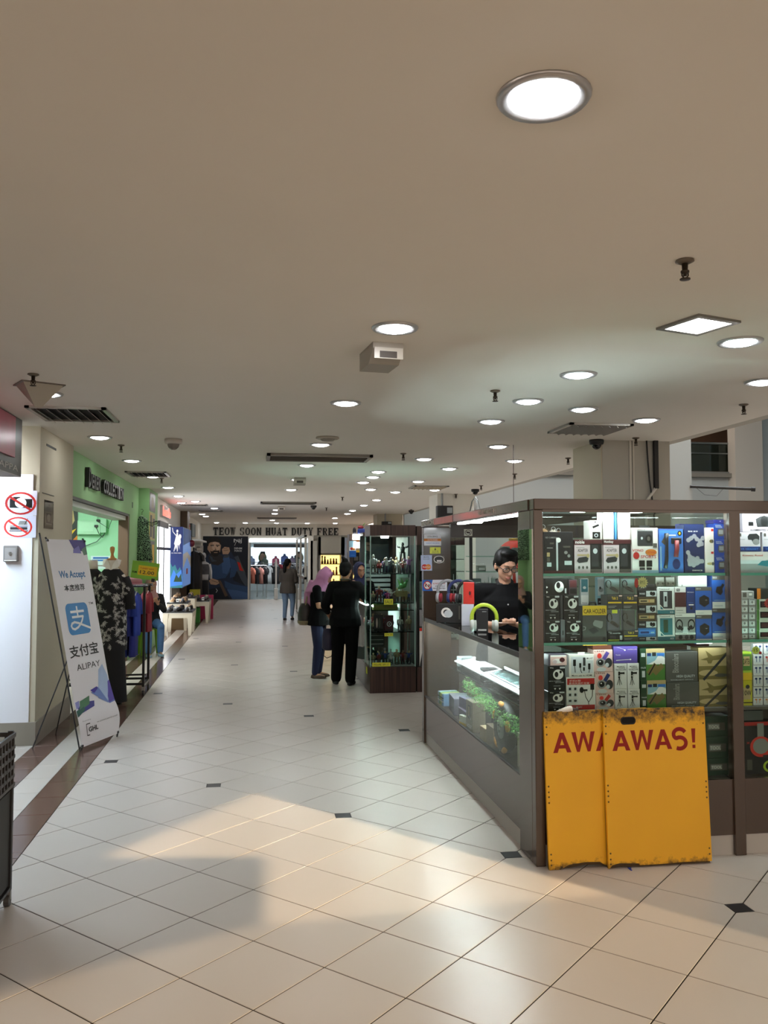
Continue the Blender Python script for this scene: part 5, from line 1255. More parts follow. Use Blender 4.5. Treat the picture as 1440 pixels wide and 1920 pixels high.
    return t, V, Rm
def hair_cap(t, c, Rm, s, mat, extra=(), front=.055, low=-.02, n=1.0):
    b = B(); f = lambda x, y, z: Vector(c)+Rm @ Vector((x*s, y*s, z*s))
    b.ell(f(0, -.02, .045), (.084*s*n, .096*s*n, .088*s*n), 'k', 18, 12, Rm)
    b.ell(f(0, -.055, -.0), (.074*s*n, .06*s*n, .085*s*n), 'k', 16, 10, Rm)
    for kind, *a in extra:
        if kind == 'e': b.ell(f(*a[0]), tuple(q*s for q in a[1]), 'k', 14, 10, Rm)
        else: b.tube([f(*p) for p in a[0]], [q*s for q in a[1]], 'k', 10)
    return skinmesh('hair', b, t, mat, .008, 3)
BLACKC = M('070708', .9, spec=.15, nm='black cloth'); NAVYJ = M('141c3e', .85, var=.1, vs=30, nm='dark denim'); HAIR = M('070606', .55, spec=.2, nm='black hair')
DN = (0, 0, -1)
def stand(sw=.0, lean=0.0):
    return dict(pel=(0, 0, .86), wai=(0, .01+lean*.3, 1.0), che=(0, .0+lean*.7, 1.18), nec=(0, -.01+lean, 1.34), head=(0, .015+lean*1.15, 1.475),
      shL=(-.165, -.005+lean*.9, 1.27), shR=(.165, -.005+lean*.9, 1.27), elL=(-.22, -.02, 1.02), elR=(.22, -.02, 1.02), wrL=(-.22, .08, .82), wrR=(.22, .08, .82),
      hiL=(-.085, 0, .83), hiR=(.085, 0, .83), knL=(-.09, .02, .45), knR=(.09, .02, .45), anL=(-.09, -.02, .07), anR=(.09, -.02, .07), toL=(-.1, .13, .03), toR=(.1, .13, .03))
# woman in the pink headscarf, turned to the counter on her left (viewer's right), head bent
J = stand(lean=.03); J.update(elR=(.2, .06, 1.03), wrR=(.06, .22, 1.02), elL=(-.2, .06, 1.03), wrL=(-.08, .24, .98), head=(0, .085, 1.445), nec=(0, .03, 1.33))
s_ = .94
t, V, Rm = person('person in pink headscarf, black t-shirt and dark jeans at the counter', (.875, 11.62, 0), -PI/2-.35, J, s_, M('070709', .9, spec=.15), NAVYJ, M('4a3a2c', .7), None, sleeve=.62, wide=1.06,
   hands=(((.5, .8, .1), (0, 0, 1), .5), ((-.6, .8, .0), (0, 0, -1), .5)), headrot=(-.5, 0, 0), ears=False)
face(t, V['head'], Rm, s_*.98)
b = B(); c = V['head']; f = lambda x, y, z: Vector(c)+Rm @ Vector((x, y, z))*s_
# scarf: hood round the face opening, draped to chest and back
hood = []
for i in range(9):
    a = i/8
    y = .095-.2*a; r = (.082+.05*sin(PI*min(1, a*1.25)*.55)) * (1 if a < .75 else 1-(a-.75)*2.6)
    hood.append([f(r*.88*cos(2*PI*j/20), y, .0+.012*(1-a)+r*1.15*sin(2*PI*j/20)) for j in range(20)])
b.loft(hood[2:], 'k')
ringp = [f(.078*cos(2*PI*j/24), .07, .0+.105*sin(2*PI*j/24)) for j in range(25)]
b.tube(ringp, .021, 'k', 8)
nk = V['nec']; ch = V['che']
b.loft([[lerp(c, nk, q)+Vector((rx*cos(2*PI*j/18), oy+ry*sin(2*PI*j/18), 0)) for j in range(18)] for q, rx, ry, oy in ((.25, .1, .09, -.02), (.7, .115, .11, -.015), (1.1, .15, .135, -.01), (1.6, .185, .155, -.01), (1.85, .18, .15, -.015))], 'k')
b.tube([nk+Vector((0, .07, -.02)), ch+Vector((.05, .15, -.02)), ch+Vector((.06, .16, -.12))], [.06, .05, .025], 'k', 10)
b.tube([nk+Vector((0, -.08, .04)), ch+Vector((-.02, -.14, .0)), ch+Vector((-.02, -.16, -.16)), ch+Vector((-.02, -.15, -.3))], [.08, .09, .07, .03], 'k', 10)
sc_ = skinmesh('headscarf', b, t, M('b27aa0', .85, var=.12, vs=14, nm='pink scarf'), .009, 3)
# shoulder bag behind her
bag = thing('handbag', 'dark brown shoulder bag hanging behind the person in the pink headscarf', 'bag', (.70, 11.66, .72), .1)
b = B(); b.loft([[Vector((.05*k_*cos(2*PI*j/16)*1.6, .045*k_*1.9*sin(2*PI*j/16), z)) for j in range(16)] for k_, z in ((.9, 0), (1.25, .03), (1.3, .12), (1.1, .22), (.7, .28))], M('2a231f', .5)); obj('pouch', b, bag, True)
b = B(); b.loft([[Vector((.052*k_*cos(2*PI*j/16)*1.6, .046*k_*1.9*sin(2*PI*j/16), z)) for j in range(16)] for k_, z in ((.9, -.012), (1.27, .02), (1.3, .05))], M('7a6a4c', .5)); obj('base_panel', b, bag, True)
b = B(); b.tube([(-.01, -.06, .25), (.03, -.04, .42), (.09, 0, .5), (.09, .03, .42), (.03, .06, .25)], .012, M('8a7a5c', .5), 8); obj('strap', b, bag, True)
# woman in black seen from behind, reaching onto the counter
J = stand(lean=.02); J.update(elR=(.33, .02, 1.06), wrR=(.36, .22, 1.0), elL=(-.26, -.03, 1.02), wrL=(-.24, .12, .86), twist=(0, 0, -.25), flare=(1.12, 1.32, 1.4), knL=(-.1, .02, .45), anL=(-.12, -.0, .07), toL=(-.17, .13, .03), knR=(.085, .02, .45), anR=(.085, -.06, .07), toR=(.1, .09, .03), hiL=(-.095, 0, .83), hiR=(.095, 0, .83))
s_ = .985
t, V, Rm = person('person all in black with a top bun seen from behind', (1.17, 10.96, 0), -.35, J, s_, BLACKC, M('060607', .9, spec=.15), M('0b0b0c', .7), None, sleeve=1.55, wide=1.18, skin=SKIN2,
   hands=(((.15, .5, -.8), (1, 0, 0), .35), ((.2, .9, -.1), (0, 0, -1), .5)), headrot=(-.15, 0, -.1))
hair_cap(t, V['head'], Rm, s_, HAIR, (('e', (0, -.055, .125), (.045, .045, .04)), ('t', ((0, -.06, .13), (-.02, -.09, .16), (-.035, -.1, .175)), (.03, .022, .008))))
face(t, V['head'], Rm, s_*.98)
b = B(); cc = V['nec']; b.tube([cc+Vector((.06*cos(2*PI*j/20), -.005+.058*sin(2*PI*j/20), .02)) for j in range(21)], .012, M('4a4a38', .8), 8); obj('collar', b, t, True)
# purse held between the two customers
pb = thing('tote_bag', 'dark violet bag hanging from the hand of the person in black', 'bag', (.97, 11.12, .42))
b = B(); b.loft([[Vector((rx*cos(2*PI*j/16), ry*sin(2*PI*j/16), z)) for j in range(16)] for rx, ry, z in ((.05, .04, 0), (.085, .055, .03), (.08, .05, .18), (.06, .03, .28))], M('23213a', .6)); obj('pouch', b, pb, True)
b = B(); b.tube([(-.04, 0, .27), (-.02, 0, .38), (.02, 0, .40), (.04, 0, .27)], .007, M('15151c'), 6); obj('handle', b, pb, True)
b = B(); b.tube([(-.05, 0, .02), (-.07, 0, -.06), (-.02, 0, -.1), (.04, 0, -.08), (.06, 0, .0)], .006, M('15151c'), 6); obj('strap', b, pb, True)
# shop assistant facing us with a navy headscarf, hand to the chin
J = stand(); J.update(elR=(.24, .05, 1.04), wrR=(.06, .16, 1.26), elL=(-.22, .07, 1.02), wrL=(.04, .18, 1.12))
s_ = .965
t, V, Rm = person('person in navy headscarf and black top facing us with a hand at the chin', (1.53, 12.35, 0), PI+.15, J, s_, BLACKC, BLACKC, M('141414', .7), None, sleeve=1.8,
   hands=(((-.5, .2, .9), (0, -1, 0), .7), ((.8, .2, .5), (0, -1, 0), .6)), headrot=(-.12, 0, .1), ears=False)
face(t, V['head'], Rm, s_*.98)
b = B(); c = V['head']; f = lambda x, y, z: Vector(c)+Rm @ Vector((x, y, z))*s_
b.loft([[f(r*.85*cos(2*PI*j/20), y, .015+r*1.12*sin(2*PI*j/20)) for j in range(20)] for y, r in ((.03, .098), (-.01, .112), (-.06, .11), (-.1, .08), (-.12, .03))], 'k')
b.tube([f(.073*cos(2*PI*j/24), .055, .01+.1*sin(2*PI*j/24)) for j in range(25)], .014, 'k', 8)
b.loft([[lerp(c, V['nec'], q)+Vector((rx*cos(2*PI*j/18), oy+ry*sin(2*PI*j/18), 0)) for j in range(18)] for q, rx, ry, oy in ((.4, .075, .075, -.02), (.8, .085, .085, -.01), (1.2, .12, .1, -.0), (1.6, .15, .12, 0))], 'k')
skinmesh('headscarf', b, t, M('22254a', .85), .009, 3)
# woman walking away far down the corridor
J = stand(); J.update(knR=(.1, .14, .47), anR=(.1, .05, .12), toR=(.1, .17, .05), knL=(-.07, .03, .45), anL=(-.07, -.06, .07), toL=(-.08, .09, .03), elL=(-.2, .04, 1.03), wrL=(-.14, .2, .98), elR=(.21, .02, 1.03), wrR=(.16, .2, .96))
t, V, Rm = person('person walking away with a long ponytail, dark grey top and blue jeans', (.87, 21.9, 0), -.3, J, .975, M('4a443d', .85), M('6f86a0', .85, var=.12, vs=25, nm='faded denim'), M('2a2522', .7), None, sleeve=1.8, wide=1.15, vox=.011,
   hands=(((.3, .9, .1), (1, 0, 0), .5), ((-.3, .9, .1), (-1, 0, 0), .5)), headrot=(0, 0, -.5), top_len=.16)
hair_cap(t, V['head'], Rm, .975, HAIR, (('t', ((0, -.1, .03), (0, -.13, -.05), (0, -.13, -.2), (0, -.115, -.32)), (.045, .05, .045, .015)),))
face(t, V['head'], Rm, .95)
# salesman behind the counter looking down at the card in his hands
J = stand(lean=.03)
J.update(elR=(.25, .03, 1.03), wrR=(.12, .27, 1.06), elL=(-.25, .05, 1.03), wrL=(-.05, .29, 1.06), head=(0.0, .07, 1.485), nec=(0, .02, 1.345), shL=(-.185, .01, 1.285), shR=(.185, .01, 1.285))
s_ = 1.06
SALE = (1.985, 6.62, 0); srz = PI-.12
t, V, Rm = person('person with glasses in a black polo shirt behind the counter looking at a card', SALE, srz, J, s_, M('08080a', .9, spec=.2, nm='black polo'), M('17181d', .8), M('101010', .6), None, sleeve=.75, wide=1.16, vox=.007,
   hands=(((.55, .8, .12), (0, 0, 1), .6), ((-.6, .75, .1), (0, 0, 1), .6)), headrot=(-.42, 0, .28), skin=M('c79a80', .5, var=.04, vs=20, nm='fair skin'))
hair_cap(t, V['head'], Rm, s_, HAIR, (('e', (.0, .03, .112), (.072, .05, .03)), ('e', (.02, .05, .12), (.045, .03, .024)), ('e', (-.068, .0, .05), (.018, .05, .05)), ('e', (.068, .0, .05), (.018, .05, .05))), n=1.0)
face(t, V['head'], Rm, s_*.98, lip='a86a60')
f = lambda x, y, z: Vector(V['head'])+Rm @ Vector((x, y, z))*s_
b = B(); fm = M('101012', .25)
for q in (-1, 1):
    pts = [f(q*.034+.027*cos(a)*(1 if abs(cos(a)) < .8 else 1.02), .099-.006*abs(cos(a)), .006+.019*sin(a)) for a in [2*PI*j/18 for j in range(19)]]
    b.tube(pts, .0028*s_, fm, 6)
    b.tube([f(q*.061, .095, .012), f(q*.078, .06, .014), f(q*.082, .0, .01), f(q*.08, -.02, -.005)], .0026*s_, fm, 6)
b.tube([f(-.008, .103, .01), f(0, .106, .013), f(.008, .103, .01)], .0028*s_, fm, 6)
gl_ = obj('spectacles', b, t, True)
b = B()
for q in (-1, 1): b.add([f(q*.034+.026*cos(2*PI*j/16), .099, .006+.018*sin(2*PI*j/16)) for j in range(16)], [tuple(range(16))], glass('f4f6f6', 1.2))
obj('lens', b, gl_)
b = B(); ck = V['nec']
for q in (-1, 1):
    b.add([ck+Vector(p)*s_ for p in ((q*.06, -.05, .035), (q*.07, .02, .02), (q*.045, .075, -.035), (q*.012, .08, -.03), (q*.02, .06, .0), (q*.05, .0, .045))], [(0,1,5), (1,2,3,4,5)], M('0c0c0e', .8))
obj('collar', b, t)
b = B(); b.ell(V['che']+Vector((.0, .155, .02))*s_, (.006, .003, .006), M('dcdcdc'), 10, 6); obj('button', b, t)
card = thing('card', 'small pale card held by the person in the black polo shirt', 'card', tuple(Matrix.Rotation(srz, 4, 'Z') @ ((V['wrL']+V['wrR'])/2+Vector((.03, .085, .02)))+Vector(SALE)), srz)
b = B(); b.box(-.06, .05, -.04, .04, 0, .004, M('8d6a5c', .4), .001); obj('card_sheet', b, card); b = B(); b.box(-.055, .045, -.036, .036, .004, .0045, M('cbb8ac')); obj('print', b, card)
# seated person in the green shop: jeans, sandals, green stool (also seen in the kiosk mirror)
st_ = thing('stool', 'lime green plastic stool by the green pier', 'stool', (-1.70, 14.72, 0), .3)
b = B(); b.box(-.15, .15, -.15, .15, .42, .445, M('86b92a', .35), .012); obj('seat', b, st_)
for x in (-1, 1):
    for y in (-1, 1):
        b = B(); b.tube([(x*.12, y*.12, .42), (x*.155, y*.155, 0)], [.028, .02], M('86b92a', .35), 8); obj('leg', b, st_)
J = dict(pel=(0, -.02, .55), wai=(0, -.02, .68), che=(0, .0, .86), nec=(0, .02, 1.02), head=(0, .06, 1.155), shL=(-.16, .01, .95), shR=(.16, .01, .95), elL=(-.2, .12, .74), elR=(.2, .12, .74), wrL=(-.06, .3, .86), wrR=(.06, .3, .84),
   hiL=(-.085, .0, .52), hiR=(.085, .0, .52), knL=(-.1, .4, .49), knR=(.1, .4, .49), anL=(-.1, .36, .08), anR=(.1, .42, .08), toL=(-.11, .5, .03), toR=(.1, .56, .03))
t, V, Rm = person('seated person in blue jeans, dark top and pink headscarf on the green stool', (-1.70, 14.72, 0), PI+.3, J, 1.0, M('15161a', .85), M('4a6f9f', .85, var=.15, vs=20, nm='blue denim'), M('7d97a8', .6), None, sleeve=1.8,
   hands=(((.4, .6, .6), (0, 0, 1), .5), ((-.4, .6, .6), (0, 0, 1), .5)), headrot=(-.3, 0, 0), ears=False)
face(t, V['head'], Rm, 1)
b = B(); c = V['head']; f = lambda x, y, z: Vector(c)+Rm @ Vector((x, y, z))
b.loft([[f(r*.85*cos(2*PI*j/20), y, .01+r*1.12*sin(2*PI*j/20)) for j in range(20)] for y, r in ((.04, .098), (-.01, .112), (-.06, .11), (-.1, .08), (-.12, .03))], 'k')
b.loft([[lerp(c, V['nec'], q)+Vector((rx*cos(2*PI*j/18), oy+ry*sin(2*PI*j/18), 0)) for j in range(18)] for q, rx, ry, oy in ((.4, .08, .08, -.02), (.9, .1, .1, -.01), (1.6, .16, .13, 0))], 'k')
skinmesh('headscarf', b, t, M('b58a86', .85), .01, 3)
# ================================================================== signs on the pier
def plate(name, lab, cat, u0, v0, u1, v1, ax, val, col, prims, th=.002, rough=.4):
    p0 = at(u0, v1, ax, val); p1 = at(u1, v0, ax, val)
    if ax == 'Y':
        w = p1.x-p0.x; fr = lambda x, y, z: Vector((x, -th-.0003-z, y)); bx = (0, w, -th, 0)
    else:
        w = abs(p1.y-p0.y); fr = lambda x, y, z: Vector((th+.0003+z, x, y)); bx = (0, th, 0, w)
    h = p1.z-p0.z
    t = B(); t.box(*bx, 0, h, M(col, rough)); draw(t, prims, fr, w, h)
    o = obj(name, t); o.location = p0; tag(o, lab, cat); return o
plate('no_camera_sign', 'white no photography sticker with a red ring on the white pier', 'sign', 5, 920, 70, 966, 'Y', 7.884, 'dcdcf0', 'r .2 .3 .86 .66 k;r .3 .62 .5 .74 k;e .52 .5 .17 .2 W;o .52 .48 .46 .46 .16 r;l r .09 .2 .74 .84 .2')
plate('no_food_sign', 'white no food and drink sticker with a pale red ring below the camera one', 'sign', 5, 967, 68, 1008, 'Y', 7.884, 'dadaf0', 'r .22 .36 .74 .48 d;r .2 .28 .76 .33 h;l h .03 .22 .52 .74 .52;p g .46 .58 .74 .58 .72 .76 .5 .76;l d .03 .66 .6 .74 .86;o .46 .48 .43 .46 .14 R;l R .09 .17 .76 .74 .2')
t = thing('switch_box', 'small grey metal key switch box on the white pier', 'switch', tuple(at(22, 1053, 'Y', 7.885)))
b = B(); b.box(-.06, .06, -.05, 0, 0, .14, M('8b8583', .4, .3), .006); obj('housing', b, t)
b = B(); b.box(-.045, .045, -.052, -.05, .02, .12, M('a39d9b', .35, .3)); b.cyl((0, -.05, .07), (0, -.058, .07), .016, M('c9c6c4', .25, 1), 14); obj('face_plate', b, t)
b = B(); b.box(-.004, .004, -.062, -.057, .06, .08, M('4a4644')); obj('key_slot', b, t)
b = B(); b.box(-.05, .05, -.0535, -.052, .006, .015, M('e0d6cc')); obj('label_strip', b, t)
t = B(); t.box(0, .003, 0, .36, 0, .26, glass('dcdfd8', 1.3)); t.box(0, .0015, .03, .33, .02, .24, M('b9b8a6')); 
draw(t, 'r .1 .62 .9 .82 g;r .15 .12 .85 .56 h;e .5 .36 .22 .16 w;r .12 .08 .88 .14 W;e .5 .9 .04 .04 d', lambda x, y, z: Vector((.0016+z, .03+x, .02+y)), .3, .22)
o = obj('notice_sheet', t); o.location = (CX0, 8.08, 1.9); tag(o, 'small plastic covered notice on the cream side of the pier', 'notice')
# ------------------------------------------------------------------ roll-up X banner
fl, frt = Vector((-1.425, 7.585, .03)), Vector((-1.212, 8.148, .03))
ex = (frt-fl).normalized(); lean = Vector((-.352, .118, 1.765))
ez = lean.normalized(); ey = ez.cross(ex).normalized(); ez = ex.cross(ey)*1.0
BW, BH = (frt-fl).length, lean.length
bn = thing('roll_banner', 'tall leaning white payment banner with blue logo standing before the pier', 'banner', tuple(fl))
Mx = Matrix((ex, ey, ez)).transposed()
bn.rotation_euler = Mx.to_euler()
def bend(t): return .035*sin(PI*max(0, .2-t)/.2)*(1 if t < .2 else 0)
def bf(x, y, z):       # x across, y up in metres; the sheet bulges near its foot
    t = y/BH; bulge = -bend(t)*(.4+.6*x/BW)
    return Vector((x+(.02*sin(PI*max(0, .2-t)/.2) if t < .2 and x > BW*.5 else 0), bulge-.0012-z, y))
BANW = M('e6e6ec', .4, nm='banner vinyl')
b = B(); nx, ny = 6, 40
vs = [bf(BW*i/nx, BH*j/ny, -.0006) for j in range(ny+1) for i in range(nx+1)]
b.add(vs, [(j*(nx+1)+i, j*(nx+1)+i+1, (j+1)*(nx+1)+i+1, (j+1)*(nx+1)+i) for j in range(ny) for i in range(nx)], BANW)
vs2 = [v+Vector((0, .001, 0)) for v in vs]
b.add(vs2, [(j*(nx+1)+i, (j+1)*(nx+1)+i, (j+1)*(nx+1)+i+1, j*(nx+1)+i+1) for j in range(ny) for i in range(nx)], BANW)
sheet = obj('banner_sheet', b, bn, True)
b = B(); z0 = [0]
def tx(s, x, t, h, col, w=None, bold=.012, sh=0):
    z0[0] += .0001
    put_text(b, s, lambda X, Y, Z: bf(X, Y, z0[0]), x*BW, (1-t)*BH, h, M(col, .4), w and w*BW, bold, True, sh)
def shp(pts, col):
    z0[0] += .0001
    b.add([bf(x*BW, (1-t)*BH, z0[0]) for x, t in pts], [tuple(range(len(pts)))], M(col, .4))
BLUE = '3f82bf'
shp([(.56,.0),(1,.0),(1,.055),(.68,.062)], '3b2f7a'); shp([(.86,.05),(1,.03),(1,.075),(.9,.08)], '5a7a6a'); shp([(.64,.05),(.8,.03),(.84,.07),(.62,.068)], '6d68b0')
tx('We Accept', .5, .18, .085, '3f78ad', .68, .03)
tx('本店推荐', .5, .243, .062, '1c2026', .54, .02)
# app logo: rounded square with the character cut through in white strokes
def rr(x0, x1, t0, t1, r): 
    c = []
    ry = r*BW/BH
    for cx_, cy_, a0 in ((x1-r, t0+ry, -PI/2), (x1-r, t1-ry, 0), (x0+r, t1-ry, PI/2), (x0+r, t0+ry, PI)):
        for i in range(6): a = a0+PI/2*i/5; c.append((cx_+r*cos(a), cy_+ry*sin(a)))
    return c
shp(rr(.17, .75, .32, .475, .09), BLUE)
def stroke(pts, w, col='f2f2f4'):
    z0[0] += .0001
    for i in range(len(pts)-1):
        p = Vector((pts[i][0]*BW, (1-pts[i][1])*BH)); q = Vector((pts[i+1][0]*BW, (1-pts[i+1][1])*BH)); d = (q-p).normalized(); n_ = Vector((-d.y, d.x))*w/2; e = d*w*.2
        b.add([bf(*c_, z0[0]) for c_ in (p-n_-e, q-n_+e, q+n_+e, p+n_-e)], [(0,1,2,3)], M(col, .4))
stroke([(.29,.362),(.63,.362)], .022); stroke([(.46,.338),(.46,.386)], .022); stroke([(.31,.388),(.6,.388)], .02)
stroke([(.59,.388),(.56,.405),(.5,.425),(.42,.44),(.33,.448),(.27,.442),(.25,.43),(.28,.418),(.35,.413),(.45,.42),(.58,.434),(.75,.452)], .02)
tx('TM', .86, .328, .022, '55585c', .12)
tx('支付宝', .47, .553, .108, '16181c', .76, .015)
tx('ALIPAY', .52, .632, .052, '26282c', .62, .0)
# ribbons
shp([(.75,.665),(.88,.64),(.97,.70),(1,.80),(1,.82),(.8,.835),(.62,.80)], 'a9bfe0'); shp([(.46,.765),(.66,.745),(.8,.79),(1,.80),(1,.835),(.84,.84)], '6f86c4')
shp([(.45,.752),(.63,.742),(.78,.785),(.98,.81),(.9,.83),(.72,.815)], '43339a'); shp([(.86,.745),(1,.725),(1,.83),(.84,.835)], '5a4aa8')
shp([(.14,.79),(.4,.775),(.36,.815),(.08,.832)], '4f7a5c'); shp([(.06,.815),(.3,.80),(.5,.805),(.46,.83),(.04,.85)], '3a3484'); shp([(.0,.83),(.2,.815),(.22,.835),(.01,.86)], '2f5a50'); shp([(.02,.79),(.12,.785),(.1,.815),(.02,.822)], '8f94d0')
tx('Powered by', .19, .885, .014, '777a80', .2, 0)
tx('GHL', .32, .93, .042, '1a1b1e', .24, .03); stroke([(.25,.902),(.16,.902),(.16,.955),(.22,.955)], .008, '1a1b1e')
tx('we connect payment people', .68, .908, .016, '33363a', .52, .0)
obj('print', b, bn)
b = B(); pm = M('18181a', .4)
b.tube([Vector((.0, .02, -.03)), Vector((-.01, .03, .9)), Vector((-.04, .03, BH+.06))], .007, pm, 6); obj('pole', b, bn)
inv = Mx.transposed()
for pt in ((-1.86, 7.75, .0), (-1.80, 8.35, .0)):
    b = B(); b.tube([Vector((BW*.5, .02, BH*.55)), inv @ (Vector(pt)-fl)], .006, pm, 6); obj('rear_leg', b, bn)
for x, y in ((.012, .012), (BW-.012, .012), (.012, BH-.012), (BW-.012, BH-.012)):
    b = B(); q = bf(x, y, 0); b.cyl(q+Vector((0, .01, 0)), q+Vector((0, -.008, 0)), .011, pm, 10); b.tube([q, q+Vector((0, .015, -.04 if y < 1 else .03))], .008, pm, 6); obj('corner_hook', b, bn)
# ------------------------------------------------------------------ mannequin in a batik shirt
mn = thing('mannequin', 'headless mannequin with wooden neck knob in black shirt with white leaf print', 'mannequin', (-1.565, 9.9, 0), 0)
b = B(); cl = lambda z, rx, ry, ox=0: [Vector((ox+rx*cos(2*PI*j/20), ry*sin(2*PI*j/20), z)) for j in range(20)]
b.loft([cl(.64, .15, .12), cl(.9, .15, .12), cl(1.1, .14, .11), cl(1.3, .155, .11), cl(1.43, .145, .085), cl(1.5, .08, .065), cl(1.53, .055, .055), cl(1.60, .052, .052)], M('d8cfc4', .6)); obj('torso_form', b, mn, True)
b = B(); b.lathe([(.001, 1.59), (.05, 1.6), (.055, 1.615), (.03, 1.625), (.018, 1.65), (.016, 1.67), (.022, 1.69), (.028, 1.72), (.024, 1.745), (.001, 1.755)], (0, 0, 0), M('c08a4e', .35, var=.12, vs=20), 16); obj('neck_knob', b, mn, True)
shb = bpy.data.materials.new('batik cloth'); shb.use_nodes = True
shb.node_tree.nodes['Principled BSDF'].inputs['Base Color'].default_value = (*lin('101013'), 1); shb.node_tree.nodes['Principled BSDF'].inputs['Roughness'].default_value = .85
b = B(); RS = [(.60, .175, .135), (.8, .17, .13), (1.0, .165, .125), (1.2, .168, .125), (1.36, .162, .11), (1.45, .13, .09), (1.5, .085, .07)]
b.loft([cl(z, rx, ry) for z, rx, ry in RS], shb, caps=False); 
shirt = obj('shirt', b, mn, True)
for s in (-1, 1):
    b = B(); b.tube([(s*.13, 0, 1.40), (s*.19, -.01, 1.25), (s*.205, -.02, 1.05)], [.06, .062, .06], shb, 14); obj('sleeve', b, mn, True)
# printed leaf sprays, white strokes lying on the cloth
def lerp_(a, b, t): return a*(1-t)+b*t
def surf(th, z):
    for i in range(len(RS)-1):
        if RS[i][0] <= z <= RS[i+1][0]:
            q = (z-RS[i][0])/(RS[i+1][0]-RS[i][0]); rx = RS[i][1]*(1-q)+RS[i+1][1]*q; ry = RS[i][2]*(1-q)+RS[i+1][2]*q
            return Vector(((rx+.0025)*cos(th), (ry+.0025)*sin(th), z))
    return None
b = B(); rn = random.Random(11); lw = M('c9c8c4', .8)
for k_ in range(120):
    th0 = rn.uniform(PI*.95, PI*2.3); zz = .64+.80*((k_*.618) % 1)
    a0 = rn.uniform(0, 2*PI)
    for j in range(8):
        a = a0+(j-3.5)*.38; ln = rn.uniform(.032, .055)
        pts = []
        for e0, w_ in ((.15, 0), (.6, .0026), (1, .0)):
            for sg in ((1,) if w_ == 0 else (1, -1)):
                du = cos(a)*ln*e0-sin(a)*w_*sg; dz = sin(a)*ln*e0+cos(a)*w_*sg
                pts.append(surf(th0+du/.15, zz+dz))
        if None in pts: continue
        b.add([pts[0], pts[1], pts[3], pts[2]], [(0,1,2,3)], lw)
for k_ in range(34):
    sd_ = rn.choice((-1, 1)); q0 = rn.uniform(.05, .95); th0 = rn.uniform(PI, 2*PI); a0 = rn.uniform(0, 2*PI)
    c0 = lerp_(Vector((sd_*.13, 0, 1.40)), Vector((sd_*.205, -.02, 1.05)), q0)
    for j in range(7):
        a = a0+(j-3)*.4; pts = []
        for e0, w_ in ((.15, 0), (.6, .0026), (.6, -.0026), (1, 0)):
            ln = .045; du = cos(a)*ln*e0-sin(a)*w_; dz = sin(a)*ln*e0+cos(a)*w_; th = th0+du/.07
            pts.append(c0+Vector((.068*cos(th), .068*sin(th)-.012*sin(PI*q0), dz)))
        b.add([pts[0], pts[1], pts[3], pts[2]], [(0,1,2,3)], lw)
obj('leaf_print', b, mn, kind='stuff')
b = B()
for s in (-1, 1):
    b.add([Vector(p) for p in ((s*.0, -.085, 1.49), (s*.09, -.07, 1.53), (s*.10, .0, 1.60), (s*.055, -.03, 1.615), (s*.02, -.06, 1.56))], [(0,1,2,3,4)], M('e6e3dd', .7))
    b.add([Vector(p) for p in ((s*.10, 0, 1.60), (s*.055, -.03, 1.615), (s*.04, .06, 1.61), (s*.08, .06, 1.55))], [(0,1,2,3)], M('d6d3cd', .7))
obj('collar', b, mn)
b = B(); b.loft([cl(.03, .155, .11, .03), cl(.3, .15, .11, .02), cl(.55, .155, .12), cl(.75, .15, .12)], M('0c0c0e', .85), caps=False); obj('skirt', b, mn, True)
b = B(); b.lathe([(.13, 0), (.13, .012), (.02, .03), (.016, .55), (.001, .55)], (0, 0, 0), M('2a2520', .4, .5), 16); obj('stand', b, mn, True)
# white sleeve form of the second dummy just left of it
m2 = thing('mannequin', 'second dark dressed dummy half hidden behind the white banner', 'mannequin', (-1.78, 9.95, 0))
b = B(); b.loft([cl(.3, .12, .1), cl(.9, .12, .1), cl(1.3, .13, .1), cl(1.45, .11, .08), cl(1.5, .05, .05)], M('121215', .85)); obj('dress', b, m2, True)
b = B(); b.loft([cl(1.5, .055, .055), cl(1.6, .05, .05)], M('cfc6bb', .6)); obj('neck', b, m2, True)
b = B(); b.lathe([(.12, 0), (.12, .012), (.02, .03), (.016, .4)], (0, 0, 0), M('2a2520', .4, .5), 14); obj('stand', b, m2)
# ------------------------------------------------------------------ garment rack
rk = thing('garment_rack', 'black steel double garment rack on castors hung with blue clothes', 'clothes rack', (-1.8, 10.72, 0))
bk = M('1b1b1d', .35, .5)
for x in (-.52, .52):
    for y in (-.24, .24):
        b = B(); b.box(x-.014, x+.014, y-.014, y+.014, .1, 1.3, bk); obj('post', b, rk)
        b = B(); b.cyl((x-.012, y, .03), (x+.012, y, .03), .03, M('2a2a2c', .5), 14); b.box(x-.018, x+.018, y-.012, y+.012, .05, .1, M('8b8b8b', .3, 1)); obj('castor', b, rk)
    b = B(); b.box(x-.013, x+.013, -.24, .24, .1, .13, bk); b.box(x-.013, x+.013, -.24, .24, 1.28, 1.3, bk); obj('end_bar', b, rk)
for y in (-.24, .24):
    b = B(); b.box(-.52, .52, y-.012, y+.012, .12, .145, bk); obj('bottom_bar', b, rk)
    b = B(); b.tube([(-.52, y, 1.29), (.56, y, 1.29)], .015, M('6a6a6c', .25, 1), 10); obj('hanging_rail', b, rk)
b = B(); b.box(-.52, .52, -.012, .012, .2, .22, bk); b.tube([(-.5, -.24, .14), (.5, .24, .14)], .008, bk, 6); obj('brace', b, rk)
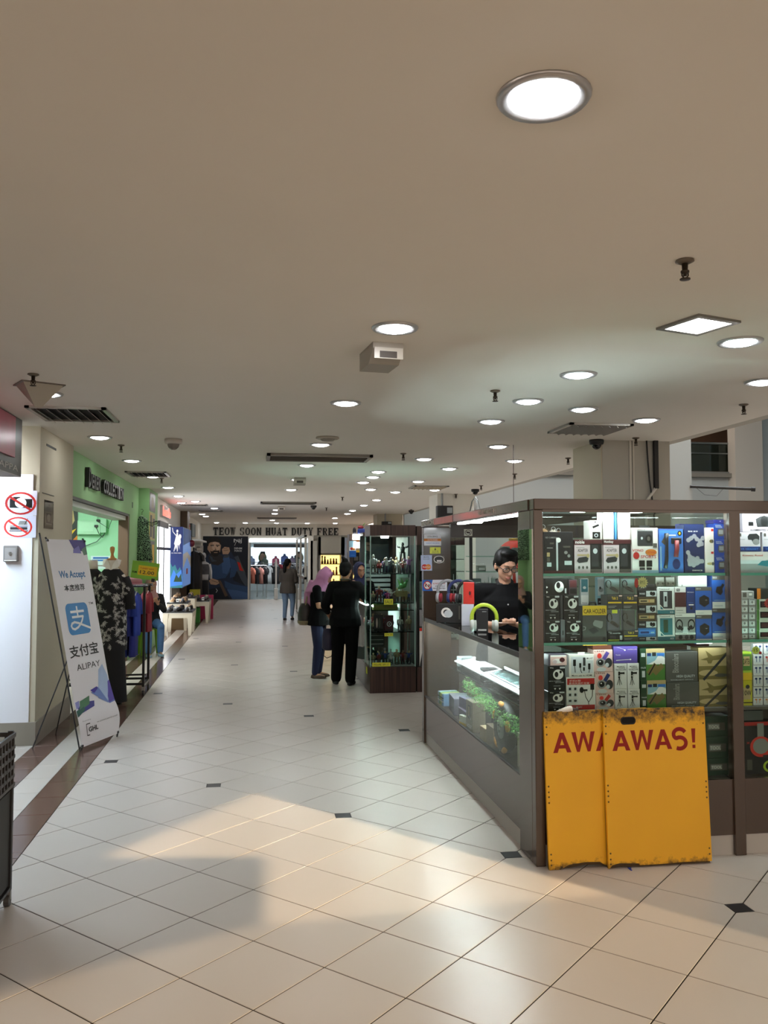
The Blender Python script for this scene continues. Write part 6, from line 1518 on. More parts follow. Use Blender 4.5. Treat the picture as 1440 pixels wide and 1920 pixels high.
def garment(lab, x, y, z, col, L, w=.2, th=.035, grp='blue garments on the black rack', folds=5, n='hanging_shirt', cat='clothes', rz=0, hook=True, seed=0):
    """hangs in the y-z plane from a rail at height z"""
    t = thing(n, lab, cat, (x, y, z), rz, grp)
    rn = random.Random(seed+hash(lab) % 1 if 0 else seed)
    cm = M(col, .85)
    rings = []
    for q, ww, tt in ((0, .035, .4), (.04, .09, .7), (.09, w*.95, .9), (.3, w, 1), (.6, w*1.03, 1), (1, w*1.08, 1)):
        ring = []
        for j in range(24):
            a = 2*PI*j/24; f_ = 1+.35*sin(a*folds+seed)*q
            ring.append(Vector((th*tt*f_*sin(a), ww*cos(a), -.09-q*L)))
        rings.append(ring)
    b = B(); b.loft(rings, cm); obj('cloth', b, t, True)
    for s in (-1, 1):
        b = B(); b.tube([(0, s*w*.7, -.13), (0, s*(w+.03), -.22), (0, s*(w+.045), -.36)], [.03, .04, .045], cm, 10, ry=[.02, .024, .026]); obj('sleeve', b, t, True)
    b = B(); b.tube([(0, -w*.8, -.125), (0, 0, -.075), (0, w*.8, -.125)], .006, M('2f6fb0' if '2f' in col else 'b9b9bd', .4), 6)
    b.tube([(0, 0, -.075), (0, 0, -.04)]+[(0, .018*cos(a)-.0, -.02+.02*sin(a)) for a in [-PI/2+PI*1.3*i/8 for i in range(9)]], .003, M('a9a9ab', .3, 1), 6)
    obj('hanger', b, t, True)
    return t
for i, (x, cc, L, lb) in enumerate(((-1.86,'1c3a52',.62,'dark teal long shirt, leftmost on the front rail'),(-1.72,'2c6a86',.58,'teal shirt beside the dark teal one'),(-1.62,'2a5aa8',.52,'bright blue shirt in the middle of the front rail'),(-1.53,'27357a',.55,'indigo blue shirt right of the bright blue one'),(-1.44,'303a8c',.5,'violet blue shirt near the rack end'),(-1.37,'2a3fa0',.5,'royal blue shirt at the front end of the rack'))):
    garment(lb, x, 10.72-.24+.0, 1.30, cc, L, .19, .042, seed=i)
for i, (x, cc) in enumerate(((-1.34,'7a1f2c'),(-1.29,'8d2733'))):
    garment('%s shirt on the rear rail at the rack end' % ('dark red', 'bright red')[i], x, 10.98, 1.30, cc, .5, .14, .035, grp='red shirts on the rear rail', seed=30+i)
for i, (x, cc) in enumerate(((-1.66,'1f5a6c'),(-1.56,'232f78'),(-1.47,'2d3288'))):
    garment('long %s dress on the rear rail of the black rack' % ('deep teal', 'navy blue', 'violet')[i], x, 10.96, 1.30, cc, .8, .17, .045, grp='long dresses on the rear rail', seed=20+i, n='hanging_dress')
t = thing('sun_hat', 'dusty pink folded hat on top of the garment rack', 'hat', (-1.42, 10.6, 1.305))
b = B(); b.ell((0, 0, .03), (.1, .08, .06), M('b8788a', .8), 16, 10); obj('crown', b, t, True)
b = B(); b.lathe([(.06, .012), (.13, .004), (.13, 0), (.06, .0)], (0, 0, 0), M('b8788a', .8), 20); obj('brim', b, t, True)
# price card
ps = thing('price_card', 'lime green price card reading 12.00 clipped on the rack end', 'price sign', tuple(at(270, 1086, 'Y', 10.45)), 0)
ps.rotation_euler = (0, .13, 0)
b = B(); b.box(-.158, .158, -.004, 0, 0, .205, M('86b83c', .6)); obj('card', b, ps)
b = B(); fr_ = lambda x, y, z: Vector((x-.158, -.0045-z, y))
draw(b, 'r .24 .22 .94 .78 y;t .56 .62 .1 .5 r T-SHIRT KIDS;t .58 .4 .2 .52 d 12.00;t .12 .36 .12 .16 k RM;r .27 .36 .3 .4 r', fr_, .316, .205); obj('print', b, ps)
b = B(); b.tube([(.1, .003, .0), (.11, .01, -.08)], .005, M('8f9092', .3, 1), 6); b.box(.085, .125, -.006, .012, -.02, .02, M('222224')); obj('clip', b, ps)
# sheets hung on the mint wall, meter box, dark wall poster
mb = thing('meter_box', 'mint painted electric box with sockets and cables on the mint wall', 'electric box', (-2.72, 15.0, 2.0))
mm_ = M('a8dab8', .6)
b = B(); b.box(-.21, .16, -.1, 0, .0, .235, mm_, .006); obj('housing', b, mb)
b = B(); b.box(-.18, .06, -.108, -.1, .045, .2, M('aee0be', .5), .004); obj('door', b, mb)
b = B(); b.box(.165, .26, -.11, 0, .03, .26, M('9fd0b0', .6), .006); obj('socket_box', b, mb)
b = B(); b.box(.07, .13, -.13, -.1, .12, .16, M('1a1c1c'), .006); b.box(.10, .16, -.13, -.1, .22, .255, M('1a1c1c'), .006); obj('plug', b, mb)
b = B(); b.box(.02, .10, -.03, 0, .235, .7, mm_); obj('conduit', b, mb)
b = B()
for pts in ([(.1,-.12,.12),(.14,-.1,.02),(.2,-.08,-.05),(.24,-.06,.04)], [(.12,-.12,.22),(.3,-.1,.1),(.36,-.08,.3),(.42,-.03,.55)], [(.22,-.08,0),(.1,-.05,-.12),(-.1,-.04,-.2),(-.3,-.03,-.22)]): b.tube(pts, .006, M('2b3230'), 5)
obj('cable', b, mb)
wp_ = thing('wall_poster', 'dark green wall poster with orange stripe and a pale cup shape', 'poster', (-3.9, 14.98, 1.1))
b = B(); b.box(0, .96, -.006, .0, 0, 1.35, M('13231c', .5)); obj('sheet', b, wp_)
b = B(); draw(b, 'p o .35 .12 .55 .12 1 .52 1 .66;p w .35 .1 .37 .1 1 .5 1 .52;p e .45 .98 .92 .98 .95 .84 .86 .72 .7 .66 .6 .7;p m .5 .3 .64 .3 .64 .12 .5 .1;p y .86 .7 .98 .74 .9 .66 .84 .64', lambda x, y, z: Vector((x, -.0065-z, y)), .96, 1.35); obj('print', b, wp_)
for i, (x0, z0_, cc) in enumerate(((-2.72, 1.42, 'cfe3e6'), (-2.6, 1.1, 'e6efe6'))):
    t = B(); t.box(0, .36, -.003, 0, 0, .22, M(cc)); draw(t, 'r .06 .6 .94 .72 B;r .1 .78 .8 .9 b;r .06 .2 .9 .3 g', lambda x, y, z: Vector((x, -.0032-z, y)), .36, .22)
    o = obj('paper_notice', t); o.location = (x0, 14.998, z0_); tag(o, '%s paper notice taped on the mint wall' % ('blue lettered upper', 'pale lower')[i], 'notice')
# things inside the green shop behind the banner: low shelf with coloured clothes
t = thing('shop_counter', 'dark low counter inside the mint green shop', 'counter', (-2.9, 13.0, 0))
b = B(); b.box(-.5, .5, -.3, .3, 0, .95, M('4a4038', .5), .005); obj('cabinet', b, t)
b = B(); b.box(-.53, .53, -.33, .33, .95, .98, M('2c2724', .3)); obj('counter_top', b, t)
t = thing('card_terminal', 'small black card terminal on the green shop counter', 'terminal', (-2.62, 12.85, .98), .3)
b = B(); b.box(-.05, .05, -.09, .09, 0, .05, M('141416', .4), .01); obj('housing', b, t); b = B(); b.box(-.035, .035, .0, .07, .05, .053, M('4a5a5c', .2)); obj('screen', b, t)
# dress on the pier
ds = thing('hanging_dress', 'black and green halter dress hanging on the green pier corner', 'dress', (-1.885, 14.93, 2.36))
dm = bpy.data.materials.new('patterned dress'); dm.use_nodes = True
nt = dm.node_tree; p = nt.nodes['Principled BSDF']; p.inputs['Roughness'].default_value = .85
tc = nt.nodes.new('ShaderNodeTexCoord'); vo = nt.nodes.new('ShaderNodeTexVoronoi'); vo.inputs['Scale'].default_value = 34; vo.feature = 'DISTANCE_TO_EDGE'
cr = nt.nodes.new('ShaderNodeValToRGB'); cr.color_ramp.elements[0].color = (*lin('8fb08a'), 1); cr.color_ramp.elements[1].color = (*lin('111a14'), 1); cr.color_ramp.elements[1].position = .14
nt.links.new(tc.outputs['Object'], vo.inputs['Vector']); nt.links.new(vo.outputs['Distance'], cr.inputs[0]); nt.links.new(cr.outputs[0], p.inputs['Base Color'])
rg = lambda z, rx, ry, k_=0: [Vector((rx*cos(2*PI*j/28)*(1+k_*sin(7*2*PI*j/28)), ry*sin(2*PI*j/28)*(1+k_*1.5*sin(7*2*PI*j/28)), z)) for j in range(28)]
b = B(); b.loft([rg(-.80, .185, .055, .06), rg(-.6, .165, .05, .05), rg(-.35, .125, .045, .03), rg(-.22, .115, .045), rg(-.12, .07, .03), rg(-.05, .045, .02)], dm); obj('skirt', b, ds, True)
b = B(); b.tube([(-.06,0,-.1),(-.085,0,-.16),(-.08,0,-.21)], [.02,.025,.02], dm, 8); b.tube([(.06,0,-.1),(.085,0,-.16),(.08,0,-.21)], [.02,.025,.02], dm, 8); obj('ruffle', b, ds, True)
b = B(); b.tube([(0,0,-.04),(0,0,.03)]+[(.02*cos(a)-.0,0,.05+.025*sin(a)) for a in [-PI/2+PI*1.3*i/8 for i in range(9)]], .004, M('3b3b3b', .3, 1), 6); b.tube([(-.09,0,-.1),(0,0,-.03),(.09,0,-.1)], .006, M('d9d9d0'), 6); obj('hanger', b, ds, True)
b = B(); b.tube([(-.26,-.02,-.14),(-.18,-.02,-.19),(-.1,-.02,-.16)], [.03,.04,.03], glass('e9efe4', 1.2), 10); obj('clear_shoulder_form', b, ds, True)
b = B(); b.tube([(.26,-.02,-.14),(.18,-.02,-.19),(.1,-.02,-.16)], [.03,.04,.03], glass('e9efe4', 1.2), 10); obj('clear_shoulder_form', b, ds, True)
t = B(); t.box(0, .004, 0, .1, 0, .09, M('3f5a3c')); o = obj('wall_vent', t); o.location = (-1.95, 14.2, 2.42); tag(o, 'small dark vent plate on the green wall above the dress', 'vent')
# shop sign letters on the green fascia
sg = thing('shop_sign', 'black raised letters of the shop name on the green fascia', 'sign', (-1.95, 10.3, 2.46))
x = 0
for wd, y0, hh, ln in (('D', 0, .22, .17), ('EREN', 0, .16, .55), ('COLLECTION', .62, .17, 1.7)):
    y = {'D': 0, 'EREN': .2, 'COLLECTION': 1.0}[wd]
    for i, ch in enumerate(wd):
        vs, fs = text_mesh(ch, .03)
        w_ = max(v[0] for v in vs)-min(v[0] for v in vs); x0_ = min(v[0] for v in vs); h_ = max(v[1] for v in vs); l0 = ln/len(wd)
        b = B(); A_ = [Vector((.004, y+i*l0+(v[0]-x0_)/w_*l0*.86, v[1]/h_*hh)) for v in vs]
        C_ = [a_+Vector((.045, 0, 0)) for a_ in A_]
        b.add(A_+C_, [tuple(q+len(A_) for q in f_) for f_ in fs], M('0c0d0c', .4))
        cnt_ = {}
        for f_ in fs:
            for q in range(len(f_)): e = (f_[q], f_[(q+1) % len(f_)]); cnt_[tuple(sorted(e))] = cnt_.get(tuple(sorted(e)), 0)+1
        for e, n_ in cnt_.items():
            if n_ == 1: b.add([A_[e[0]], A_[e[1]], C_[e[1]], C_[e[0]]], [(0,1,2,3)], M('0c0d0c', .4))
        obj('letter', b, sg)
# posters on the corridor side of the second pier
for i, (z0_, z1_, y0, y1, cc, pr_) in enumerate(((2.42, 2.74, 15.1, 15.9, '4a443e', 'r .3 .2 .7 .8 q'), (1.92, 2.40, 15.1, 15.9, 'b9a648', 'r .1 .1 .4 .9 d;r .55 .06 .96 .8 h'), (1.3, 1.9, 15.1, 15.9, '5a564e', 'r .1 .1 .4 .9 d;r .5 .1 .9 .9 y'), (.75, 1.28, 15.1, 15.9, '4a443e', 'r .2 .1 .8 .9 y'), (.3, .73, 15.1, 15.9, 'c2b04a', 'r .4 .1 .9 .9 d'))):
    t = B(); t.box(0, .006, 0, y1-y0, 0, z1_-z0_, M(cc, .4)); draw(t, pr_, lambda x, y, z: Vector((.0065+z, x, y)), y1-y0, z1_-z0_)
    o = obj('poster', t); o.location = (-1.78, y0, z0_); tag(o, 'dark and yellow poster on the green pier, %s from the top' % ('first second third fourth fifth'.split()[i]), 'poster')
# ------------------------------------------------------------------ white shop front and its signs
t = thing('lit_sign', 'small red lit letters sign on the white shop front', 'sign', (-1.9, 17.9, 2.46))
b = B(); b.box(0, .05, 0, 1.8, 0, .22, M('b9b6b2')); obj('backing', b, t)
b = B(); put_text(b, "Levi's", lambda x, y, z: Vector((.052, .9+x, .11+y)), 0, 0, .2, M((1, .05, .03), .5, emit=5, nm='red neon'), 1.6, .03); obj('lettering', b, t)
t = B(); t.box(0, .06, 0, 1.7, 0, .12, M('0f0f10', .3)); o = obj('roller_box', t); o.location = (-1.9, 17.4, 2.22); tag(o, 'black box under the red lit sign', 'box')
wn = thing('display_window', 'brightly lit white shop display window with dark frames on the left', 'shop window', (-1.93, 16.4, 0))
fm_ = M('2a2a2c', .4, .5)
for y in (0, 1.55, 2.6, 4.15):
    b = B(); b.box(-.04, .012, y, y+.035, 0, 2.35, fm_); obj('mullion', b, wn)
b = B(); b.box(-.03, .01, 0, 4.2, 1.76, 1.82, fm_); b.box(-.03, .01, 0, 4.2, 0, .1, fm_); obj('transom', b, wn)
b = B(); b.box(-.02, -.006, 0, 4.2, .1, 2.3, M((.93, .97, 1), .9, spec=0, emit=WIN, nm='glowing panel')); obj('glow_panel', b, wn)  # glow put into the panel stands in for the lit display interior
# tall blue banner box
bb = thing('light_box', 'tall blue lightbox banner with white horse rider emblem', 'lightbox', (-1.89, 20.05, .0), 0)
b = B(); b.box(0, .28, 0, 2.55, .9, 2.3, M('1d3a70', .35)); obj('cabinet', b, bb)
b = B(); draw(b, 'r 0 0 1 1 n;p t 0 0 1 0 1 .2 .8 .34 .6 .28 .4 .38 .2 .34 0 .42;p B 0 .14 .3 .3 .5 .22 .9 .3 1 .14 1 .05 0 .02;p w .3 .72 .44 .84 .5 .9 .6 .9 .62 .84 .8 .84 .84 .74 .74 .7 .76 .62 .7 .7 .56 .7 .52 .62 .46 .68 .4 .62 .36 .7;l w .05 .44 .86 .2 .92 .16 .98;e .55 .93 .08 .025 w;e .76 .84 .12 .04 w;l w .05 .4 .7 .3 .6;l w .05 .62 .7 .56 .6;t .5 .57 .016 .8 w U.S. POLO ASSN.;p D .3 .1 .5 .22 .7 .16 .9 .24 .96 .1', lambda x, y, z: Vector((x, -.001-z, .9+y)), .28, 1.4); obj('front_print', b, bb)
b = B(); b.box(.281, .285, .02, 2.5, .92, 2.28, M('5f8fd6', .4, emit=.35)); draw(b, 'p w 0 .3 .5 .5 1 .3 1 .5 .5 .6 0 .55;p b 0 .7 1 .8 1 1 0 1;r .4 .2 .6 .3 r', lambda x, y, z: Vector((.286+z, .02+x, .92+y)), 2.48, 1.36); obj('side_print', b, bb)
t = thing('red_ornament', 'round red ornament on the lightbox side', 'ornament', (-1.57, 22.3, 1.95)); b = B(); b.ell((0,0,0), (.08,.08,.09), M('7a1f2a', .5), 14, 10); obj('ball', b, t, True); b = B(); b.tube([(0,0,.09),(0,0,.2)], .008, M('30201c'), 6); obj('cord', b, t)
# small shop signs and sale posters on the far left wall
t = thing('wall_sign', 'small red and white sign board high on the far left wall', 'sign', (-1.9, 25.5, 2.2)); b = B(); b.box(0, .12, 0, 1.4, 0, .38, M('3a4244', .4)); obj('board', b, t); b = B(); draw(b, 'r .0 .1 .45 .9 R;r .1 .3 .4 .7 w', lambda x, y, z: Vector((x, -.001-z, y)), .12, .38); obj('print', b, t)
t = thing('wall_shelf', 'white shelf ledge under the sign board at the far left', 'shelf', (-1.9, 25.0, 2.06)); b = B(); b.box(0, .35, 0, 4, 0, .05, M('dfe3e2')); obj('board', b, t); b = B(); b.box(0, .2, .5, .54, -.1, 0, M('b9bdbc')); obj('bracket', b, t); b = B(); b.box(0, .2, 3.4, 3.44, -.1, 0, M('b9bdbc')); obj('bracket', b, t)
for i, (z_, cc) in enumerate(((1.75,'c9c9cc'),(1.5,'a83a4a'),(1.28,'4a7fb5'))):
    t = B(); t.box(0, .26, -.004, 0, 0, .2, M(cc)); o = obj('poster', t); o.location = (-1.85, 27.8, z_); tag(o, '%s card on the far left wall' % ('pale grey', 'red and pink', 'blue')[i], 'poster')
    b = B(); draw(b, 'r .2 .3 .8 .6 w;r .2 .7 .6 .8 d', lambda x, y, z: Vector((x, -.0045-z, y)), .26, .2); obj('print', b, o)
# dark clothes rack and mannequins further on
r2 = thing('garment_rack', 'tall rack of dark clothes by the brown left column', 'clothes rack', (-1.55, 23.2, 0))
for y in (-.4, .4):
    b = B(); b.box(-.02, .02, y-.02, y+.02, 0, 1.85, bk); obj('post', b, r2); b = B(); b.box(-.2, .2, y-.02, y+.02, 0, .03, bk); obj('foot', b, r2)
b = B(); b.tube([(0, -.4, 1.83), (0, .4, 1.83)], .014, bk, 8); obj('hanging_rail', b, r2)
for i in range(6):
    garment('dark grey jacket on the tall rack, %s along the rail' % ordn[i], -1.55, 22.86+i*.13, 1.84, ('2a2522','34302e','1c1a1b','3a3430','26221f','302b2a')[i], 1.15, .18, .05, 'dark jackets on the tall rack', seed=40+i, rz=PI/2, n='hanging_jacket')
t = thing('mannequin', 'white torso mannequin in a printed white top beside the mural', 'mannequin', (-1.36, 24.0, 0))
b = B(); b.loft([cl(.95, .13, .1), cl(1.1, .14, .11), cl(1.3, .16, .12), cl(1.42, .15, .09), cl(1.47, .06, .05), cl(1.55, .045, .045)], M('d6d6d8', .6)); obj('torso_form', b, t, True)
b = B(); b.ell((0, -.0, 1.63), (.065, .075, .09), M('c9c9cb', .5), 14, 10); obj('head', b, t, True)
for s in (-1, 1): b = B(); b.tube([(s*.15, 0, 1.4), (s*.19, 0, 1.2), (s*.2, -.03, 1.0)], [.05, .045, .035], M('d6d6d8', .6), 10); obj('arm', b, t, True)
b = B(); b.loft([cl(1.12, .165, .125), cl(1.3, .17, .128), cl(1.4, .155, .1)], M('5b5b5f', .8, var=.6, vs=14), caps=False); obj('printed_top', b, t, True)
b = B(); b.loft([cl(.35, .16, .12), cl(.7, .15, .12), cl(.96, .14, .11)], M('15161c', .85)); obj('trousers', b, t, True)
b = B(); b.lathe([(.15, 0), (.15, .015), (.02, .03), (.02, .4)], (0,0,0), M('8b8b8b', .3, 1), 14); obj('stand', b, t)
for i, (x, y, z, w_, h_, cc, lb) in enumerate(((-1.2, 22.5, .0, .35, .62, 'b02a52', 'magenta pink box standing behind the last shoe table'), (-1.5, 22.6, .5, .26, .26, 'c2b42a', 'yellow sign card behind the last shoe table'))):
    t = thing('display_box', lb, 'box', (x, y, z)); b = B(); b.box(-w_/2, w_/2, 0, .2, 0, h_, M(cc, .6), .008); obj('carton', b, t); b = B(); b.box(-w_*.3, w_*.3, -.002, 0, h_*.3, h_*.7, M(cc)); obj('label_panel', b, t)
# ------------------------------------------------------------------ shoe tables
def shoe_table(lab, x, y, w, d, h):
    t = thing('shoe_table', lab, 'table', (x, y, 0), 0, 'white shoe tables')
    wm = M('d6cdb8', .5)
    b = B(); b.box(-w/2-.02, w/2+.02, -d/2-.02, d/2+.02, h-.03, h, M('1a1a1a', .35)); b.box(-w/2-.015, w/2+.015, -d/2-.015, d/2+.015, h-.045, h-.03, M('d9d4c8')); obj('table_top', b, t)
    b = B(); b.box(-w/2, w/2, -d/2, -d/2+.03, h-.14, h-.045, wm); b.box(-w/2, w/2, d/2-.03, d/2, h-.14, h-.045, wm); b.box(-w/2, -w/2+.03, -d/2, d/2, h-.14, h-.045, wm); b.box(w/2-.03, w/2, -d/2, d/2, h-.14, h-.045, wm); obj('apron', b, t)
    for sx in (-1, 1):
        for sy in (-1, 1):
            cx_, cy_ = sx*(w/2-.05), sy*(d/2-.05)
            b = B(); b.loft([[Vector((cx_+sx*.015+k_*a_, cy_+sy*.015+k_*c_, z)) for a_, c_ in ((-1,-1),(1,-1),(1,1),(-1,1))] for k_, z in ((.028, 0), (.055, h-.05))], wm); obj('leg', b, t)
    return t
TB = [('front shoe table with tapered white legs and dark top', -1.53, 18.45, .56, .95, .50), ('taller shoe table behind the front one', -1.64, 19.55, .42, .8, .62), ('farther shoe table near the pink box', -1.38, 21.6, .62, 1.0, .56), ('raised shoe plinth behind the taller table', -1.60, 20.5, .5, .6, .68)]
shoe0 = None; rn = random.Random(5)
def shoe(lab, x, y, z, rz, tan):
    t = thing('shoe', lab, 'shoe', (x, y, z), rz, 'shoes on the white tables')
    up = M('c9a27a', .6) if tan else M('17161a', .4)
    b = B()
    rings = []
    for yy, w_, hh in ((-.13, .02, .05), (-.12, .033, .075), (-.08, .037, .085), (-.03, .036, .075), (.03, .04, .055), (.08, .046, .045), (.115, .036, .034), (.13, .012, .02)):
        rings.append([Vector((w_*cos(a), yy, .014+max(0, hh*sin(a)) if sin(a) > 0 else .014)) for a in [2*PI*j/14 for j in range(14)]])
    b.loft(rings, up); obj('upper', b, t, True)
    b = B(); b.prism([(.0,-.135),(.03,-.12),(.036,-.03),(.047,.06),(.04,.115),(0,.138),(-.04,.115),(-.047,.06),(-.036,-.03),(-.03,-.12)], lambda x, y, w: Vector((x, y, w)), .014, M('2a2018' if not tan else 'e0d6c4', .6)); obj('sole', b, t)
    b = B(); b.ell((0, -.07, .082), (.024, .04, .012), M('d9b58c' if not tan else '2a2320', .6), 12, 6); obj('insole', b, t, True)
    return t
protos = {}
places = 'front table,taller left table,farther table,raised plinth'.split(',')
for k_, (lab, x, y, w, d, h) in enumerate(TB):
    shoe_table(lab, x, y, w, d, h)
    n = 0
    for i in range(3 if w > .5 else 2):
        for j in range(6 if k_ != 3 else 4):
            tan = (k_ in (1, 3) and (i+j) % 2 == 0)
            px_ = x-w/2+.1+i*(w-.2)/(2 if w > .5 else 1); py_ = y-d/2+.1+j*(d-.2)/(5 if k_ != 3 else 3)
            n += 1
            lb = '%s shoe on the %s, %s row, %s in it from the wall' % ('tan' if tan else 'black', places[k_], ordn[j], ordf[i])
            rz = PI+rn.uniform(-.4, .4)
            if tan not in protos: protos[tan] = shoe(lb, px_, py_, h, rz, tan)
            else: dup(protos[tan], (px_, py_, h), rz, lb)
for i, (x, y, z) in enumerate(((-1.32, 18.1, .5), (-1.6, 18.15, .5), (-1.64, 19.2, .62), (-1.2, 21.05, .56))):
    t = thing('price_tag', 'small white price tag standing among the shoes, %s of four' % ordn[i], 'price tag', (x, y, z)); b = B(); b.box(-.03, .03, 0, .003, .0, .075, M('e9e9e6')); b.box(-.03, .03, 0, .03, 0, .003, M('d9d9d6')); obj('card', b, t); b = B(); b.box(-.02, .02, -.001, 0, .03, .05, M('3a3a3a')); obj('print', b, t)
for i, (x, y, w_, h_, cc, lb) in enumerate(((-1.64, 19.55, .3, .36, '6a5538', 'brown carton stored under the taller shoe table'), (-1.6, 20.5, .3, .3, '6b5a3e', 'brown carton on the floor under the shoe plinth'), (-1.45, 21.6, .3, .36, '3f8a3a', 'green carton under the farther shoe table'))):
    t = thing('stored_carton', lb, 'box', (x, y, 0)); b = B(); b.box(-w_/2, w_/2, -.2, .2, 0, h_, M(cc, .7), .004); obj('carton', b, t); b = B(); b.box(-.025, .025, -.201, .201, h_, h_+.001, M('b59a68', .3)); obj('tape', b, t)
# ------------------------------------------------------------------ trolley with crate at the left edge
tr = thing('crate_trolley', 'black plastic crate trolley with castors cut by the left picture edge', 'trolley', (-1.39, 4.22, 0))
pk = M('2b2827', .45); pk2 = M('161414', .5)
W2, D2 = .265, .13
b = B()
for y in (-D2, D2): b.box(-W2, W2, y-.006, y+.006, .56, .575, pk); b.box(-W2, W2, y-.006, y+.006, .79, .81, pk)
for x in (-W2, W2): b.box(x-.006, x+.006, -D2, D2, .56, .575, pk); b.box(x-.006, x+.006, -D2, D2, .79, .81, pk)
obj('crate_rim', b, tr)
for x in (-W2, W2):
    for q in range(4):
        b = B(); z = .60+q*.045; b.box(x-.004, x+.004, -D2, D2, z, z+.016, pk); obj('slat', b, tr)
    for q in range(5):
        b = B(); y = -D2+.03+q*.05; b.box(x-.005, x+.005, y, y+.012, .575, .79, pk); obj('slat', b, tr)
for y in (-D2, D2):
    for q in range(4):
        b = B(); z = .60+q*.045; b.box(-W2, W2, y-.004, y+.004, z, z+.016, pk); obj('slat', b, tr)
    for q in range(8):
        b = B(); x = -W2+.03+q*.065; b.box(x, x+.012, y-.005, y+.005, .575, .79, pk); obj('slat', b, tr)
b = B(); b.box(-W2, W2, -D2, D2, .555, .565, pk2); obj('crate_floor', b, tr)
for x in (-W2+.015, W2-.015):
    for y in (-D2+.012, D2-.012):
        b = B(); b.box(x-.016, x+.016, y-.014, y+.014, .07, .56, pk2, .003); b.box(x-.012, x+.012, y-.010, y+.010, .56, .82, pk, .002); obj('upright', b, tr)
        b = B(); b.cyl((x-.012, y, .028), (x+.012, y, .028), .028, M('4b4846', .5), 16); b.box(x-.016, x+.016, y-.01, y+.01, .03, .075, M('8b8886', .3, 1)); obj('castor', b, tr)
b = B(); b.box(-W2, W2, D2-.01, D2-.004, .08, .54, M('0e0d0d', .6)); b.box(W2-.012, W2-.008, -D2+.02, D2-.02, .10, .54, M('0e0d0d', .6)); b.box(-W2, W2, -D2+.004, -D2+.01, .08, .54, M('0e0d0d', .6)); b.box(-W2, W2, -D2, D2, .075, .09, pk2); obj('dark_cloth', b, tr)
for i in range(10):
    x = -1.39+rn.uniform(-.2, .2); y = 4.22+rn.uniform(-.08, .08)
    t = thing('paper_parcel', 'crumpled cream paper wrapped parcel in the trolley crate, %s from the left' % ordn[i], 'parcel', (-1.60+i*.045, y, .70+.04*(i % 3)), rn.uniform(0, 3), 'parcels in the trolley crate')
    b = B(); rr_ = random.Random(i); rings = []
    for q in range(6):
        a = PI*(q+.4)/5.8
        rings.append([Vector((.05*sin(a)*(1+.25*rr_.uniform(-1, 1))*cos(2*PI*j/10), .045*sin(a)*(1+.25*rr_.uniform(-1, 1))*sin(2*PI*j/10), .05*cos(a))) for j in range(10)])
    b.loft(rings, M('d2c4a4' if i % 3 else '4a3a28', .7)); obj('wrapping', b, t)
# ================================================================== second kiosk: dark wood glass cabinets with figurines
WD = M('33211c', .35, var=.25, vs=3, nm='dark striped wood')
def wood():
    m = bpy.data.materials.new('dark grained wood'); m.use_nodes = True; nt = m.node_tree; p = nt.nodes['Principled BSDF']
    tc = nt.nodes.new('ShaderNodeTexCoord'); mp = nt.nodes.new('ShaderNodeMapping'); mp.inputs['Scale'].default_value = (60, 60, 1.2)
    n = nt.nodes.new('ShaderNodeTexNoise'); n.inputs['Scale'].default_value = 1; n.inputs['Detail'].default_value = 4
    cr = nt.nodes.new('ShaderNodeValToRGB'); cr.color_ramp.elements[0].color = (*lin('241612'), 1); cr.color_ramp.elements[1].color = (*lin('4a332c'), 1); cr.color_ramp.elements[0].position = .35; cr.color_ramp.elements[1].position = .65
    L = nt.links.new; L(tc.outputs['Object'], mp.inputs[0]); L(mp.outputs[0], n.inputs['Vector']); L(n.outputs['Fac'], cr.inputs[0]); L(cr.outputs[0], p.inputs['Base Color']); p.inputs['Roughness'].default_value = .35
    return m
WOOD = wood(); GK = glass('eef7f4', .5, 'showcase glass')
X2, Y2 = 1.39, 10.2
k2 = thing('glass_showcase', 'tall dark wood and glass corner showcase full of figurines', 'showcase', (X2, Y2, 0))
def kk(name, x0, x1, y0, y1, z0, z1, m, par=None):
    b = B(); b.box(x0, x1, y0, y1, z0, z1, m); return obj(name, b, par or k2)
kk('base', 0, .56, 0, .5, 0, .31, WOOD); kk('header', 0, .56, 0, .5, 1.89, 2.02, WOOD)
kk('front_glass', .01, .55, .004, .009, .31, 1.89, GK); kk('side_glass', .004, .009, .01, .49, .31, 1.89, GK)
for x, y in ((0, 0), (.545, 0), (0, .48), (.545, .48)): kk('frame_post', x, x+.012, y, y+.015, .31, 1.89, M('9fc4bc', .2, .4))
for z in (.72, .98, 1.07, 1.42): kk('shelf', .02, .54, .02, .48, z, z+.007, GLS)
kk('display_floor', .01, .55, .01, .49, .31, .33, M('8d8a88'))
kk('inner_post', .44, .49, .4, .45, .33, 1.05, WOOD); kk('back_panel', .40, .55, .47, .475, 1.07, 1.88, M('b9b9b4'))
b = B(); b.lathe([(.001, 0), (.045, 0), (.05, .02), (.001, .02)], (.21, .2, 1.865), M((.9, 1, .97), .5, emit=LEDS*6, nm='spot lamp'), 16); obj('spot_lamp', b, k2)
b = B(); b.box(.04, .36, .1, .13, 1.03, 1.045, M((.88, 1, .96), .5, emit=LEDS*6, nm='led strip')); obj('lamp_strip', b, k2)
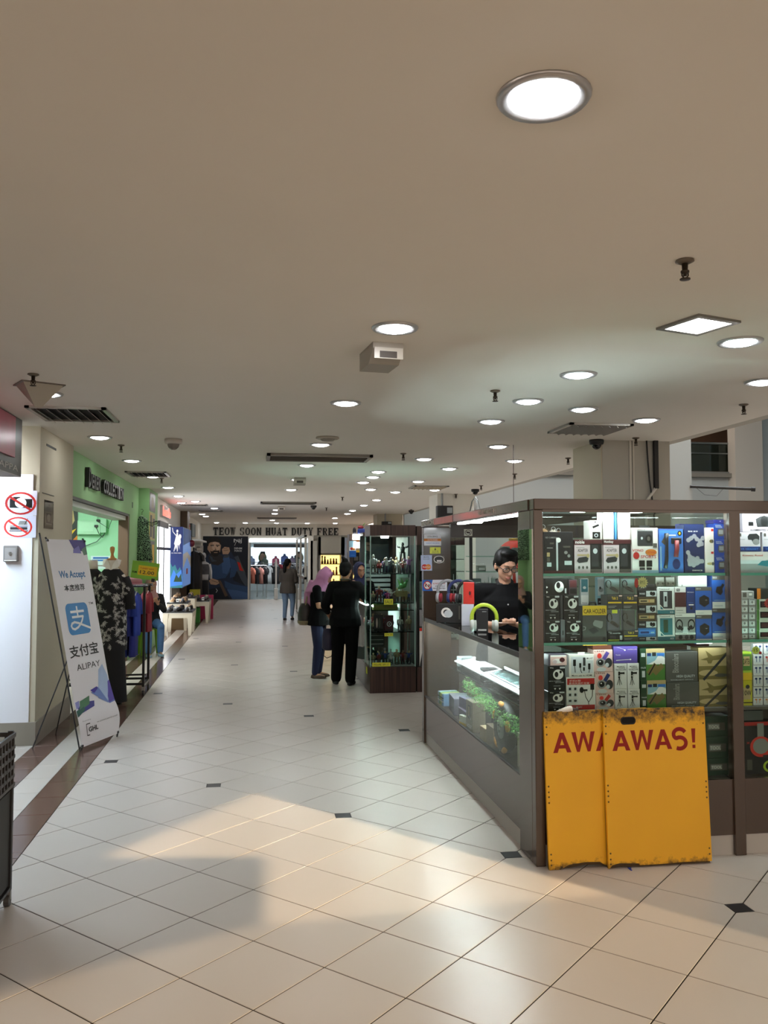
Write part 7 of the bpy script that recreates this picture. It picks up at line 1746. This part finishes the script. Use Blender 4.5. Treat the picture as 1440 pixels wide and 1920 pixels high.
for u0, v0, u1, v1, tx_ in ((720, 1123, 737, 1134, 'SALE'), (721, 1187, 737, 1193, 'RM 25'), (698, 1242, 732, 1250, 'ULTRAMAN  RM 15')):
    p0 = at(u0, v1, 'Y', Y2-.003); p1 = at(u1, v0, 'Y', Y2-.003); w, h = p1.x-p0.x, p1.z-p0.z
    t = B(); t.box(0, w, 0, .002, 0, h, M('d3d63a', .5)); put_text(t, tx_ if 'ULTRA' not in tx_ else 'FIGURE  RM 15', lambda x, y, z: Vector((w/2+x, -.001, h/2+y)), 0, 0, h*.5, M('2c301a'), w*.8)
    o = obj('price_strip', t); o.location = p0; tag(o, 'yellow price strip lettered %s on the showcase front' % tx_.split()[0].lower().replace('ultraman', 'figure'), 'price tag')
t = B(); t.box(-.002, 0, 0, .1, 0, .08, M('d3d63a')); o = obj('price_strip', t); o.location = (X2-.002, 10.42, .2); tag(o, 'small yellow sticker on the left side of the showcase base', 'price tag')
# neighbouring dark cabinet right of it
k3 = thing('side_cabinet', 'narrow dark cabinet beside the corner showcase with posters below', 'cabinet', (1.97, 10.22, 0))
b = B(); b.box(0, .6, 0, .5, 0, .3, WOOD); obj('base', b, k3); b = B(); b.box(0, .6, 0, .5, 1.78, 2.01, WOOD); obj('header', b, k3)
b = B(); b.box(.0, .035, .02, .5, .3, 1.78, M('0f0f10', .4)); obj('post', b, k3); b = B(); b.box(.03, .6, .01, .015, .3, 1.78, GK); obj('front_glass', b, k3)
b = B(); b.box(.04, .6, .45, .46, .3, 1.78, M('3a3d3c')); obj('back_panel', b, k3)
for z in (.95, 1.15, 1.3, 1.45, 1.6): b = B(); b.box(.04, .6, .03, .44, z, z+.008, GLS); obj('shelf', b, k3)
t = thing('keyboard', 'pale keyboard standing upright in the narrow cabinet', 'keyboard', (2.03, 10.32, 1.0)); b = B(); b.box(-.05, .09, 0, .02, 0, .33, M('b9bdbb', .4), .004); obj('body', b, t)
b = B()
for q in range(7): b.box(.03, .08, -.006, 0, .02+q*.044, .055+q*.044, M('2a2d30'))
obj('keys', b, t, kind='stuff')
t = B(); t.box(0, .3, 0, .006, 0, .46, M('cfcac4')); draw(t, 'r 0 .92 1 1 R;r 0 0 1 .92 w;e .55 .6 .3 .28 m;e .55 .52 .22 .22 P;p d 0 0 1 0 1 .2 .7 .3 .4 .26 .1 .34;e .46 .55 .03 .014 k;e .66 .55 .03 .014 k;r .5 .42 .64 .435 r', lambda x, y, z: Vector((x, -.0005-z, y)), .3, .46); o = obj('poster', t); o.location = (2.0, 10.215, .31); tag(o, 'portrait poster of a dark haired person low on the narrow cabinet', 'poster')
t = B(); t.box(0, .3, 0, .006, 0, .2, M('8d8d90')); draw(t, 'e .2 .5 .1 .3 d;e .45 .4 .1 .35 w;e .7 .5 .12 .3 k;r 0 0 1 .1 g', lambda x, y, z: Vector((x, -.0005-z, y)), .3, .2); o = obj('poster', t); o.location = (2.0, 10.215, .79); tag(o, 'grey picture card above the portrait poster', 'poster')
# low counter wing along the corridor
k4 = thing('counter_showcase', 'low glass counter showcase with dark base beside the two customers', 'showcase', (X2, Y2+.5, 0))
def k_(name, x0, x1, y0, y1, z0, z1, m): b = B(); b.box(x0, x1, y0, y1, z0, z1, m); return obj(name, b, k4)
k_('base', .012, .5, 0, 1.2, 0, .29, M('3d342f', .3)); k_('side_glass', .012, .017, 0, 1.2, .29, 1.04, GK); k_('counter_glass', .0, .52, 0, 1.2, 1.04, 1.05, glass('cfe6e0', 1.4)); k_('shelf', .03, .48, .02, 1.18, .68, .687, GLS); k_('back_panel', .49, .5, 0, 1.2, .29, 1.04, M('c5cfcc'))
k_('lamp_strip', .03, .06, .1, 1.1, 1.015, 1.03, M((.88, 1, .96), .5, emit=LEDS*2.5, nm='led strip')); k_('end_glass', .012, .5, 1.195, 1.2, .29, 1.04, GK)
# figurines and toys
def figurine(lab, x, y, z, h, cols, rz=0, arms=0.0, base=True, grp='small figurines in the showcase'):
    t = thing('figurine', lab, 'figurine', (x, y, z), rz, grp)
    s = h/.2
    b = B()
    for q in (-1, 1): b.tube([(q*.016*s, 0, .105*s), (q*.02*s, .004*s, .055*s), (q*.024*s, 0, .01*s)], [.013*s, .011*s, .009*s], M(cols[0]), 7)
    b.tube([(0,0,.095*s), (0,0,.12*s), (0,0,.15*s), (0,0,.163*s)], [.022*s, .02*s, .027*s, .011*s], M(cols[1]), 9)
    for q in (-1, 1): b.tube([(q*.027*s, 0, .152*s), (q*(.038+.01*arms)*s, .004*s, (.125+.03*arms)*s), (q*(.036+.02*arms)*s, .014*s, (.098+.07*arms)*s)], [.010*s, .009*s, .007*s], M(cols[1]), 6)
    obj('body', b, t, True)
    b = B(); b.ell((0, 0, .182*s), (.015*s, .016*s, .019*s), M(cols[2]), 10, 8); obj('head', b, t, True)
    b = B()
    if base: b.lathe([(.032*s, 0), (.034*s, .004*s), (.03*s, .008*s), (.001, .008*s)], (0, 0, 0), M('1c1c1e', .4), 14)
    else: b.box(-.03*s, .03*s, -.015*s, .02*s, 0, .006*s, M('2a2a2c'))
    obj('base', b, t)
    return t
rn = random.Random(9); cset = (('2a2d33','b9b4b0','c9c2bc'),('3a3f4a','8d2a2a','b98a6e'),('2b2b33','2f3f7a','c9a080'),('6d6a66','cfcfd2','d9d4ce'),('4a1f22','7a2a26','a98a78'),('22262a','4a4f55','8d8f93'),('5a4a3a','9a8a6a','c0a080'),('3a2a4a','8d5a90','d0b0a0'))
lv = (('bottom', .33, 14, .15), ('second', .727, 9, .17), ('third', .987, 0, 0), ('fourth', 1.077, 13, .17), ('top', 1.427, 13, .19))
for nm_, z, n_, h_ in lv:
    for i in range(n_):
        row = i % 2; x = X2+.05+(i//2)*(.46/max(1, (n_+1)//2-1 if n_ > 2 else 1))*.95+row*.02; y = Y2+.07+row*.16
        x = min(x, X2+.5)
        h = h_*rn.uniform(.7, 1.25)
        figurine('small toy figure on the %s showcase shelf, %s in the %s row' % (nm_, ordf[i//2], ('front', 'back')[row]), x, y, z+.002, h, cset[(i*3+len(nm_)) % 8], rn.uniform(-.6, .6), rn.choice((0, 0, .5, 1)))
def toybox(lab, x, y, z, w, d, h, col, prims='', rz=0):
    t = thing('toy_box', lab, 'box', (x, y, z), rz, None); b = B(); b.box(-w/2, w/2, 0, d, 0, h, M(col, .5), .002); obj('carton', b, t)
    b = B(); draw(b, prims or 'r .1 .2 .9 .8 w', lambda X, Y, Z: Vector((X-w/2, -.0005-Z, Y)), w, h); obj('print', b, t)
toybox('dark red bag shaped box with a round target mark in the showcase', X2+.24, Y2+.03, .737, .1, .04, .19, '4a1620', 'o .5 .45 .3 .16 .3 s;e .5 .45 .08 .045 s;r .1 .05 .9 .12 d')
toybox('dark box with pale figures print in the showcase', X2+.11, Y2+.03, .737, .11, .04, .2, '2a1f24', 'e .3 .5 .1 .3 P;e .6 .5 .12 .3 h;r 0 0 1 .15 k')
toybox('pale green card box on the upper right of the showcase', X2+.46, Y2+.2, 1.077, .12, .1, .3, 'a9aca4', 'r .1 .1 .9 .3 e')
toybox('white carton on the upper right of the showcase shelf', X2+.46, Y2+.26, 1.43, .13, .1, .13, 'b9bbb6', 'r .2 .2 .8 .4 g')
toybox('dark crate under the figures in the showcase', X2+.1, Y2+.12, .537, .18, .2, .17, '1b2422', 'r .05 .2 .95 .25 g;r .05 .5 .95 .55 g;r .05 .8 .95 .85 g')
toybox('olive box row under the middle shelf of the showcase', X2+.2, Y2+.05, .99, .3, .12, .07, '6a6b2a', 'r .1 .3 .9 .6 q')
toybox('wooden looking block on the fourth showcase shelf', X2+.4, Y2+.05, 1.15, .14, .08, .07, '8a7a4c', 'r 0 .4 1 .45 q')
t = thing('toy_dragon', 'green crouching toy creature on the fourth showcase shelf', 'toy', (X2+.41, Y2+.1, 1.225)); b = B(); b.tube([(-.05,0,.02),(-.01,0,.05),(.03,0,.06),(.05,-.01,.1)], [.012,.035,.03,.018], M('3f7a3a', .5), 10); b.ell((.055,-.015,.115), (.02,.03,.02), M('3f7a3a', .5), 10, 8); obj('body', b, t, True); b = B(); b.tube([(-.02,0,.06),(-.05,.02,.14)], [.02,.003], M('6a9a4c'), 5); b.tube([(.01,0,.07),(-.01,-.02,.15)], [.02,.003], M('6a9a4c'), 5); obj('wing', b, t)
figurine('white shirted toy figure standing out on the top showcase shelf', X2+.21, Y2+.05, 1.43, .2, ('4a5a66','e3e6e8','d9dcdc'), .2, .3, True, None)
figurine('bulky black toy figure at the top right of the showcase', X2+.42, Y2+.12, 1.56, .25, ('17171a','141417','1c1c20'), -.3, 1, True, None)
figurine('pink dressed toy figure on the fourth showcase shelf', X2+.22, Y2+.05, 1.079, .15, ('c05a90','c95a98','d9b0a0'), 0, .2, True, None)
t = thing('toy_camera', 'dark slanted console box lying in the counter showcase', 'toy', (X2+.2, Y2+.72, .31), .4); b = B(); b.prism([(-.15,0),(.15,0),(.15,.06),(-.15,.16)], lambda x, y, w: Vector((x, w, y)), .3, M('1d2a2a', .4)); obj('body', b, t)
b = B(); b.box(-.12, .12, -.004, 0, .02, .05, M('3a4a4a')); obj('button_row', b, t)
for i in range(16):
    figurine('small toy figure in the glass counter, %s on the %s shelf' % (ordn[i//2], ('lower', 'upper')[i % 2]), X2+.08+.06*(i % 3), Y2+.58+(i//2)*.14, (.292, .69)[i % 2], .13, cset[i % 8], rn.uniform(1, 2), 0, True, 'small figurines in the glass counter')
# cabinet row behind the assistant
k5 = thing('shelf_cabinet', 'tall dark cabinet with pale drawers behind the shop assistant', 'cabinet', (1.75, 12.9, 0))
b = B(); b.box(-.1, 1.2, 0, .4, 0, .9, WOOD); obj('base', b, k5); b = B(); b.box(-.1, 1.2, .38, .4, .9, 1.95, M('3c4646', .5)); obj('back_panel', b, k5)
for q in range(7): b = B(); b.box(-.04, .34, .1, .36, 1.02+q*.075, 1.07+q*.075, M('b4c4c6', .4)); obj('drawer', b, k5)
b = B(); b.box(.36, .4, 0, .4, .9, 1.95, WOOD); obj('post', b, k5); b = B(); b.box(-.1, 1.2, 0, .4, 1.95, 2.0, WOOD); obj('top', b, k5)
# lamp cluster, card sign and toy on the cabinet at the far left corner of the kiosk
k6 = thing('side_display', 'dark display post with white lit sign beside the gold cabinets', 'display', (1.62, 13.6, 0))
b = B(); b.box(-.1, -.04, 0, .3, 0, 1.99, WOOD); b.box(.1, .16, 0, .3, 0, 1.99, WOOD); obj('post', b, k6); b = B(); b.box(-.1, .6, .0, .3, 0, 1.0, WOOD); obj('base', b, k6)
b = B(); b.box(-.05, .17, -.04, -.01, 1.90, 1.99, M((.92, 1, .99), .5, emit=8, nm='white lamp')); obj('lamp', b, k6); b = B(); b.box(-.04, .16, -.05, -.01, 1.765, 1.865, M((.9, .98, 1), .5, emit=3.0, nm='lit sign')); obj('lit_sign', b, k6)
t = B(); t.box(0, .11, -.01, 0, 0, .26, M('9fc0d8', .4)); draw(t, 'r 0 0 1 .4 b;r 0 .4 1 .62 w;e .36 .52 .22 .09 r;e .64 .52 .22 .09 o;r 0 .62 1 1 c;r .2 .1 .8 .14 B', lambda x, y, z: Vector((x, -.0105-z, y)), .11, .26); o = obj('card_sign', t); o.location = (1.515, 13.588, 1.62); tag(o, 'small blue card payment sign hanging by the white lamp', 'sign')
t = thing('toy_car', 'blue toy with red top standing on the white lamp post', 'toy', (1.70, 13.6, 1.99)); b = B(); b.box(-.05, .09, -.05, .05, .0, .09, M('2b3f90', .4), .02); obj('body', b, t); b = B(); b.ell((.0, 0, .11), (.05, .04, .03), M('a02a3a'), 12, 8); obj('red_top', b, t, True); b = B(); b.tube([(.03,0,.13),(.07,0,.18)], .006, M('6aa04a'), 6); obj('antenna', b, t); b = B(); b.ell((-.1,0,.05), (.03,.03,.06), M('2a2430'), 10, 8); obj('dark_top', b, t, True)
# ------------------------------------------------------------------ gold lit cabinets
GOLD = M((1.0, .80, .36), .5, emit=GOLDE, nm='gold backlight')
def cabinet(lab, x, y, w, zs, seed, h=2.1, d=.4):
    t = thing('lit_cabinet', lab, 'cabinet', (x, y, 0)); gm_ = M('9a958a', .5)
    b = B(); b.box(0, w, d, d+.02, 0, h, gm_); b.box(0, .03, 0, d, 0, h, gm_); b.box(w-.03, w, 0, d, 0, h, gm_); b.box(0, w, 0, d, h-.45, h, gm_); b.box(0, w, 0, d, 0, zs[0], gm_); obj('carcass', b, t)
    b = B(); b.box(.03, w-.03, d-.02, d, zs[0], zs[-1], GOLD); obj('backlight', b, t)
    for z in zs[1:-1]: b = B(); b.box(.03, w-.03, .02, d-.02, z, z+.02, M('c9a860', .3)); obj('shelf', b, t)
    b = B(); b.box(.03, w-.03, .0, .006, zs[0], zs[-1], glass('f0ead8', 1)); obj('glass_door', b, t)
    b = B(); b.box(.04, w-.04, .02, .06, zs[-1]-.02, zs[-1]-.005, M((1, .85, .5), .5, emit=18, nm='added cabinet light')); obj('lamp_strip', b, t)  # strip added to lighten the trinkets from the front
    rn = random.Random(seed)
    for zi, z in enumerate(zs[:-1]):
        n_ = int((w-.1)/.07)
        for i in range(n_):
            hh = rn.uniform(.09, min(.22, zs[zi+1]-z-.05))
            g_ = thing('trinket', 'small gold and brown trinket in %s lit cabinet, %s on the %s shelf up' % (lab.split()[0], ordf[i], ordf[zi]), 'ornament', (x+.08+i*.07, y+rn.uniform(.1, .25), z+(.02 if zi else 0)), rn.uniform(0, 2), 'trinkets in the gold lit cabinets')
            cc = rn.choice(('8a5a24','c99a3c','5a2a18','e0c070','b0481e','70502c'))
            b = B(); b.lathe([(.02, 0), (.032, hh*.1), (.034*rn.uniform(.5, 1), hh*.4), (.016, hh*.7), (.024, hh*.85), (.001, hh)], (0, 0, 0), M(cc, .4, .3), 8); obj('vase_body', b, g_, True)
    return t
cabinet('narrow gold lit glass cabinet facing the corridor', 1.60, 20.9, .56, (.55, .85, 1.15, 1.42, 1.7), 1)
cabinet('wide gold lit glass cabinet behind the pink headscarf', 2.2, 20.95, .95, (.55, .85, 1.15, 1.42, 1.7), 2)
t = thing('framed_picture', 'pale framed picture panel hanging over the gold lit cabinets', 'picture', (2.22, 20.905, 1.32)); b = B(); b.box(0, .46, 0, .04, 0, .76, M('8f98a8', .4), .006); obj('frame', b, t); b = B(); b.box(.06, .40, -.003, 0, .07, .7, M('2a2428', .3)); draw(b, 'r 0 .6 1 1 o;r 0 .52 1 .62 y;p p .2 .62 .7 .62 .6 .8 .3 .82;p e .7 .6 1 .6 1 .9 .8 .8;r 0 0 1 .5 k;r .1 .2 .3 .4 m;r .5 .2 .8 .36 h', lambda x, y, z: Vector((.06+x, -.004-z, .07+y)), .34, .63); obj('print', b, t)
# aluminium framed glass door leaf and white post
al = M('b5b4ac', .3, .6)
t = thing('glass_door_leaf', 'aluminium framed glass sliding door standing open along the corridor', 'door', (1.27, 21.1, 0))
for y in (0, 2.1, 4.2): b = B(); b.box(-.03, .03, y, y+.06, 0, 2.15, al); obj('stile', b, t)
for z in (0, 1.05, 2.1): b = B(); b.box(-.03, .03, 0, 4.26, z, z+.06, al); obj('rail', b, t)
for y in (.06, 2.16): b = B(); b.box(-.004, .004, y, y+2.04, .06, 2.1, glass('c9c3ae', 1.6)); obj('pane', b, t)
t = thing('white_post', 'white boxed post between the glass door and the gold cabinet', 'post', (1.38, 20.95, 0)); b = B(); b.box(-.06, .06, -.06, .06, 0, 2.12, M('dcd9d0', .5), .006); obj('shaft', b, t); b = B(); b.box(-.07, .07, -.07, .07, 0, .1, M('b9b6ae')); obj('base_collar', b, t)
b = B(); b.box(.0, .16, -.06, -.05, .5, 2.0, M('a9a79e')); obj('side_strip', b, t)
b = B(); b.box(1.5, 4.1, 21.4, 21.6, 0, 2.15, M('a8a498', .7)); struct('wall_right_partition', b)
# ------------------------------------------------------------------ far shop front sign, mural, doorway
FONT = {'T': [('b',0,.84,1,1),('b',.4,0,.6,1),('b',.25,0,.75,.1),('b',0,.66,.1,.9),('b',.9,.66,1,.9)], 'E': [('b',.12,0,.34,1),('b',0,0,.2,.1),('b',0,.9,.2,1),('b',.1,.86,.95,1),('b',.1,0,.98,.14),('b',.3,.44,.7,.57),('b',.85,.66,.95,.9),('b',.88,.1,.98,.34),('b',.62,.36,.7,.64)],
 'F': [('b',.12,0,.34,1),('b',0,0,.5,.1),('b',0,.9,.2,1),('b',.1,.86,.95,1),('b',.3,.44,.7,.57),('b',.85,.66,.95,.9),('b',.62,.36,.7,.64)], 'H': [('b',.1,0,.32,1),('b',.68,0,.9,1),('b',0,0,.42,.1),('b',0,.9,.42,1),('b',.58,0,1,.1),('b',.58,.9,1,1),('b',.2,.44,.8,.57)],
 'N': [('b',.1,0,.24,1),('b',.76,0,.9,1),('b',0,0,.36,.1),('b',0,.9,.24,1),('b',.64,.9,1,1),('p',.1,1,.32,1,.9,0,.7,0)], 'W': [('p',.04,1,.2,1,.34,0,.24,0),('p',.24,0,.34,0,.54,.9,.46,.95),('p',.42,1,.56,1,.74,0,.64,0),('p',.64,0,.74,0,.98,1,.9,1),('b',-.04,.9,.28,1),('b',.36,.9,.62,1),('b',.8,.9,1.04,1)],
 'A': [('p',.08,0,.2,0,.52,1,.44,1),('p',.42,1,.6,1,.94,0,.7,0),('b',.25,.26,.7,.37),('b',-.02,0,.3,.1),('b',.6,0,1.02,.1)], 'Y': [('p',.02,1,.26,1,.6,.42,.42,.42),('p',.82,1,.94,1,.58,.42,.46,.42),('b',.4,0,.62,.45),('b',.26,0,.76,.1),('b',-.04,.9,.36,1),('b',.7,.9,1.04,1)],
 'U': [('b',.1,.25,.32,1),('b',.72,.25,.86,1),('b',0,.9,.42,1),('b',.6,.9,.98,1),('a',.485,.3,.385,.3,3.14,6.283,.2)], 'O': [('a',.5,.5,.5,.5,0,6.283,.22)], 'D': [('b',.1,0,.32,1),('b',0,0,.5,.1),('b',0,.9,.5,1),('a',.45,.5,.5,.5,-1.571,1.571,.22)],
 'R': [('b',.1,0,.32,1),('b',0,0,.44,.1),('b',0,.9,.5,1),('a',.5,.73,.4,.27,-1.571,1.571,.2),('b',.3,.46,.55,.56),('p',.46,.5,.66,.5,.98,0,.72,0),('b',.7,0,1.04,.1)], 'S': [('a',.5,.73,.42,.27,.5,4.4,.19),('a',.5,.27,.42,.27,-2.6,1.35,.19),('b',.78,.66,.9,.98),('b',.1,.02,.22,.34)]}
sg2 = thing('shop_sign', 'long row of black serif letters on the far white facade', 'sign', (-1.475, FY, 2.38))
def slab_letter(ch, x, w, h, dep, m):
    b = B(); f = lambda X, Y, Z: Vector((x+X*w, -dep*0+(-Z), Y*h))
    for k0, *a in FONT[ch]:
        if k0 == 'b' and a[3]-a[1] > .4: a = [a[0]-.055, a[1], a[2]+.055, a[3]]
        if k0 == 'b': b.box(x+a[0]*w, x+a[2]*w, -dep, -.003, a[1]*h, a[3]*h, m)
        elif k0 == 'p': b.prism([(a[i], a[i+1]) for i in range(0, 8, 2)], lambda X, Y, W: Vector((x+X*w, -.003-W, Y*h)), dep-.003, m)
        else:
            cx_, cy_, rx, ry, a0, a1, th = a; n_ = 22
            for q in range(n_):
                t0 = a0+(a1-a0)*q/n_; t1 = a0+(a1-a0)*(q+1)/n_
                k0_ = lambda t_: 1-(th*(.45+.75*abs(cos(t_))))/rx
                b.prism([(cx_+rx*cos(t0), cy_+ry*sin(t0)), (cx_+rx*cos(t1), cy_+ry*sin(t1)), (cx_+rx*k0_(t1)*cos(t1), cy_+ry*(1-.24*th/.2)*sin(t1)), (cx_+rx*k0_(t0)*cos(t0), cy_+ry*(1-.24*th/.2)*sin(t0))], lambda X, Y, W: Vector((x+X*w, -.003-W, Y*h)), dep-.003, m)
    return b
txt_ = 'TEOW SOON HUAT DUTY FREE'; adv = 4.66/ (len(txt_)-4+4*.6); x = 0; BK = M('0d0d0d', .45)
for ch in txt_:
    if ch == ' ': x += adv*.6; continue
    obj('letter', slab_letter(ch, x, adv*.84, .285, .05, BK), sg2); x += adv
mu = thing('wall_mural', 'big dark advertising mural of a bearded man in a blue denim jacket', 'mural', (-1.845, FY-.02, .0))
MW, MH = 1.64, 2.34
b = B(); b.box(0, MW, 0, .02, .02, MH, M('10131a', .4)); obj('board', b, mu)
b = B(); fr_ = lambda x, y, z: Vector((x, -.001-z*4, .02+y))
for k0, v in (('1','1c2a42'),('2','2a4468'),('3','3a5580'),('4','a98a74'),('5','c2a590'),('6','1a1512'),('7','2c2a2c'),('8','3d4550'),('9','141a26'),('0','55443a')): PAL[k0] = v
draw(b, 'r 0 0 1 1 9;p 8 .62 .66 .86 .3 1 .16 1 .3 .78 .7;p 1 .0 .14 .0 .64 .16 .74 .4 .72 .62 .76 .74 .62 .76 .46 .66 .38 .68 .3 1 .2 1 .0 .6 .02 .4 .2;p 2 .14 .36 .2 .56 .42 .58 .5 .66 .6 .64 .6 .44 .5 .34 .3 .32;p 3 .42 .56 .46 .68 .58 .7 .62 .52 .54 .4 .44 .42;p 2 .6 .34 .7 .36 .78 .5 .72 .62 .6 .66 .62 .5;p 2 .48 .3 .66 .24 1 .2 1 .04 .7 .06 .5 .2;p 3 .54 .16 .78 .14 1 .1 1 .0 .66 .0;p 7 .12 .66 .2 .76 .42 .7 .46 .6 .34 .54 .2 .56;p 8 .14 .7 .24 .66 .42 .66 .4 .62 .2 .6;p 7 .2 .74 .36 .72 .44 .64 .36 .6 .22 .64;'
 'p 4 .1 .8 .11 .9 .18 .95 .34 .94 .4 .86 .38 .76 .32 .7 .24 .7 .16 .74;p 5 .2 .82 .22 .92 .34 .92 .38 .84 .35 .76 .28 .74;p 6 .09 .85 .075 .95 .16 .997 .33 .993 .4 .94 .39 .87 .375 .885 .36 .905 .27 .922 .17 .912 .13 .89 .12 .85;p 6 .16 .78 .2 .765 .25 .785 .32 .78 .365 .785 .37 .74 .33 .69 .25 .68 .18 .72;p 4 .24 .752 .33 .752 .32 .742 .25 .742;l 6 .02 .17 .862 .24 .866;l 6 .02 .29 .866 .36 .862;e .205 .846 .022 .007 6;e .32 .846 .022 .007 6;e .205 .847 .008 .005 w;p 0 .26 .84 .275 .8 .25 .79 .3 .788 .29 .8;'
 'p 4 .44 .72 .42 .8 .48 .84 .58 .83 .6 .77 .56 .72;l 0 .01 .46 .81 .54 .82;l 0 .01 .46 .78 .56 .79;p 8 .46 .7 .58 .71 .57 .67 .47 .66;p 4 .14 .3 .2 .34 .36 .3 .38 .26 .3 .23 .18 .24;l 0 .01 .2 .3 .34 .27;p 0 .34 .3 .4 .3 .56 .06 .5 .04;p r .76 .6 .84 .58 .9 .45 .82 .46;p h .78 .68 .86 .5 .96 .4 .88 .52;'
 't .77 .93 .075 .18 s Nj;t .78 .815 .03 .17 s DENIM;t .78 .775 .03 .16 s FORCE;l s .008 .7 .86 .76 .96 .8 .9 .86 .98;l s .01 .3 .17 .33 .14 .3 .11', fr_, MW, MH-.04)
obj('print', b, mu)
# doorway frame, bright header lamps, white gate post
t = thing('gate_post', 'white anti theft gate post in the far shop doorway', 'post', (.83, FY-.1, 0)); b = B(); b.box(-.03, .03, -.03, .03, 0, 1.5, M('e3e6e6', .35), .01); obj('shaft', b, t); b = B(); b.box(-.07, .07, -.06, .06, 0, .42, M('d3d6d6', .4), .02); obj('base', b, t)
b = B(); b.box(-.15, -.1, FY-.02, FY+.2, 0, 2.25, M('8f9494')); b.box(2.0, 2.05, FY-.02, FY+.2, 0, 2.25, M('8f9494')); struct('door_2', b)
b = B(); b.box(-.15, 2.05, FY-.03, FY, 2.12, 2.25, M((.9, .97, 1), .5, emit=4, nm='doorway lamp')); t = obj('header_lamp', b); tag(t, 'bright white lamp strip over the far shop doorway', 'lamp')
t = B(); t.box(0, 2.0, 0, .1, 0, .15, M('14161a')); o = obj('dark_beam', t); o.location = (-.0, 38.0, 1.98); tag(o, 'dark beam across the far clothing shop', 'beam')
t = thing('lit_wall_display', 'pale lit wall display deep in the far clothing shop', 'display', (-.4, 39.88, 1.2)); b = B(); b.box(0, 2.7, 0, .1, 0, .8, M((.8, .93, 1), .5, emit=1.1, nm='backlit display')); obj('glow_panel', b, t)
b = B(); draw(b, 'e .3 .4 .07 .3 G;e .3 .42 .05 .24 5;p 6 .25 .6 .27 .76 .34 .76 .35 .6 .3 .66;p n .2 .0 .4 .0 .36 .2 .24 .2', lambda x, y, z: Vector((x, -.002-z*8, y)), 2.7, .8); obj('print', b, t)
for i, (x, y, z) in enumerate(((.0, 35.5, 1.35), (.55, 34.2, 1.3), (1.25, 35.5, 1.35), (.1, 33.3, 1.25), (1.75, 33.6, 1.3))):
    rr2 = thing('garment_rack', 'steel clothes rack in the far shop, %s' % ('back left', 'front middle', 'back right', 'front left', 'front right')[i], 'clothes rack', (x, y, 0))
    for s in (-1, 1): b = B(); b.tube([(s*.4, 0, 0), (s*.4, 0, z)], .016, M('a9adb0', .3, 1), 6); b.box(s*.4-.02, s*.4+.02, -.25, .25, 0, .03, M('a9adb0', .3, 1)); obj('post', b, rr2)
    b = B(); b.tube([(-.4, 0, z), (.4, 0, z)], .014, M('a9adb0', .3, 1), 6); obj('hanging_rail', b, rr2)
    for q in range(5):
        cc = (('15151a','22242a','3a3d42','1a1c22','2c2e33'), ('141418','1c1c20','b9bcc0','101014','1c1d22'), ('1b1c22','a83a50','3f5a8c','22242a','1c1e24'), ('8d4a3a','b96a58','22242a','c98a80','1c1c20'), ('1a1a1e','26282c','17181c','3a3c40','141418'))[i][q]
        garment('%s top on the %s far rack, %s' % ('dark' if cc[0] in '123' else 'coloured', ('back left', 'front middle', 'back right', 'front left', 'front right')[i], ordn[q]), x-.32+q*.16, y, z+.01, cc, .62+.1*(i == 1), .2, .06, 'clothes in the far shop', seed=60+i*5+q, rz=.9 if i == 1 else .5, n='hanging_shirt')
for i, (x, z, cc) in enumerate(((-.1,1.35,'8fa3c8'),(.5,1.3,'5a6a60'),(1.0,1.35,'b95a78'),(1.4,1.45,'5a6fb0'),(1.75,1.35,'8d7f9a'),(2.0,1.5,'4f5a66'))):
    t = thing('bust_form', 'shirt display bust on the back wall of the far shop, %s from the left' % ordn[i].replace('nearest', 'first'), 'bust', (x, 39.2, z-.25)); b = B(); b.loft([[Vector((rx*cos(2*PI*j/14), ry*sin(2*PI*j/14), zz)) for j in range(14)] for zz, rx, ry in ((0,.15,.1),(.2,.17,.11),(.36,.16,.09),(.42,.06,.05),(.5,.045,.045))], M(cc, .8)); obj('shirt', b, t, True); b = B(); b.box(-.1, .1, -.1, .1, -.03, 0, M('8b8f92')); obj('base', b, t)
# speaker boxes on the columns
for i, (u0, v0, u1, v1, y, lb) in enumerate(((817, 949, 846, 972, 15.5, 'black box loudspeaker on the white column above the kiosk'), (715, 978, 733, 985, 23.4, 'black box loudspeaker on the farther cream column'))):
    p0 = at(u0, v1, 'Y', y); p1 = at(u1, v0, 'Y', y); t = thing('wall_speaker', lb, 'loudspeaker', tuple(p0)); w, h = p1.x-p0.x, p1.z-p0.z
    b = B(); b.box(0, w, -.15, 0, 0, h, M('141416', .5), .008); obj('cabinet', b, t); b = B(); b.box(w*.62, w*.95, -.154, -.15, h*.4, h*.85, M('9aa0a4', .4)); obj('label_panel', b, t)
    b = B(); b.tube([(w*.4, -.02, h), (w*.4, -.02, h+.25)], .02, M('8d9092', .4), 8); obj('bracket', b, t)
# wire clip lamp on top of the kiosk rail
t = thing('clip_lamp', 'small bent wire clip lamp on the kiosk top rail', 'lamp', (1.52, 5.75, 1.965)); b = B(); b.tube([(0,-.14,.0),(0,-.07,.07),(0,0,.09),(0,.08,.07),(0,.14,.0)], .004, M('9aa0a2', .3, 1), 6); obj('arm', b, t); b = B(); b.lathe([(.004, .02), (.011, -.02), (.011, -.08), (.001, -.085)], (0, -.02, .08), M('e6eef0', .3), 12); obj('shade', b, t, True)
